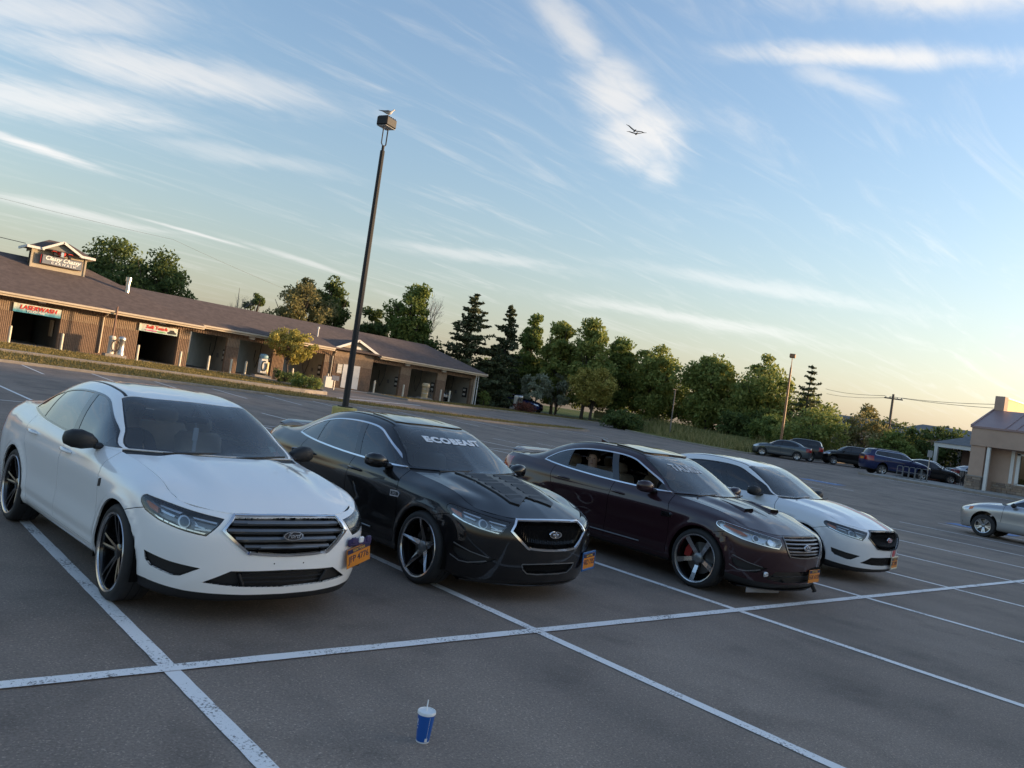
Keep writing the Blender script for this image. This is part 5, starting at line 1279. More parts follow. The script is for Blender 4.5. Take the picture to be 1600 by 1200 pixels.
def mirror_pod(root, side, mt):
    # pod at the front lower corner of the side glass
    P = []
    for (yy, sx, sz, ox, oz) in ((0, .05, .035, 0, -.02), (.05, .07, .06, .01, 0), (.12, .082, .078, .012, .008), (.19, .074, .072, 0, .01), (.235, .05, .05, -.015, .008), (.248, .02, .02, -.02, .006)):
        P.append([(ox + sx * (abs(math.cos(a)) ** .7) * (1 if math.cos(a) > 0 else -1), yy, oz + sz * (abs(math.sin(a)) ** .75) * (1 if math.sin(a) > 0 else -1)) for a in [2 * math.pi * k / 18 for k in range(18)]])
    b = MB(); v = [q for r_ in P for q in r_]; f = []
    for i in range(len(P) - 1): f += [(i * 18 + k, i * 18 + (k + 1) % 18, (i + 1) * 18 + (k + 1) % 18, (i + 1) * 18 + k) for k in range(18)]
    f += [tuple(range(18)), tuple(range(18 * (len(P) - 1), 18 * len(P)))]
    b.add([(x + .60, side * (y + .885), z + 1.070) for x, y, z in v], f)
    o = b.build('door_mirror', mt, root, 50)
    s = MB(); s.cbox((.62, side * .885, 1.035), (.11, .09, .05), .02); s.build('mirror_arm', BLK, o)
    g = MB(); g.cbox((.525, side * 1.01, 1.077), (.006, .15, .11), .003); g.build('mirror_glass', CHR, o)
    return o
def seat(root, x, y, mt, bench=False):
    w = .50 if not bench else 1.28
    s = MB(); s.cbox((x, y, .50), (.50, w, .16), .05); o = s.build('seat_cushion', mt, root, 50)
    b = MB(); rt = Matrix.Rotation(R(-16), 3, 'Y'); b.cbox((x - .32, y, .82), (.14, w - .03, .62), .05, rt); b.build('seat_back', mt, o, 50)
    for yy in ((y,) if not bench else (y - .4, y + .4)):
        h = MB(); h.cbox((x - .43, yy, 1.19), (.10, .27, .17), .045, rt); h.tube((x - .40, yy - .06, 1.05), (x - .42, yy - .06, 1.14), .008); h.tube((x - .40, yy + .06, 1.05), (x - .42, yy + .06, 1.14), .008); h.build('headrest', mt, o, 50)
    return o
def interior(root, seat_mt, dash_mt):
    d = MB()
    d.prism([(1.12, .96), (1.06, 1.025), (.80, 1.018), (.66, .97), (.64, .80), (.80, .60), (1.12, .58)], -.70, .70, 'y'); do = d.build('dashboard', dash_mt, root, 50)
    h = MB(); h.prism([(.80, 1.01), (.72, 1.055), (.65, 1.04), (.66, .97)], .19, .55, 'y'); h.build('instrument_hood', dash_mt, do, 40)
    c = MB(); c.cbox((.15, 0, .55), (1.0, .2, .22), .03); c.build('centre_console', dash_mt, do, 40)
    sw = MB(); pts = [(.56 + .06 * math.sin(a), .38 + .18 * math.cos(a), .92 + .17 * math.sin(a)) for a in [2 * math.pi * k / 24 for k in range(25)]]
    sw.path(pts, .016, 6); sw.cbox((.57, .38, .91), (.05, .13, .11), .02); sw.tube((.58, .38, .91), (.80, .38, .83), .03); sw.box((.565, .38, .92), (.02, .34, .03)); sw.build('steering_wheel', BLK, root, 40)
    for y in (-.38, .38): seat(root, .04, y, seat_mt)
    seat(root, -.85, 0, seat_mt, True)
    fl = MB(); fl.bbox((-1.9, -.74, .26), (1.1, .74, .30)); fl.build('cabin_floor', dash_mt, root)
    ps = MB(); ps.cbox((-1.52, 0, 1.03), (.55, 1.2, .03), .01); ps.build('parcel_shelf', dash_mt, root)
    mr = MB(); mr.cbox((.40, 0, 1.300), (.03, .23, .065), .02); mr.tube((.41, 0, 1.32), (.44, 0, 1.375), .008); mr.build('inside_mirror', BLK, root, 40)
def on_glass(root, sf, faces, me, name, mt, y0, z0, off=.004):
    """wrap flat lettering (x right, y up) on the windscreen, seen from the front"""
    vs = []; fs = []
    for f in faces:
        k = len(vs)
        for i in f: vs.append(sf.V[i][:3])
        fs.append(tuple(range(k, k + len(f))))
        vs += [(x, -y, z) for x, y, z in vs[k:k + len(f)]]
        fs.append(tuple(range(k + 2 * len(f) - 1, k + len(f) - 1, -1)))
    bv = BVHTree.FromPolygons(vs, fs)
    lo = None
    for v in me.vertices:
        y = y0 + v.co.x; z = z0 + v.co.y          # x of the text runs to the car's left = right as seen from ahead
        h, n, _, _ = bv.ray_cast(Vector((3, y, z)), Vector((-1, 0, 0)))
        if h is None:
            h = Vector((.2, y, z)); n = Vector((1, 0, 0))
        if n.x < 0: n = -n
        v.co = h + n * off
    return link(name, me, mt, root)
def loop_ring(pts, w, d, name, mt, root, taper=None):
    """moulding of rectangular section along closed 3-D loop pts [(pos, normal)]: w wide, d proud"""
    n = len(pts); v = []; f = []
    for i in range(n):
        p, nn = pts[i]; q = pts[(i + 1) % n][0]; r_ = pts[i - 1][0]
        t = (q - r_).normalized(); s = t.cross(nn).normalized() * (w / 2)
        v += [p - s - nn * .004, p - s * .7 + nn * d, p + s * .7 + nn * d, p + s - nn * .004]
    for i in range(n):
        a = i * 4; b = ((i + 1) % n) * 4
        f += [(a + k, a + k + 1, b + k + 1, b + k) for k in range(3)]
    m_ = MB(); m_.add(v, f); return m_.build(name, mt, root, 50)
def front_pt(sw, y, z, idx):
    """point on the front wall at (y, z)"""
    h, n, _, _ = idx.ray_cast(Vector((4, abs(y), z)), Vector((-1, 0, 0)))
    if h is None: return None
    if n.x < 0: n = -n
    return (Vector((h.x, math.copysign(h.y, y) if abs(y) > 1e-6 else 0, h.z)), Vector((n.x, math.copysign(n.y, y) * (1 if True else 0), n.z)))
def sedan(name, loc, rz, sp):
    """sp: paint, gen (1 later nose / 0 earlier nose), wheel, mirror, seat, dash, and flags"""
    root = empty(name, loc, rz)
    paint = sp['paint']; gen = sp.get('gen', 1)
    Wt, Tt = sedan_tables(sp)
    P, iu, iv = dense(Wt, .045, catmull, catmull, .03)
    for xa in (AX, -AX):
        rr = np.hypot(P[..., 0] - xa, P[..., 2] - WR)
        P[..., 1] += np.where((P[..., 1] > .6) & (P[..., 2] > .2), .016 * np.exp(-((rr - .405) / .035) ** 2), 0)
    # shallow bone line over the rocker
    sidez = np.exp(-((P[..., 2] - .355) / .022) ** 2) * (np.abs(P[..., 0] + .1) < 1.1) * (P[..., 1] > .6)
    P[..., 1] -= .016 * sidez
    zz_ = P[..., 2]; sg_ = 1 / (1 + np.exp(-(zz_ - .872) / .006)); P[..., 1] -= .011 * sg_ * np.exp(-np.maximum(zz_ - .872, 0) / .05) * (P[..., 1] > .7) * np.clip((1.9 - P[..., 0]) / .5, 0, 1) * np.clip((P[..., 0] + 2.3) / .5, 0, 1)
    sw = Surf(P, iu, iv, False, acol=int(len(iv) * .7))
    PT, su, sv = dense(Tt, .045, catmull, catmull, .03)
    st = Surf(PT, su, sv, False)
    wf, tf = sw.F, st.F
    vs = [v[:3] for v in sw.V]; idx = BVHTree.FromPolygons(vs, [f for f in sw.F if sw.ev(f, 6) < 1.3])
    side_ = lambda f: sw.ev(f, 1) > .55
    front = lambda f: sw.ev(f, 6) < 1.45 and sw.ev(f, 0) > 1.3
    # wheel openings
    for xa in (AX, -AX):
        arc = circle(xa, WR, .392, 36, R(-25), R(205)); arc = arc + [(xa - .392, -.1), (xa + .392, -.1)]
        gone, wf = sw.cut(wf, (0, 2), arc, side_)
    # ---- nose openings
    if gen:
        gr = smooth_poly([(-.405, .780), (0, .787), (.405, .780)], 4, False) + [(.42, .776), (.486, .700), (.480, .678)] + smooth_poly([(.33, .554), (.2, .541), (0, .535), (-.2, .541), (-.33, .554)], 3, False) + [(-.480, .678), (-.486, .700), (-.42, .776)]
        low = [(-.42, .408), (0, .416), (.42, .408), (.585, .316), (.36, .293), (0, .284), (-.36, .293), (-.585, .316)]
        head = smooth_poly([(.515, .760), (.70, .785), (.88, .809), (1.04, .828)], 3, False) + smooth_poly([(1.17, .842), (1.195, .830), (1.185, .800), (1.12, .757)], 3, False) + smooth_poly([(.98, .713), (.82, .678), (.68, .655)], 3, False) + [(.63, .650), (.575, .70)]
        if sp.get('sho'):
            low = [(-.30, .385), (0, .39), (.30, .385), (.345, .375), (.27, .300), (0, .293), (-.27, .300), (-.345, .375)]
    else:
        gr = smooth_poly([(-.385, .778), (0, .786), (.385, .778)], 4, False) + [(.40, .75), (.39, .67)] + smooth_poly([(.335, .582), (.2, .570), (0, .565), (-.2, .570), (-.335, .582)], 3, False) + [(-.39, .67), (-.40, .75)]
        low = [(-.50, .385), (0, .395), (.50, .385), (.60, .29), (.36, .256), (0, .250), (-.36, .256), (-.60, .29)]
        head = smooth_poly([(.465, .754), (.62, .782), (.85, .815), (1.05, .842)], 3, False) + smooth_poly([(1.25, .864), (1.295, .85), (1.28, .81), (1.16, .765)], 3, False) + smooth_poly([(.96, .715), (.76, .685), (.60, .665)], 3, False) + [(.51, .660), (.468, .71)]
    fog = [(1.07, .480), (1.05, .42), (1.0, .382), (.82, .345), (.76, .347), (.63, .416), (.85, .442)]
    gfaces, wf = sw.cut(wf, (1, 2), grow(gr, .0), lambda f: sw.ev(f, 6) < .7)
    lfaces, wf = sw.cut(wf, (1, 2), low, lambda f: sw.ev(f, 6) < .8)
    ffaces, wf = sw.cut(wf, (6, 2), fog, front)
    hfaces, wf = sw.cut(wf, (6, 2), head, front)
    hring, wf = sw.cut(wf, (6, 2), grow(head, .009), front)
    # ---- seams on the wall
    seams = []
    def seam(line, w=.008, ij=(0, 2), cond=side_):
        nonlocal wf
        s_, wf2 = sw.cut(wf, ij, ribbon(line, w), cond); wf = wf2; seams.append(s_)
    d1 = smooth_poly([(.965, .31), (.985, .50), (.975, .75), (.93, .93), (.89, 1.08)], 4, False)
    d2 = [(-.02, 1.12), (-.055, .80), (-.07, .31)]
    d3 = smooth_poly([(-1.17, 1.14), (-1.21, 1.02), (-1.18, .86), (-1.07, .74), (-.99, .60), (-.955, .45), (-.945, .31)], 4, False)
    seam(d1); seam(d2); seam(d3)
    seam([(.97, .305), (-.95, .305)], .005)
    seam([(1.13, .765), (1.23, .742), (1.345, .705)], .006, (6, 2), front)
    fuel = smooth_poly([(-1.62, .88), (-1.47, .88), (-1.47, 1.0), (-1.62, 1.0)], 3)
    # doors
    pd1 = d1 + [(0, 1.2)] + d2 + [(.96, .305)]
    pd2 = d2[::-1] + [(0, 1.3), (-1.17, 1.3)] + d3 + [(-.94, .305)]
    door1, wf = sw.cut(wf, (0, 2), pd1, side_)
    door2, wf = sw.cut(wf, (0, 2), pd2, side_)
    # bumper, black lower edge
    tail_, wf = sw.cut(wf, (0, 2), [(-2.12, .80), (-2.16, 1.07), (-2.9, 1.07), (-2.9, .84)], lambda f: sw.ev(f, 1) > .38)
    bump, wf = sw.cut(wf, (6, 2), [(-.1, -.1), (-.1, 1.2), (1.08, 1.2), (1.20, .79), (1.27, .745), (1.345, .705), (1.42, .55), (1.42, -.1)], lambda f: sw.ev(f, 0) > 1.2)
    lowb, bump = sw.cut(bump, (6, 2), [(-.1, 0), (-.1, .228), (.3, .230), (.7, .245), (1.0, .275), (1.5, .35), (1.5, 0)] if not sp.get('sho') else [(-.1, 0), (-.1, .205), (1.5, .215), (1.5, 0)])
    lows = [f for f in wf if sw.ev(f, 2) < .245 and sw.ev(f, 0) > -2.2]; ls = set(lows); wf = [f for f in wf if f not in ls]
    for s_ in ('L', 'R'):
        o = link('front_door', surf_mesh('front_door', sw, door1, s_, 0, .012), paint, root); sg = 1 if s_ == 'L' else -1
        hd = lambda x, z, par: handle(x, sg, z, par, sp.get('handle', paint))
        hd(.10, .915, o)
        o = link('rear_door', surf_mesh('rear_door', sw, door2, s_, 0, .012), paint, root)
        hd(-.93, .94, o)
        link('rocker_trim', surf_mesh('rocker_trim', sw, lows, s_, 0, .0), BLK, root)
        link('tail_light', surf_mesh('tail_light', sw, tail_, s_, .002, .01), REDL, root)
        # headlight
        h = link('headlight', surf_mesh('headlight', sw, hfaces, s_, .0005, 0), LGL, root)
        tag(h, label=None)
        link('lamp_surround', surf_mesh('lamp_surround', sw, hring, s_, -.004, .01), GLB if gen else CHR, h)
        link('lamp_housing', surf_mesh('lamp_housing', sw, hfaces, s_, -.055, -.055), LAMPD if gen else LAMPW, h)
        inner(sw, h, s_, head, gen)
        v = link('bumper_vent', surf_mesh('bumper_vent', sw, ffaces, s_, -.022, -.022), BLK, root)
    body = link('body_shell', surf_mesh('body_shell', sw, wf, 'join', 0, .015), paint, root)
    link('front_bumper', surf_mesh('front_bumper', sw, bump, 'join', 0, .015), paint, root)
    link('front_valance', surf_mesh('front_valance', sw, lowb, 'join', -.004, .01), BLK, root)
    [link('panel_gap', surf_mesh('panel_gap', sw, q_, e_, -.006), GAP, root) for q_ in seams if q_ for e_ in 'LR']
    if sp.get('fogtrim'):
        for s_ in ('L', 'R'):
            for pl_ in ([(.70, .428), (.88, .462), (1.06, .515), (1.06, .506), (.88, .453), (.70, .420)], [(.72, .395), (.88, .358), (.98, .358), (1.08, .40), (1.075, .388), (.98, .348), (.88, .348), (.71, .386)]):
                a_, _ = sw.cut([f for f in sw.F if .6 < sw.ev(f, 6) < 1.2 and sw.ev(f, 2) < .6], (6, 2), pl_); link('fog_trim', surf_mesh('fog_trim', sw, a_, s_, .005, .008), GRYP, root)
    # ---- grille
    recess('grille_back', sw, gfaces, .05, GAP, root)
    recess('lower_grille_back', sw, lfaces, .035, GAP if sp.get('sho') else BLK, root)
    ringp = [front_pt(sw, y, z, idx) for y, z in smooth_poly(grow(gr, .008), 2)]; ringp = [q for q in ringp if q]
    gfr = loop_ring(ringp, sp.get('ringw', .026), .012, 'grille_surround', sp.get('ringm', CHR), root)
    nose(sw, idx, root, sp, gr, low, gen)
    # ---- upper body
    hoodseam, tf = st.cut(tf, (7, 8), [(-.1, -.1), (4.0, -.1), (4.0, .055), (.03, .055), (.03, 5.2), (-.1, 5.2)])
    hood_, tf = st.cut(tf, (7, 8), [(-.2, -.2), (3.9, -.2), (3.9, 5.2), (-.2, 5.2)])
    cowl, tf = st.cut(tf, (7, 8), [(3.8, -.2), (5.0, -.2), (5.0, 5.2), (3.8, 5.2)])
    sh = smooth_poly([(5.04, 2.95), (6, 2.72), (7, 2.62), (7.86, 2.75)], 3, False)
    ws = sh + [(7.95, 3.4), (8.0, 5.2), (5.02, 5.2)]
    wsf, tf = st.cut(tf, (7, 8), ws)
    fr = smooth_poly([(5.16, 3.05), (6, 2.86), (7, 2.78), (7.68, 2.95)], 3, False) + [(7.74, 3.5), (7.78, 5.2), (5.12, 5.2)]
    clear, frit = st.cut(wsf, (7, 8), fr)
    wring, tf = st.cut(tf, (7, 8), sh + [(7.95, 3.4), (8.0, 5.2), (8.03, 5.2), (7.98, 3.3), (7.9, 2.62)] + [(a, b - .13) for a, b in sh[::-1]])
    bl = [(12.05, 5.2), (12.1, 3.0), (12.6, 2.62), (13.6, 2.6), (14.15, 2.9), (14.2, 5.2)]
    back, tf = st.cut(tf, (7, 8), bl)
    if gen == 1 or True:
        dlo = smooth_poly([(.84, 1.062), (.3, 1.056), (-.3, 1.064), (-.9, 1.090), (-1.3, 1.118)], 3, False) + smooth_poly([(-1.48, 1.136), (-1.45, 1.165), (-1.30, 1.258), (-1.10, 1.328), (-.82, 1.378), (-.48, 1.400), (-.15, 1.398), (.08, 1.370), (.28, 1.300), (.55, 1.190)], 3, False)
    sidec = lambda f: st.ev(f, 8) < 2.25 and 4.9 < st.ev(f, 7) < 14.9
    glassf, tf = st.cut(tf, (0, 2), dlo, sidec)
    trim, tf = st.cut(tf, (0, 2), grow(dlo, .016), sidec)
    bp, glassf = st.cut(glassf, (0, 2), [(.08, 1.0), (-.27, 1.5), (-.385, 1.5), (-.03, 1.0)])
    rq, glassf = st.cut(glassf, (0, 2), [(-.93, 1.0), (-1.08, 1.5), (-1.105, 1.5), (-.955, 1.0)])
    sail, glassf = st.cut(glassf, (0, 2), [(.66, 1.0), (.66, 1.25), (1.0, 1.25), (1.0, 1.0)])
    sun_, tf2 = st.cut(tf, (7, 8), [(8.35, 3.35), (8.3, 5.2), (9.75, 5.2), (9.75, 3.35)]) if sp.get('sunroof') else ([], tf)
    tf = tf2
    groove, tf = st.cut(tf, (7, 8), [(8.0, 3.02), (12.0, 3.02), (12.0, 3.14), (8.0, 3.14)])
    trk, tf = st.cut(tf, (7, 8), [(14.95, .3), (17.2, .3), (17.2, 5.2), (14.95, 5.2)])
    tgap, tf = st.cut(tf, (7, 8), [(14.91, .24), (17.2, .24), (17.2, 5.2), (14.91, 5.2)])
    hood_o = link('hood', surf_mesh('hood', st, hood_, 'join', 0, .02), sp.get('hoodm', paint), root)
    link('hood_gap', surf_mesh('hood_gap', st, hoodseam, 'join', -.008), GAP, root)
    link('cowl', surf_mesh('cowl', st, cowl, 'join', -.012), BLK, root)
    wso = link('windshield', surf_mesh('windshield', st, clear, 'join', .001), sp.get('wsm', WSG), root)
    link('windshield_border', surf_mesh('windshield_border', st, frit, 'join', .001), GLB, wso)
    link('windshield_seal', surf_mesh('windshield_seal', st, wring, 'join', -.003), BLK, root)
    link('rear_window', surf_mesh('rear_window', st, back, 'join', .001), TNT, root)
    link('roof', surf_mesh('roof', st, tf, 'join', 0, .01), paint, root)
    [link('roof_groove', surf_mesh('roof_groove', st, groove, q_, -.006), BLK, root) for q_ in 'LR']
    link('trunk_lid', surf_mesh('trunk_lid', st, trk, 'join', 0, .01), paint, root)
    link('trunk_gap', surf_mesh('trunk_gap', st, tgap, 'join', -.006), GAP, root)
    hl = MB()
    link('headliner', surf_mesh('headliner', st, [f for f in tf if st.ev(f, 8) > 3.2 and 8 < st.ev(f, 7) < 12.2], 'join', -.03), sp['seat'], root)
    if sun_: link('sunroof', surf_mesh('sunroof', st, sun_, 'join', sp.get('sunup', .006), .02), GLB, root)
    sgl = sp.get('side_glass', TNT)
    pil = lambda f: -.02 - (st.ev(f, 2) - 1.06) * .7
    gf = [f for f in glassf if st.ev(f, 0) > pil(f)]; gq = [f for f in glassf if st.ev(f, 0) < -.962 - (st.ev(f, 2) - 1.06) * .3]; sq_ = set(gf) | set(gq); gm = [f for f in glassf if f not in sq_]
    for s_ in ('L', 'R'):
        opn = sp.get('open', '') if s_ == 'R' else ''
        if 'f' not in opn: link('front_side_window', surf_mesh('front_side_window', st, gf, s_), sgl, root)
        if 'r' in opn:
            lowg = [f for f in gm if st.ev(f, 2) < 1.14]
            link('rear_side_window', surf_mesh('rear_side_window', st, lowg, s_), TNT, root)
        else: link('rear_side_window', surf_mesh('rear_side_window', st, gm, s_), sp.get('rear_glass', TNT), root)
        link('quarter_window', surf_mesh('quarter_window', st, gq, s_), sp.get('rear_glass', TNT), root)
        [link('window_pillar', surf_mesh('window_pillar', st, q_, s_, .003, .006), GLB, root) for q_ in (bp, rq, sail) if q_]
        link('window_trim', surf_mesh('window_trim', st, trim, s_, .004, .008), sp.get('trim', GLB), root)
        mirror_pod(root, 1 if s_ == 'L' else -1, sp.get('mirror', paint))
        # inner door cards
        link('door_card', surf_mesh('door_card', sw, [f for f in door1 + door2 if sw.ev(f, 2) > .45], s_, -.07), sp['dash'], root)
    # wheel wells, floor pan
    for xa in (AX, -AX):
        for sg in (1, -1):
            w = MB(); n = 20; v = []; f = []
            for k in range(n + 1):
                a = math.pi * (-.1 + 1.2 * k / n)
                for yy in (.52, .93): v.append((xa + .405 * math.cos(a), sg * yy, WR + .405 * math.sin(a)))
            f = [(2 * k, 2 * k + 1, 2 * k + 3, 2 * k + 2) for k in range(n)] + [tuple(range(0, 2 * n + 2, 2))]
            w.add(v, f); w.build('wheel_well', GAP, root)
    fp = MB(); fp.prism([(2.06, .19), (2.04, .60), (1.9, .62), (-2.4, .45), (-2.5, .26), (-1.95, .24), (1.9, .18)], -.55, .55, 'y'); fp.build('underbody', GAP, root)
    interior(root, sp['seat'], sp['dash'])
    for xa in (AX, -AX):
        for sg in (1, -1):
            add_wheel(root, sp['wheel'], xa, sg * .825, sg, sp.get('steer', 0) if xa > 0 else 0, 1, sp.get('caliper'))
    # wipers
    for (x0, y0, x1, y1) in ((1.06, -.52, .98, .10), (1.09, .10, .98, .60)):
        wp = MB(); wp.path([(x0, y0, 1.058), ((x0 + x1) / 2 + .04, (y0 + y1) / 2, 1.074), (x1 + .02, y1, 1.084)], .009, 6); wp.build('wiper', BLK, root)
    return root, sw, st, wsf, hood_, idx, hood_o
def handle(x, sg, z, par, mt):
    p = MB(); pts = [(x + .11, .940, z - .006), (x + .085, .968, z), (x, .980, z + .004), (x - .085, .972, z + .006), (x - .115, .945, z + .004)]
    v = []; f = []
    p.path([(a, sg * b, c) for a, b, c in pts], [.010, .014, .016, .015, .010], 8)
    o = p.build('door_handle', mt, par, 50)
    c = MB(); c.lathe([(.0, .954), (.04, .952), (.052, .946)], 14, 'y', (x, 0, z - .004)); c.v = [(a, sg * b, cc) for a, b, cc in c.v]; return o
def inner(sw, h, s_, head, gen):
    """projector, amber reflector and light bars inside a headlamp, sunk below the lens"""
    def sub(poly, name, off, mt, sk=.02):
        fs, _ = sw.cut([f for f in sw.F if sw.ev(f, 6) < 1.5 and sw.ev(f, 2) > .6], (6, 2), poly, None)
        link(name, surf_mesh(name, sw, fs, s_, off, sk), mt, h)
    if gen:
        sub([(1.02, .792), (1.14, .818), (1.16, .808), (1.10, .775), (1.01, .750)], 'turn_signal', -.02, AMB)
        sub([(.80, .785), (1.0, .810), (1.0, .800), (.82, .772)], 'light_bar', -.012, LAMPW)
        sub([(.86, .757), (.99, .782), (.98, .765), (.87, .744)], 'light_bar', -.02, LAMPW)
        sub(circle(.79, .727, .046, 20), 'projector_bezel', -.02, LAMPW)
        sub(circle(.785, .725, .034, 20), 'projector', -.012, mat('projector_glass', (.12, .14, .16), .05, .3, coat=1))
        for k in range(3): sub([(.595 + .045 * k, .676 + .010 * k), (.71, .680 + .024 * k), (.71, .692 + .024 * k), (.595 + .045 * k, .690 + .010 * k)], 'reflector', -.025, LAMPW)
        sub([(.55, .744), (.72, .769), (.72, .758), (.56, .732)], 'reflector', -.02, LAMPW)
        sub([(.63, .662), (.82, .689), (.98, .724), (1.11, .768), (1.12, .758), (.98, .714), (.82, .679), (.64, .652)], 'light_strip', -.006, CHR)
    else:
        sub([(.97, .797), (1.20, .838), (1.22, .82), (1.08, .78), (.95, .748), (.89, .758)], 'turn_signal', -.02, AMB)
        sub(circle(.80, .742, .042, 20), 'projector_bezel', -.02, CHR)
        sub(circle(.80, .742, .031, 20), 'projector', -.012, mat('projector_glass', (.12, .14, .16), .05, .3, coat=1))
        sub(circle(.61, .718, .038, 20), 'reflector', -.02, CHR)
def bar_front(root, idx, sw, y0, y1, zf, h, depth, name, mt, n=14, push=-.02):
    """horizontal bar across the nose that follows its curve; zf(y) = centre height"""
    v = []; f = []
    for i in range(n + 1):
        y = y0 + (y1 - y0) * i / n; p = front_pt(sw, y, zf(y), idx)
        if p is None: continue
        x = p[0].x + push
        v += [(x - .03, y, zf(y) - h / 2), (x, y, zf(y) - h / 2 * .8), (x + depth, y, zf(y) + h * .1), (x, y, zf(y) + h / 2 * .9), (x - .03, y, zf(y) + h / 2)]
    m_ = len(v) // 5
    for i in range(m_ - 1):
        a = i * 5; f += [(a + k, a + (k + 1) % 5, a + 5 + (k + 1) % 5, a + 5 + k) for k in range(5)]
    f += [tuple(range(5)), tuple(range((m_ - 1) * 5, m_ * 5))]
    b = MB(); b.add(v, f); return b.build(name, mt, root, 30)
def emblem(root, x, z, mt_in, script=True, y=0, s=1.0):
    e = MB(); n = 32
    ring = [(0, .083 * s * math.cos(2 * math.pi * k / n), .036 * s * math.sin(2 * math.pi * k / n)) for k in range(n)]
    v = [(x, y + a, z + b) for _, a, b in ring] + [(x + .012, y + a * .97, z + b * .95) for _, a, b in ring] + [(x + .012, y + a * .86, z + b * .80) for _, a, b in ring] + [(x + .008, y + a * .84, z + b * .78) for _, a, b in ring]
    f = [(r_ * n + k, r_ * n + (k + 1) % n, (r_ + 1) * n + (k + 1) % n, (r_ + 1) * n + k) for r_ in range(3) for k in range(n)]
    e.add(v, f); o = e.build('emblem', CHR, root, 30)
    i = MB(); i.add([(x + .0085, y + a * .85, z + b * .79) for _, a, b in ring], [tuple(range(n))]); i.build('emblem_field', mt_in, o)
    if script: text('lettering', 'Ford', .052 * s, (x + .010, y, z), (R(90), 0, R(90)), CHR, o, .002, shear=.35, bold=.0012)
    else:
        for a in (0, 90):
            t = MB(); t.cbox((x + .011, y, z), (.006, .022 if a else .08 * s, .05 * s if a else .018), .003); t.build('emblem_cross', CHR, o)
    return o
def pgon_clip(poly, y):
    """z range of polygon at y"""
    zs = []
    n = len(poly)
    for i in range(n):
        (a, b), (c, d) = poly[i], poly[(i + 1) % n]
        if (a - y) * (c - y) <= 0 and abs(a - c) > 1e-9: zs.append(b + (d - b) * (y - a) / (c - a))
    return (min(zs), max(zs)) if len(zs) >= 2 else None
def hrange(poly, z):
    zs = []
    n = len(poly)
    for i in range(n):
        (a, b), (c, d) = poly[i], poly[(i + 1) % n]
        if (b - z) * (d - z) <= 0 and abs(b - d) > 1e-9: zs.append(a + (c - a) * (z - b) / (d - b))
    return (min(zs), max(zs)) if len(zs) >= 2 else None
def mesh_screen(root, idx, sw, poly, name, push, pitch=.022):
    b = MB(); w = .0022
    z0 = min(p[1] for p in poly); z1 = max(p[1] for p in poly); k = 0; z = z0
    cells = []
    while z < z1:
        h = hrange(poly, z)
        if h:
            y = h[0] + (pitch / 2 if k % 2 else 0)
            while y < h[1]:
                cells.append((y, z)); y += pitch
        z += pitch * .42; k += 1
    for (y, z) in cells:                 # little open diamonds
        p = front_pt(sw, y, min(max(z, .2), .85), idx)
        if not p: continue
        x = p[0].x + push; a, c = pitch * .5, pitch * .42
        for (y0_, z0_), (y1_, z1_) in (((-a, 0), (0, c)), ((0, c), (a, 0))):
            b.add([(x, y + y0_, z + z0_ - w), (x, y + y1_, z + z1_ - w), (x + .003, y + y1_, z + z1_ + w), (x + .003, y + y0_, z + z0_ + w)], [(0, 1, 2, 3)])
    o = b.build(name, GLB, root); o['kind'] = 'stuff'
    return o
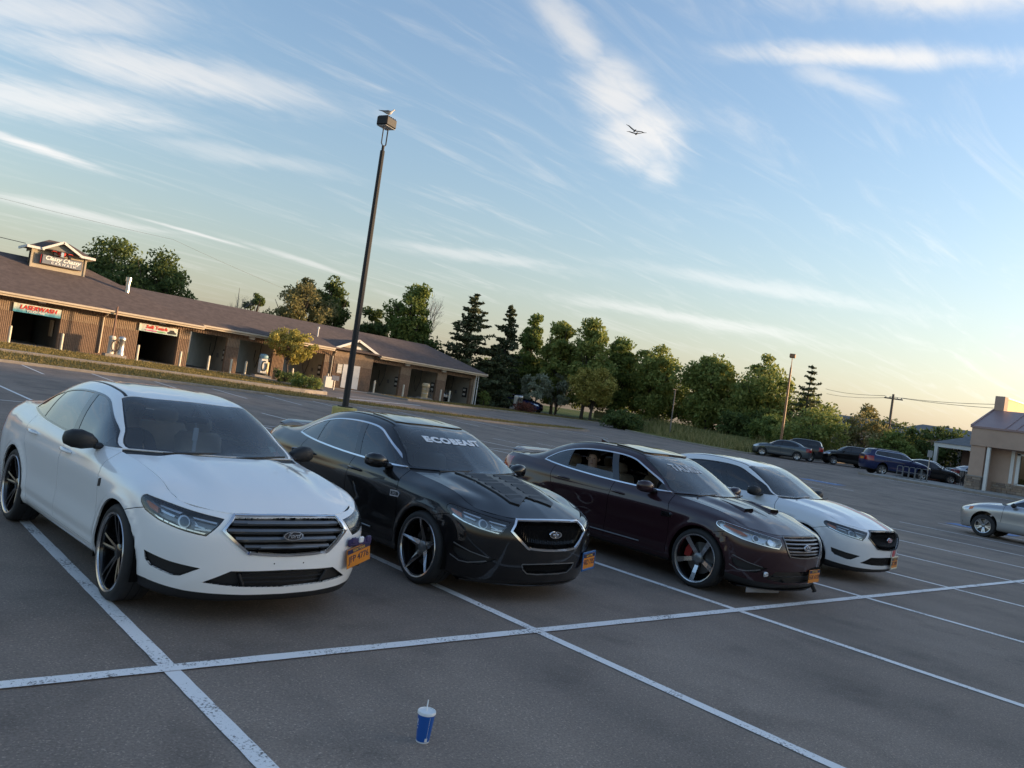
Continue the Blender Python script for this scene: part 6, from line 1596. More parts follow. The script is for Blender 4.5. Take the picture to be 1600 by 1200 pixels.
def nose(sw, idx, root, sp, gr, low, gen):
    kind = sp['grille']
    if kind == 'bars':
        bm = mat('grille_bar_grey', (.17, .175, .18), .28, .7)
        for (z, hh, chrome) in ((.745, .044, .34), (.690, .044, 0), (.634, .044, 0), (.580, .040, .24)):
            h = hrange(gr, z); a, b = h[0] + .012, h[1] - .012
            sag = lambda y, z=z: z + .008 * (1 - (y / .45) ** 2) - .008
            o = bar_front(root, idx, sw, a, b, sag, hh, .016, 'grille_bar', bm, 14, -.026)
            if chrome: bar_front(o, idx, sw, -chrome, chrome, lambda y, z=z: sag(y) + .002, .016, .006, 'bar_insert', GRYP, 10, -.008)
        emblem(root, 2.346, .668, mat('emblem_dark', (.02, .022, .028), .3), True)
        for z in (.385, .352, .320): 
            h = hrange(low, z); bar_front(root, idx, sw, max(-.33, h[0]), min(.33, h[1]), lambda y, z=z: z, .012, .004, 'intake_slat', BLK, 10, -.02)
        for y in (-.335, .335): bar = MB(); p = front_pt(sw, y, .345, idx); bar.cbox((p[0].x - .016, y, .345), (.03, .02, .10), .006, Matrix.Rotation(R(28 if y < 0 else -28), 3, 'X')); bar.build('intake_divider', BLK, root)
        for y in (-.12, .12): hb = MB(); p = front_pt(sw, y, .482, idx); hb.tube((p[0].x - .01, y, .465), (p[0].x + .001, y, .465), .005, n=10); hb.build('plate_hole', GAP, root)
    elif kind == 'mesh':
        mesh_screen(root, idx, sw, grow(gr, -.01), 'grille_mesh', -.022)
        emblem(root, 2.346, sp.get('emz', .675), mat('emblem_dark', (.02, .022, .028), .3) if not sp.get('red_emblem') else mat('emblem_red', (.35, .03, .02), .35), False)
        mesh_screen(root, idx, sw, low, 'lower_mesh', -.015, .02)
        if sp.get('sho'):
            ringp = [front_pt(sw, y, z, idx) for y, z in smooth_poly(grow(low, .004), 2)]; loop_ring([q for q in ringp if q], .010, .006, 'intake_trim', GRYP, root)
    else:
        bm = mat('grille_satin', (.26, .25, .25), .3, .8)
        for z in (.755, .713, .670, .628, .592):
            h = hrange(gr, z)
            if h: bar_front(root, idx, sw, h[0] + .008, h[1] - .008, lambda y, z=z: z, .028, .014, 'grille_bar', bm, 12, -.016)
        emblem(root, 2.350, .680, mat('emblem_grey', (.22, .21, .21), .35, .5), False)
        bar_front(root, idx, sw, -.5, .5, lambda y: .325, .016, .006, 'intake_slat', BLK, 10, -.02)
        for y in (-.60, .60):
            l = MB(); p = front_pt(sw, y, .345, idx); l.cbox((p[0].x - .006, y, .345), (.03, .115, .06), .012); l.build('fog_light', LAMPW, root, 40)
# ------------------------------------------------------------------ the parked line of four sedans
def paint(name, col, flake=0.0, rough=.3, metal=0.0):
    mt, nt, b = new_mat(name); b.inputs['Base Color'].default_value = (*col, 1); b.inputs['Roughness'].default_value = rough; b.inputs['Metallic'].default_value = metal
    b.inputs['Coat Weight'].default_value = 1; b.inputs['Coat Roughness'].default_value = .025; b.inputs['Coat IOR'].default_value = 1.5; b.inputs['Specular IOR Level'].default_value = .5 if col[0] > .3 else .12
    g = nt.nodes.new('ShaderNodeTexCoord'); n = nt.nodes.new('ShaderNodeTexNoise'); n.inputs['Scale'].default_value = 3.5; n.inputs['Detail'].default_value = 6; nt.links.new(g.outputs['Object'], n.inputs['Vector'])
    r = nt.nodes.new('ShaderNodeMapRange'); r.inputs[3].default_value = .015; r.inputs[4].default_value = .04; nt.links.new(n.outputs['Fac'], r.inputs[0]); nt.links.new(r.outputs[0], b.inputs['Coat Roughness'])
    return mt
P_WHITE = paint('white_paint', (.86, .855, .84)); P_BLACK = paint('black_paint', (.006, .006, .007)); P_PLUM = paint('plum_paint', (.030, .011, .015), 0, .4, .25); P_WHITE2 = paint('pearl_paint', (.72, .73, .74))
BEIGE = mat('beige_cloth', (.58, .53, .45), .85, var=.1, vscale=8); DASH = mat('dash_dark', (.05, .05, .052), .6); DSEAT = mat('dark_leather', (.02, .02, .021), .5); TANS = mat('tan_leather', (.26, .2, .14), .55)
GRP = 'sedans parked nose out in a line'
def at_line(ax_x, ax_y, rot=0.0):
    """front-axle right wheel face at (ax_x, ax_y), nose towards -Y"""
    a = -math.pi / 2 + rot; f = Vector((math.cos(a), math.sin(a))); l = Vector((-f.y, f.x))
    c = Vector((ax_x, ax_y)) + l * .95 - f * AX
    return (c.x, c.y, 0), a
# 1 white
loc, rz = at_line(.0, 1.48, R(3.2))
c1, sw1, st1, ws1, hd1, ix1, ho1 = sedan('white_sedan', loc, rz, dict(paint=P_WHITE, wheel='split5', mirror=BLK, seat=BEIGE, dash=mat('dash_grey', (.11, .11, .11), .65), grille='bars', steer=R(-2), side_glass=TNT))
tag(c1, 'white sedan with black mirrors and wide barred grille, nearest the camera', 'car', GRP)
pl1 = plate(c1, (2.245, .68, .485), R(20), R(-2), NAVY, None, 'JFP 4776', R(10))
t_ = MB(); t_.cbox((2.235, .68, .590), (.03, .30, .06), .012, Matrix.Rotation(R(20), 3, 'Z')); tb = t_.build('plate_topper', mat('purple_topper', (.03, .02, .09), .5), c1)
for dy in (-.1, 0, .1): q = MB(); q.cbox((2.250 - dy * .34, .68 + dy * .94, .610), (.02, .06, .05), .008, Matrix.Rotation(R(20), 3, 'Z')); q.build('topper_mark', WHT if dy == 0 else mat('purple_topper', (.03, .02, .09), .5), c1)
q = MB(); q.cbox((2.19, .67, .44), (.09, .10, .10), .01); q.build('plate_bracket', BLK, c1)
q = MB(); q.cbox((.43, 0, 1.17), (.012, .05, .12), .005); q.path([(.40, 0, 1.28), (.425, 0, 1.22)], .003, 5); q.cbox((.43, .005, 1.06), (.012, .035, .10), .005); q.build('mirror_ornament', mat('ornament_white', (.7, .7, .72), .5), c1)
for (yy, zz, c_) in ((.58, 1.125, (.30, .42, .36)), (.605, 1.09, (.42, .18, .14))):
    q = MB(); h_, n_, _, _ = ix1.ray_cast(Vector((4, yy, .7)), Vector((-1, 0, 0))); me_ = MB().box((0, 0, 0), (.07, .045, .001)).mesh('sticker'); on_glass(c1, st1, ws1, me_, 'inspection_sticker', mat('sticker%d' % int(zz * 100), c_, .5), yy, zz, -.006)
# 2 black
loc, rz = at_line(2.83, 1.57, R(.5))
c2, sw2, st2, ws2, hd2, ix2, ho2 = sedan('black_sedan', loc, rz, dict(paint=P_BLACK, wheel='star5', mirror=P_BLACK, seat=DSEAT, dash=DASH, grille='mesh', sho=True, ringw=.03, trim=CHR, sunroof=True, sunup=.012, fogtrim=True, handle=P_BLACK))
tag(c2, 'black sedan with ECOBEAST windshield banner and louvred hood', 'car', GRP)
# 3 plum
loc, rz = at_line(6.46, .90, R(0))
c3, sw3, st3, ws3, hd3, ix3, ho3 = sedan('plum_sedan', loc, rz, dict(paint=P_PLUM, gen=0, wheel='five', mirror=P_PLUM, seat=TANS, dash=DASH, grille='slats', ringw=.012, ringm=GRYP, trim=CHR, sunroof=True, sunup=.02, caliper=mat('red_caliper', (.25, .02, .015), .4), open='fr', fogtrim=True, handle=P_PLUM))
tag(c3, 'dark plum sedan with TAURUS windshield banner and hood scoops', 'car', GRP)
# 4 white with stripes
loc, rz = at_line(9.70, 1.32, R(0))
c4, sw4, st4, ws4, hd4, ix4, ho4 = sedan('striped_sedan', loc, rz, dict(paint=P_WHITE2, wheel='star5', mirror=BLK, seat=DSEAT, dash=DASH, grille='mesh', ringw=.02, ringm=GLB, red_emblem=True, side_glass=TNT, handle=P_WHITE2))
tag(c4, 'white sedan with black mesh grille and red stripes on its nose', 'car', GRP)
# windshield lettering
def wide(t, size, k):
    me = text_mesh(t, size, 0, space=1.1, bold=.004)
    import bmesh
    bm = bmesh.new(); bm.from_mesh(me); bmesh.ops.triangulate(bm, faces=bm.faces)
    for v in bm.verts: v.co.x *= k; v.co.z = 0
    for _ in range(3):
        lg = [e for e in bm.edges if e.calc_length() > .03]
        if lg: bmesh.ops.subdivide_edges(bm, edges=lg, cuts=1); bmesh.ops.triangulate(bm, faces=[f for f in bm.faces if len(f.verts) > 3])
    bm.to_mesh(me); bm.free()
    return me
on_glass(c2, st2, ws2, wide('ECOBEAST', .066, 2.35), 'windshield_banner', WHT, .035, 1.335, .006)
on_glass(c3, st3, ws3, wide('TAURUS', .095, 1.5), 'windshield_banner', mat('faded_print', (.55, .55, .56), .5), -.10, 1.335, .006)
def on_hood(root, sf, faces, polys, name, mt, off=.004, lift=0.0, sides='join', skirt=.006):
    """pieces lying on the hood, outlines in (x, y)"""
    fs = []
    for p in polys: a, _ = sf.cut(faces, (0, 1), p); fs += a
    return link(name, surf_mesh(name, sf, fs, sides, off, skirt), mt, root)
LOUV = mat('louvre_black', (.012, .012, .013), .45)
SATB = mat('satin_black', (.016, .016, .018), .38)
on_hood(c2, st2, hd2, [[(1.10, -.01), (1.16, .40), (1.96, .30), (2.02, .22), (1.85, -.01)]], 'hood_insert', SATB, .014, skirt=.014)
for s in (-1, 1):
    for k in range(7):
        x = 1.27 + .098 * k; y0 = .06; y1 = .335 - .012 * k
        q = MB()
        p0 = 1.075 - .0000 * k
        zc_ = np.interp(x, [1.16, 1.34, 1.66, 2.02], [1.066, 1.052, .993, .897]) + .012
        q.add([(x + .075, s * y0, zc_ - .016), (x + .075, s * y1, zc_ - .020), (x - .02, s * y1, zc_ + .014), (x - .02, s * y0, zc_ + .018), (x - .02, s * y1, zc_ - .01), (x - .02, s * y0, zc_ - .006)], [(0, 1, 2, 3), (3, 2, 4, 5), (0, 3, 5), (1, 4, 2)])
        q.build('hood_louvre', LOUV, c2)
for s in (-1, 1): q = MB(); q.cbox((1.42, s * .385, 1.030), (.17, .03, .012), .004, Matrix.Rotation(R(6), 3, 'Y')); q.build('hood_badge', GRYP, c2)
def scoop(root, s):
    q = MB(); v = []
    prof = [(1.16, .02, .0), (1.32, .12, .012), (1.55, .20, .028), (1.68, .22, .034)]
    for (x, w, h) in prof:
        z = float(np.interp(x, [1.16, 1.34, 1.68], [1.064, 1.050, .988]))
        v += [(x, s * (.30 - w / 2), z - .01), (x, s * (.30 - w / 2 * .8), z + h), (x, s * (.30 + w / 2 * .8), z + h - .006), (x, s * (.30 + w / 2), z - .016)]
    n = len(prof); f = [(4 * i + a, 4 * i + a + 1, 4 * i + 5 + a, 4 * i + 4 + a) for i in range(n - 1) for a in range(3)]
    q.add(v, f); o = q.build('hood_scoop', P_PLUM, root, 60)
    q = MB(); z = float(np.interp(1.67, [1.34, 1.68], [1.050, .988])); q.add([(1.67, s * .205, z - .01), (1.67, s * .22, z + .026), (1.67, s * .38, z + .022), (1.67, s * .395, z - .015)], [(0, 1, 2, 3)]); q.build('scoop_mouth', GAP, o)
for s in (-1, 1): scoop(c3, s)
on_hood(c3, st3, hd3, [[(1.15, .10), (1.17, .20), (1.6, .20), (1.85, .12), (1.6, .08)]], 'hood_stripe', SATB, .0015, skirt=0)
# stripes over the striped car's hood and bumper
SRED = mat('stripe_red', (.42, .025, .03), .4, coat=.5); SGRY = mat('stripe_grey', (.10, .10, .105), .4, coat=.5)
def solo(y0, y1): return [[(.95, y0), (.95, y1), (2.5, y1), (2.5, y0)]]
on_hood(c4, st4, hd4, solo(.16, .30), 'hood_stripe', SRED, .0015, sides='L', skirt=0)
on_hood(c4, st4, hd4, solo(.325, .345), 'hood_stripe', SGRY, .0015, sides='L', skirt=0); on_hood(c4, st4, hd4, solo(.36, .375), 'hood_stripe', SGRY, .0015, sides='L', skirt=0)
fs4 = [f for f in sw4.F if sw4.ev(f, 6) < .8]
for (y0, y1, mt_) in ((.16, .30, SRED), (.325, .345, SGRY), (.10, .125, SGRY)):
    a_, _ = sw4.cut(fs4, (1, 2), [(y0, .425), (y1, .425), (y1, .53), (y0, .53)]); link('nose_stripe', surf_mesh('nose_stripe', sw4, a_, 'L', .0015), mt_, c4)
plate(c4, (2.335, .30, .33), R(8), 0, NAVY, mat('cream_frame', (.55, .50, .36), .5), 'JKC 2097')
q = MB(); q.cbox((2.24, .52, .31), (.05, .10, .05), .015); q.build('fog_light', LAMPW, c4, 40)
plate(c2, (2.235, .665, .385), R(20), R(-2), NAVY, mat('blue_frame', (.02, .10, .28), .4), 'HRD 7352')
plate(c3, (2.35, .25, .335), R(5), 0, NAVY, None, 'EGK 6128'); q = MB(); q.cbox((2.335, .25, .425), (.02, .31, .03), .008); q.build('plate_topper', GAP, c3)
# front splitters and torn lip
for (c_, z_, ww) in ((c2, .165, .80), (c3, .150, .80)):
    q = MB(); v = []
    for k in range(13):
        y = -ww + 2 * ww * k / 12; x = 2.29 - .36 * (abs(y) / .80) ** 2.3
        v += [(x, y, z_), (x + .03, y, z_ + .006), (x + .03, y, z_ + .016), (x - .10, y, z_ + .03)]
    q.add(v, [(4 * i + a, 4 * i + (a + 1) % 4, 4 * i + 4 + (a + 1) % 4, 4 * i + 4 + a) for i in range(12) for a in range(4)]); q.build('front_splitter', GLB, c_, 40)
q = MB(); q.cbox((2.10, -.45, .125), (.012, .55, .06), .004, Matrix.Rotation(R(-12), 3, 'Z')); q.build('loose_lip', mat('grey_lip', (.2, .2, .21), .5), c3)
q = MB(); q.path([(2.14, .64, .16), (2.17, .68, .09), (2.12, .72, .06)], [.03, .025, .008], 6); q.build('torn_lip_end', BLK, c3)
# side badges, rocker trims, spoilers, antenna
for c_ in (c2, c3):
    for s in (-1, 1):
        q = MB(); q.prism([(.86, .755), (1.015, .765), (1.03, .80), (.99, .825), (.86, .82)], s * .935, s * .962, 'y'); v_ = q.build('fender_vent', CHR, c_, 40)
        q = MB(); q.prism([(.875, .768), (1.0, .776), (1.008, .80), (.985, .813), (.875, .808)], s * .94, s * .966, 'y'); q.build('vent_field', GLB, v_)
        if c_ is c3:
            for z in (.782, .797): q = MB(); q.prism([(.88, z - .004), (.995, z - .002), (.995, z + .004), (.88, z + .003)], s * .94, s * .970, 'y'); q.build('vent_slat', CHR, v_)
        else: text('lettering', 'SHO', .035, (.94, s * .967, .791), (R(90), 0, 0 if s < 0 else math.pi), CHR, v_, .001)
        q = MB(); q.path([(.55, s * .932, .365), (-.3, s * .934, .362), (-.95, s * .934, .36)], .008, 6); q.build('rocker_strip', GRYP, c_)
    q = MB(); v = []
    for k in range(11):
        y = -.66 + 1.32 * k / 10; x = -2.34 - .12 * (1 - (y / .7) ** 2); h = .06 if 0 < k < 10 else .0
        v += [(x + .10, y, 1.155 + h * .5), (x - .02, y, 1.17 + h * .8), (x - .06, y, 1.165 + h * .8), (x - .02, y, 1.15 + h * .6)]
    q.add(v, [(4 * i + a, 4 * i + (a + 1) % 4, 4 * i + 4 + (a + 1) % 4, 4 * i + 4 + a) for i in range(10) for a in range(4)] + [(0, 1, 2, 3), (40, 41, 42, 43)]); q.build('trunk_spoiler', P_BLACK if c_ is c2 else P_PLUM, c_, 40)
q = MB(); q.prism([(-.98, 1.50), (-1.14, 1.48), (-1.16, 1.545)], -.015, .015, 'y'); q.build('shark_fin', P_PLUM, c3)
for c_ in (c1, c4):
    for s in (-1, 1): q = MB(); q.prism([(.99, .765), (1.035, .775), (1.04, .80), (1.03, .835), (.995, .825)], s * .93, s * .958, 'y'); q.build('fender_vent', BLK, c_, 40)
# ------------------------------------------------------------------ people seated in the cars
SKIN = mat('skin', (.42, .25, .18), .6); SKIN2 = mat('skin_fair', (.50, .32, .24), .6)
def seated(car, loc, label, skin, shirt, hair, reach=1.0, turn=0.0):
    """one continuous figure grown from a joint chain, seated facing +x of its car"""
    J = [(0, 0, .0, .13), (-.06, 0, .18, .125), (-.10, 0, .38, .13), (-.10, 0, .50, .085), (-.085, 0, .565, .055), (-.07, 0, .64, .075), (-.06, 0, .73, .085), (-.065, 0, .80, .06),
         (-.10, .17, .46, .065), (-.02, .23, .22, .05), (.20 * reach, .20, .12, .042), (.27 * reach, .18, .12, .03), (-.10, -.17, .46, .065), (-.02, -.23, .22, .05), (.20 * reach, -.20, .12, .042), (.27 * reach, -.18, .12, .03),
         (.10, .10, -.02, .10), (.44, .12, .0, .08), (.52, .12, -.32, .055), (.60, .12, -.36, .04), (.10, -.10, -.02, .10), (.44, -.12, .0, .08), (.52, -.12, -.32, .055), (.60, -.12, -.36, .04)]
    E_ = [(0, 1), (1, 2), (2, 3), (3, 4), (4, 5), (5, 6), (6, 7), (3, 8), (8, 9), (9, 10), (10, 11), (3, 12), (12, 13), (13, 14), (14, 15), (0, 16), (16, 17), (17, 18), (18, 19), (0, 20), (20, 21), (21, 22), (22, 23)]
    me = bpy.data.meshes.new('figure'); me.from_pydata([j[:3] for j in J], E_, [])
    ob = bpy.data.objects.new('figure', me); C.objects.link(ob)
    ob.modifiers.new('skin', 'SKIN'); ob.modifiers.new('sub', 'SUBSURF').levels = 2
    for k, v in enumerate(me.skin_vertices[0].data): v.radius = (J[k][3], J[k][3]); v.use_root = (k == 0)
    dg = bpy.context.evaluated_depsgraph_get(); dg.update()
    bm_ = bpy.data.meshes.new_from_object(ob.evaluated_get(dg)); bm_.name = 'person'; bpy.data.objects.remove(ob); bpy.data.meshes.remove(me)
    bm_.materials.clear(); bm_.materials.append(skin); bm_.materials.append(shirt); bm_.materials.append(DASH)
    for p in bm_.polygons:
        c_ = p.center; p.material_index = 2 if c_.z < .05 and c_.x > -.2 and abs(c_.y) < .2 else (1 if c_.z < .545 and abs(c_.y) < .26 and not (c_.x > .1 and c_.z < .3) else 0); p.use_smooth = True
    o = link('person', bm_); o.location = car.matrix_basis @ Vector(loc); o.rotation_euler = (0, 0, car.rotation_euler.z + turn); tag(o, label, 'person')
    h = MB(); h.lathe([(.0, .125), (.06, .11), (.092, .06), (.098, .0), (.09, -.05)], 18, 'z', (-.085, 0, .735)); h.v = [(x - max(0, -z + .74) * .25 * 0, y, z) for x, y, z in h.v]; h.f = [f for f in h.f if len(f) == 4]
    h.v = [(min(x, -.02 + (z - .74) * .5) if z < .80 else x, y, z) for x, y, z in h.v]; h.build('hair', hair, o, 60)
    for s in (-1, 1):
        e = MB(); e.lathe([(.0, -.009), (.008, -.004), (.008, .004), (0, .009)], 8, 'z', (.018, s * .032, .715)); e.build('eye', GAP, o)
        e = MB(); e.lathe([(0, -.03), (.02, -.015), (.024, .01), (0, .03)], 8, 'z', (-.075, s * .085, .70)); e.build('ear', skin, o)
    n_ = MB(); n_.add([(.012, -.014, .665), (.012, .014, .665), (.042, 0, .668), (.012, 0, .715)], [(0, 1, 2), (0, 2, 3), (1, 3, 2)]); n_.build('nose', skin, o)
    l_ = MB(); l_.cbox((.012, 0, .638), (.014, .045, .012), .004); l_.build('mouth', mat('lips', (.28, .12, .10), .6), o)
    return o
HAIR = mat('dark_hair', (.02, .014, .010), .7)
seated(c1, (0, -.38, .60), 'person in dark shirt on front passenger seat of nearest white sedan', SKIN2, mat('shirt_dark', (.05, .045, .06), .9), HAIR)
seated(c3, (-.90, -.44, .54), 'person looking out of open rear window of plum sedan', SKIN2, mat('shirt_grey', (.10, .09, .09), .9), HAIR, .8, R(-60))
seated(c3, (0, .38, .58), 'person in black shirt at wheel of the plum sedan', SKIN, mat('shirt_black', (.02, .02, .022), .9), HAIR, 1.3)
# ------------------------------------------------------------------ other vehicles round the lot
def lot_car(name, label, loc, rz, kind, mt, sc=(1, 1, 1), lift=0.0, clad=None, wheel='alloy', wsc=1.0, group=None, roofrack=False, amber=False):
    root = empty(name, loc, rz); tag(root, label, 'car', group)
    Wt, Tt = sedan_tables(dict(kind=kind))
    P, iu, iv = dense(Wt, .10, catmull, catmull, .07); sw = Surf(P, iu, iv, False, acol=int(len(iv) * .7))
    PT, su, sv = dense(Tt, .10, catmull, catmull, .07); st = Surf(PT, su, sv, False)
    wf, tf = sw.F, st.F
    side_ = lambda f: sw.ev(f, 1) > .5
    def put(nm, sf, fs, m_, side='join', off=0.0, sk=0.0, par=None):
        if not fs: return None
        me = surf_mesh(nm, sf, fs, side, off, sk)
        for v in me.vertices: v.co = Vector((v.co.x * sc[0], v.co.y * sc[1], v.co.z * sc[2] + lift))
        return link(nm, me, m_, par or root)
    for xa in (AX, -AX):
        arc = circle(xa, WR, .40, 20, R(-25), R(205)) + [(xa - .40, -.1), (xa + .40, -.1)]; _, wf = sw.cut(wf, (0, 2), arc, side_)
    front = lambda f: sw.ev(f, 0) > 1.3
    gr, wf = sw.cut(wf, (1, 2), [(-.42, .755), (.42, .755), (.36, .58), (-.36, .58)], lambda f: sw.ev(f, 6) < .7)
    low, wf = sw.cut(wf, (1, 2), [(-.5, .42), (.5, .42), (.45, .28), (-.45, .28)], lambda f: sw.ev(f, 6) < .8)
    hd, wf = sw.cut(wf, (6, 2), [(.50, .76), (1.0, .825), (1.18, .845), (1.15, .76), (.9, .69), (.56, .655)], front)
    tl, wf = sw.cut(wf, (0, 2), [(-2.1, .78), (-2.1, 1.05), (-2.95, 1.05), (-2.95, .78)], lambda f: sw.ev(f, 1) > .45)
    pr_, wf = sw.cut(wf, (1, 2), [(-.3, .80), (.3, .80), (.3, .95), (-.3, .95)], lambda f: sw.ev(f, 0) < -2.25)
    skirt_ = [f for f in wf if sw.ev(f, 2) < (.30 if not clad else .47)]; sset = set(skirt_); wf = [f for f in wf if f not in sset]
    seams = []
    for ln in ([(.97, .34), (.89, 1.10)], [(-.07, .34), (-.02, 1.12)], [(-1.18, 1.14), (-1.15, .86), (-.97, .5), (-.95, .34)]):
        s_, wf = sw.cut(wf, (0, 2), ribbon(ln, .010), side_); seams.append(s_)
    put('body_shell', sw, wf, mt); put('lower_cladding', sw, skirt_, clad or BLK); [put('panel_gap', sw, q_, GAP, e_, -.006) for q_ in seams for e_ in 'LR']
    put('grille', sw, gr, GLB, 'join', -.02, -.02); put('lower_intake', sw, low, GAP, 'join', -.02, -.02)
    put('rear_plate', sw, pr_, PLATE, 'join', .004)
    for s_ in 'LR':
        h = put('headlight', sw, hd, LAMPW, s_, .002, .004); put('tail_light', sw, tl, REDL, s_, .003, .006)
        if amber: a_, _ = sw.cut(hd, (6, 2), [(1.02, .9), (1.3, .9), (1.3, .7), (1.02, .7)]); put('turn_signal', sw, a_, AMB, s_, .006, .004, h)
    wsf, tf = st.cut(tf, (7, 8), [(5.1, 5.2), (5.1, 2.9), (7.8, 2.75), (7.9, 5.2)])
    cowl, tf = st.cut(tf, (7, 8), [(4.0, -.1), (5.1, -.1), (5.1, 5.2), (4.0, 5.2)])
    b0, b1 = (12.1, 14.1) if kind == 'sedan' else (14.1, 15.8)
    back, tf = st.cut(tf, (7, 8), [(b0, 5.2), (b0 + .1, 2.9), (b1 - .2, 2.9), (b1, 5.2)])
    if kind == 'sedan': dlo = smooth_poly([(.82, 1.065), (0, 1.06), (-1.0, 1.10), (-1.45, 1.14), (-1.30, 1.258), (-.82, 1.378), (-.15, 1.396), (.30, 1.29)], 3)
    else: dlo = [(.84, 1.06), (0, 1.06), (-1.0, 1.10), (-1.9, 1.145), (-1.97, 1.18), (-1.9, 1.34), (-1.8, 1.395), (-1.2, 1.41), (-.2, 1.405), (.10, 1.36), (.32, 1.28), (.58, 1.17)]
    sd_ = lambda f: st.ev(f, 8) < 2.3 and 4.9 < st.ev(f, 7) < 15.9
    gl, tf = st.cut(tf, (0, 2), dlo, sd_); tr_, tf = st.cut(tf, (0, 2), grow(dlo, .022), sd_)
    bp, gl = st.cut(gl, (0, 2), [(.02, 1.0), (-.12, 1.5), (-.24, 1.5), (-.10, 1.0)]); rq, gl = st.cut(gl, (0, 2), [(-1.04, 1.0), (-1.14, 1.5), (-1.22, 1.5), (-1.13, 1.0)])
    ho, tf = st.cut(tf, (7, 8), [(-.1, -.1), (3.95, -.1), (3.95, 5.2), (-.1, 5.2)])
    put('hood', st, ho, mt, 'join', 0, .01); put('roof', st, tf, mt); put('cowl', st, cowl, BLK, 'join', -.01)
    put('windshield', st, wsf, TNT); put('rear_window', st, back, DTN)
    for s_ in 'LR':
        put('front_side_window', st, [f for f in gl if st.ev(f, 0) > -.10], DTN, s_); put('rear_side_window', st, [f for f in gl if -1.12 < st.ev(f, 0) <= -.10], DTN, s_); put('quarter_window', st, [f for f in gl if st.ev(f, 0) <= -1.12], DTN, s_)
        put('window_trim', st, tr_, CHR if roofrack else GLB, s_, .003); put('window_pillar', st, bp, GLB, s_, .002); put('window_pillar', st, rq, GLB, s_, .002)
        sg = 1 if s_ == 'L' else -1
        q = MB(); q.cbox((.62 * sc[0], sg * 1.0 * sc[1], 1.075 * sc[2] + lift), (.13, .20, .14), .05); q.build('door_mirror', mt if not clad else BLK, root, 50)
        for x, z in ((.1, .905), (-.92, .93)): q = MB(); q.cbox((x * sc[0], sg * .965 * sc[1], z * sc[2] + lift), (.2, .04, .035), .012); q.build('door_handle', mt, root, 50)
        if roofrack:
            q = MB(); zt = 1.50 * sc[2] + lift; q.path([(-.2 * sc[0], sg * .60 * sc[1], zt - .02), (-.35 * sc[0], sg * .60 * sc[1], zt + .05), (-1.7 * sc[0], sg * .60 * sc[1], zt + .05), (-1.85 * sc[0], sg * .60 * sc[1], zt - .03)], .022, 6); q.build('roof_rail', GRYP, root)
    ub = MB(); ub.prism([(2.1, .30), (2.1, .55), (-2.4, .55), (-2.4, .32)], -.75, .75, 'y'); ub.v = [(x * sc[0], y * sc[1], z * sc[2] + lift) for x, y, z in ub.v]; ub.build('underbody', GAP, root)
    for xa in (AX, -AX):
        for sg in (1, -1): add_wheel(root, wheel, xa * sc[0], sg * .82 * sc[1], sg, 0, wsc)
    for x in (.04, -.85):
        for y in (-.38, .38): seat(root, x, y, DSEAT)
    return root
def gz(x, y): return (x, y, float(terr(x, y)) + .004)
GP = 'cars parked at the far edge'
SILV = paint('silver_paint', (.42, .43, .44), 0, .35, .75); GREYP = paint('grey_blue_paint', (.10, .12, .135), 0, .35, .6); DKG = paint('charcoal_paint', (.025, .026, .03), 0, .35, .4); BLKP = paint('black_car_paint', (.008, .008, .009)); BLUEC = paint('navy_paint', (.012, .022, .085), 0, .35, .3)
lot_car('silver_wagon', 'silver wagon cut by the right edge, nose to the left', (26.15, 2.58, .004), R(92), 'wagon', SILV, (.93, .90, .95), .05, paint('wagon_cladding', (.33, .33, .33), 0, .5, .4), 'alloy', .93, None, True, True)
lot_car('grey_sedan', 'grey blue sedan at far grass edge below far lamp pole', gz(57.4, 29.4), R(118), 'sedan', GREYP, (.92, .93, .98), 0, None, 'alloy', .92, GP)
lot_car('charcoal_suv', 'charcoal off-roader tucked behind the grey sedan', gz(59.9, 29.6), R(122), 'suv', DKG, (.86, .95, 1.14), .03, BLK, 'alloy', 1.0, GP)
lot_car('black_crossover', 'black crossover between the off-roader and blue car', gz(63.6, 27.0), R(135), 'suv', BLKP, (.88, .95, 1.10), .03, BLK, 'alloy', .98, GP)
lot_car('blue_suv', 'navy blue large car with roof rails, nose to the right', gz(57.3, 20.2), R(-42), 'suv', BLUEC, (.97, 1.0, 1.16), .04, None, 'alloy', 1.02, GP, True)
lot_car('dark_sedan', 'dark sedan mostly hidden right of the blue car', gz(60.9, 19.4), R(-55), 'sedan', DKG, (.9, .93, .95), 0, None, 'alloy', .92, GP)
lot_car('white_hatchback', 'white car behind the planter, left of the porch column', gz(66.8, 21.6), R(-40), 'sedan', P_WHITE2, (.88, .92, .95), 0, None, 'alloy', .92, GP)
lot_car('pale_hatchback', 'pale silver car behind the iron fence', gz(69.2, 19.0), R(-40), 'sedan', SILV, (.88, .92, .95), 0, None, 'alloy', .92, GP)
lot_car('navy_suv', 'dark blue car parked beside the twin vacuum', gz(61.8, 64.8), R(-75), 'suv', BLUEC, (.95, .97, 1.13), .04, None, 'alloy', 1.0, None, True)
lot_car('bay_car', 'silver car standing inside the last wash bay', (48.7, 64.6, 1.0), R(-88), 'suv', SILV, (.86, .93, 1.05), .03, None, 'alloy', .95)
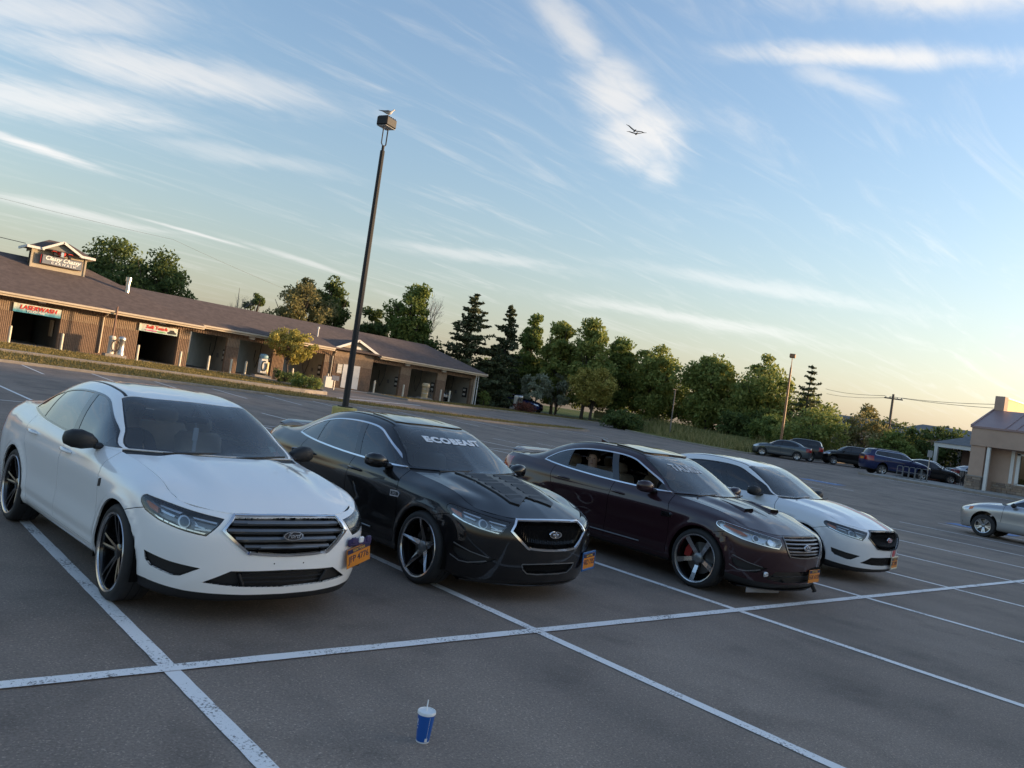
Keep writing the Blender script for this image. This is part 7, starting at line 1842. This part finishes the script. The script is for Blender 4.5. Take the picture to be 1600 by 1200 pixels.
# ------------------------------------------------------------------ lamp poles, utility poles, birds, cup
PEDM = mat('worn_yellow_pedestal', (.50, .40, .13), .9, var=.35, vscale=5, bump=.4, bscale=30)
BRZ = mat('bronze_pole_shaded', (.011, .010, .010), .65, 0, var=.15, vscale=3)  # near black base puts the backlit shade of pole and head into the colour
def lamp(loc, label, ph, H, mt, group, pw=.42):
    p = empty('lamp_pole', loc); tag(p, label, 'lamp', group)
    if ph: b = MB(); b.lathe([(pw, -.2), (pw, ph - .03), (pw - .03, ph), (0, ph + .001)], 28, 'z'); b.build('pedestal', PEDM, p, 40)
    b = MB(); b.box((0, 0, ph + .02), (.36, .36, .035)); b.build('base_plate', mt, p)
    b = MB(); v = []
    b.path([(0, 0, ph + .03), (0, 0, (ph + H) / 2), (0, 0, H)], [.110, .098, .078], 8); b.build('pole', mt, p, 30)
    b = MB(); b.tube((0, 0, H), (0, 0, H + .18), .05); b.build('tenon', mt, p)
    for s in (-1, 1): b = MB(); b.path([(0, 0, H + .12), (s * .12, 0, H + .24), (s * .12, 0, H + .78)], .022, 6); b.build('fork', mt, p)
    b = MB(); b.cbox((0, 0, H + .97), (.56, .46, .32), .04); h_ = b.build('lamp_head', mt, p)
    b = MB(); b.bbox((-.26, -.20, H + .80), (.26, .20, H + .807)); b.build('lamp_lens', mat('frosted_lens', (.5, .5, .46), .3), h_)
    for k in range(-2, 3): b = MB(); b.box((k * .1, 0, H + 1.14), (.012, .40, .03)); b.build('fin', mt, h_)
    return p
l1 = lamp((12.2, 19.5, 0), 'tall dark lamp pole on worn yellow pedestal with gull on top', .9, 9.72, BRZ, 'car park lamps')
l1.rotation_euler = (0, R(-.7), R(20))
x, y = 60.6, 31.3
l2 = lamp((x, y, float(terr(x, y))), 'slimmer lamp pole in sunlit orange rising behind the parked grey sedan', .3, 7.55, mat('pole_sunlit_orange', (.34, .17, .08), .6, var=.15, vscale=3), 'car park lamps')  # orange of the low sun is part of this pole colour
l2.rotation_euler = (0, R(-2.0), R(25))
POLE = mat('weathered_pole', (.17, .13, .10), .9, var=.3, vscale=4)
def utility(loc, H, label, arms, rz, r0=.15):
    u = empty('utility_pole', loc, rz); tag(u, label, 'pole', 'utility poles')
    b = MB(); b.tube((0, 0, -.2), (0, 0, H), r0, r0 * .7); b.build('pole', POLE, u)
    for z, w in arms:
        b = MB(); b.box((0, -.16, H - z), (w, .10, .12)); a_ = b.build('crossarm', POLE, u)
        for s in (-.42, -.2, .2, .42): b = MB(); b.lathe([(.04, 0), (.05, .05), (.03, .12), (0, .14)], 8, 'z', (s * w, -.16, H - z + .06)); b.build('insulator', mat('porcelain', (.4, .38, .35), .3), a_)
    return u
utility((76.9, 29.7, .95), 7.2, 'wooden utility pole with crossarm behind the parked cars', ((.45, 1.7), (2.6 + .3, .9)), R(-48))
utility((61.8, 71, 1.2), 4.3, 'short wooden post with T arm behind the twin vacuum', ((.1, 1.9),), R(-48), .11)
b = MB(); b.tube((0, 0, -.2), (-.05, .02, 4.7), .06, .05); b.box((-.25, 0, 4.68), (.5, .06, .05)); o = b.build('grey_post', mat('grey_bark', (.22, .19, .17), .95)); o.location = (62.9, 44.6, float(terr(62.9, 44.6))); tag(o, 'thin grey post standing alone in the meadow', 'post')
WIRE = mat('wire_black', (.03, .03, .03), .6)
def wire(a, b_, sag, label, r_=.018):
    a, b_ = Vector(a), Vector(b_); m_ = MB(); m_.path([a.lerp(b_, k / 24) - Vector((0, 0, sag * 4 * (k / 24) * (1 - k / 24))) for k in range(25)], r_, 4)
    tag(m_.build('overhead_wire', WIRE), label, 'wire', 'overhead wires')
d_ = Vector((math.cos(R(-48)), math.sin(R(-48)), 0))
p0 = Vector((76.9, 29.7, 7.9))
wire(p0 - d_ * .75, (130.6, 64.8, 12.3), .25, 'upper wire running left from the utility pole', .03); wire(p0 + d_ * .3, (130.7, 64.6, 11.5), .3, 'lower wire running left from the utility pole', .03)
wire(p0 + d_ * .75, (66, 16.2, 7.3), .15, 'upper wire running right towards the plaza', .022); wire(p0 - d_ * .3, (66, 16.2, 6.95), .15, 'lower wire running right towards the plaza', .022)
wire((-20, 92, 16.2), (30, 96, 15.2), .6, 'higher of the wires over the left roof', .014); wire((30, 96, 15.2), (75, 104, 10), .8, 'long wire behind the treetops left of pole', .014)
wire((-20, 80, 11.3), (10.1, 66.5, 8.4), .2, 'wire meeting the cupola from the left', .03)
# gulls
GW = mat('gull_white', (.62, .60, .57), .8); GG = mat('gull_grey', (.20, .20, .21), .8); GK = mat('gull_black', (.02, .02, .02), .7); GBK = mat('gull_bill', (.5, .3, .05), .5)
def body_mesh(sections, n=14):
    m_ = MB(); v = []; f = []
    for (x, z, ry, rz_) in sections: v += [(x, ry * math.cos(2 * math.pi * k / n), z + rz_ * math.sin(2 * math.pi * k / n)) for k in range(n)]
    for i in range(len(sections) - 1): f += [(i * n + k, i * n + (k + 1) % n, (i + 1) * n + (k + 1) % n, (i + 1) * n + k) for k in range(n)]
    f += [tuple(range(n)), tuple(range((len(sections) - 1) * n, len(sections) * n))]
    m_.add(v, f); return m_
gu = empty('gull', (12.2 - .13, 19.5, 0)); gu.location = (12.07, 19.47, 10.868); gu.rotation_euler = (0, 0, R(-35)); tag(gu, 'white and grey gull perched on the lamp head', 'bird')
b = body_mesh([(-.22, .20, .012, .008), (-.16, .19, .035, .02), (-.05, .175, .06, .05), (.05, .175, .066, .066), (.12, .20, .055, .06), (.155, .25, .036, .04), (.175, .285, .036, .036), (.20, .295, .03, .03), (.222, .292, .012, .012), (.225, .291, .004, .004)]); b.build('body', GW, gu, 50)
for s in (-1, 1):
    w_ = MB(); w_.add([(.10, s * .062, .22), (.02, s * .072, .24), (-.12, s * .05, .215), (-.30, s * .012, .205), (-.12, s * .055, .175), (.04, s * .07, .165), (.10, s * .066, .185), (.0, s * .085, .20)], [(0, 1, 7), (1, 2, 7), (2, 3, 7), (3, 4, 7), (4, 5, 7), (5, 6, 7), (6, 0, 7)]); w_.build('wing', GG, gu)
    l_ = MB(); l_.tube((.02, s * .025, .0), (.015, s * .025, .13), .006, n=6); l_.box((.035, s * .025, .004), (.05, .03, .006)); l_.build('leg', GBK, gu)
t_ = MB(); t_.add([(-.18, -.03, .19), (-.18, .03, .19), (-.32, .02, .205), (-.32, -.02, .205), (-.25, 0, .215)], [(0, 1, 4), (1, 2, 4), (2, 3, 4), (3, 0, 4)]); t_.build('tail', GK, gu)
b_ = MB(); b_.tube((.215, 0, .292), (.262, 0, .284), .009, .002, 6); b_.build('bill', GBK, gu)
def flying(loc, rz, roll, lift, label):
    g_ = empty('flying_gull', loc); g_.rotation_euler = (roll, 0, rz); tag(g_, label, 'bird', 'gulls in flight')
    b = body_mesh([(-.26, 0, .01, .006), (-.18, 0, .035, .02), (-.05, 0, .06, .055), (.08, 0, .06, .06), (.17, .01, .04, .042), (.21, .012, .036, .036), (.25, .01, .012, .012)]); b.build('body', GG, g_, 50)
    for s in (-1, 1):
        w_ = MB(); pr_ = [(0, .10, -.06, .0), (.25, .15, -.03, lift * .6), (.45, .10, -.04, lift), (.68, -.02, -.06, lift * .9)]
        v = []
        for (yy, xf, xb, zz) in pr_: v += [(xf, s * yy, zz + .012), (xb, s * yy, zz), (xf, s * yy, zz - .004)]
        f = [(3 * i + a, 3 * i + (a + 1) % 3, 3 * i + 3 + (a + 1) % 3, 3 * i + 3 + a) for i in range(3) for a in range(3)] + [(0, 1, 2), (9, 10, 11)]
        w_.add(v, f); w_.build('wing', GK, g_)
flying((36.55, 30.7, 20.45), R(60), R(12), .14, 'dark gull in flight, wings dipped to the left')
flying((36.7, 30.65, 20.3), R(60), R(-8), .10, 'dark gull in flight, wings dipped to the right')
# paper cup
cp = empty('paper_cup', (.875, -1.4, 0), R(20)); cp.rotation_euler = (R(1), R(-1.2), R(20)); tag(cp, 'tall blue paper cup with white lid and straw on asphalt', 'cup')
b = MB(); b.lathe([(.0, .004), (.034, .004), (.0345, 0), (.0355, .0), (.0475, .158), (.0475, .160), (.0, .160)], 40, 'z'); b.build('cup_wall', mat('cup_blue', (.006, .085, .36), .35, coat=.3), cp, 40)
b = MB(); b.lathe([(.0357, .0), (.0366, .008), (.0356, .0085)], 40, 'z'); b.build('base_rim', mat('cup_white', (.62, .64, .66), .4), cp)
b = MB(); b.lathe([(.0488, .152), (.0500, .153), (.0500, .164), (.0475, .168), (.044, .168), (.042, .163), (.0, .163)], 40, 'z'); b.build('lid', mat('lid_white', (.72, .74, .75), .35), cp, 40)
b = MB(); b.path([(.004, .004, .16), (.012, .010, .188), (.021, .014, .216)], .0036, 10); b.build('straw', mat('straw_white', (.78, .78, .78), .4), cp, 40)
CW_ = mat('cup_print', (.6, .63, .66), .45)
def on_cup(a0, a1, z0, z1, name, off=.0004):
    v = []; n = 6
    for k in range(n + 1):
        a = a0 + (a1 - a0) * k / n
        for z in (z0, z1): r_ = .0355 + .012 * z / .158 + off; v.append((r_ * math.cos(a), r_ * math.sin(a), z))
    m_ = MB(); m_.add(v, [(2 * k, 2 * k + 2, 2 * k + 3, 2 * k + 1) for k in range(n)]); return m_.build(name, CW_, cp)
va = math.atan2(-4.862 + 1.4, -1.909 - .875) - R(20)
on_cup(va + R(30), va + R(32), .03, .145, 'seam_line'); on_cup(va + R(16), va + R(40), .010, .030, 'label_patch')
for (a, z0, z1) in ((-62, .112, .128), (-66, .100, .112), (-58, .094, .100), (-64, .074, .082)): on_cup(va + R(a - 6), va + R(a + 5), z0, z1, 'print_mark')
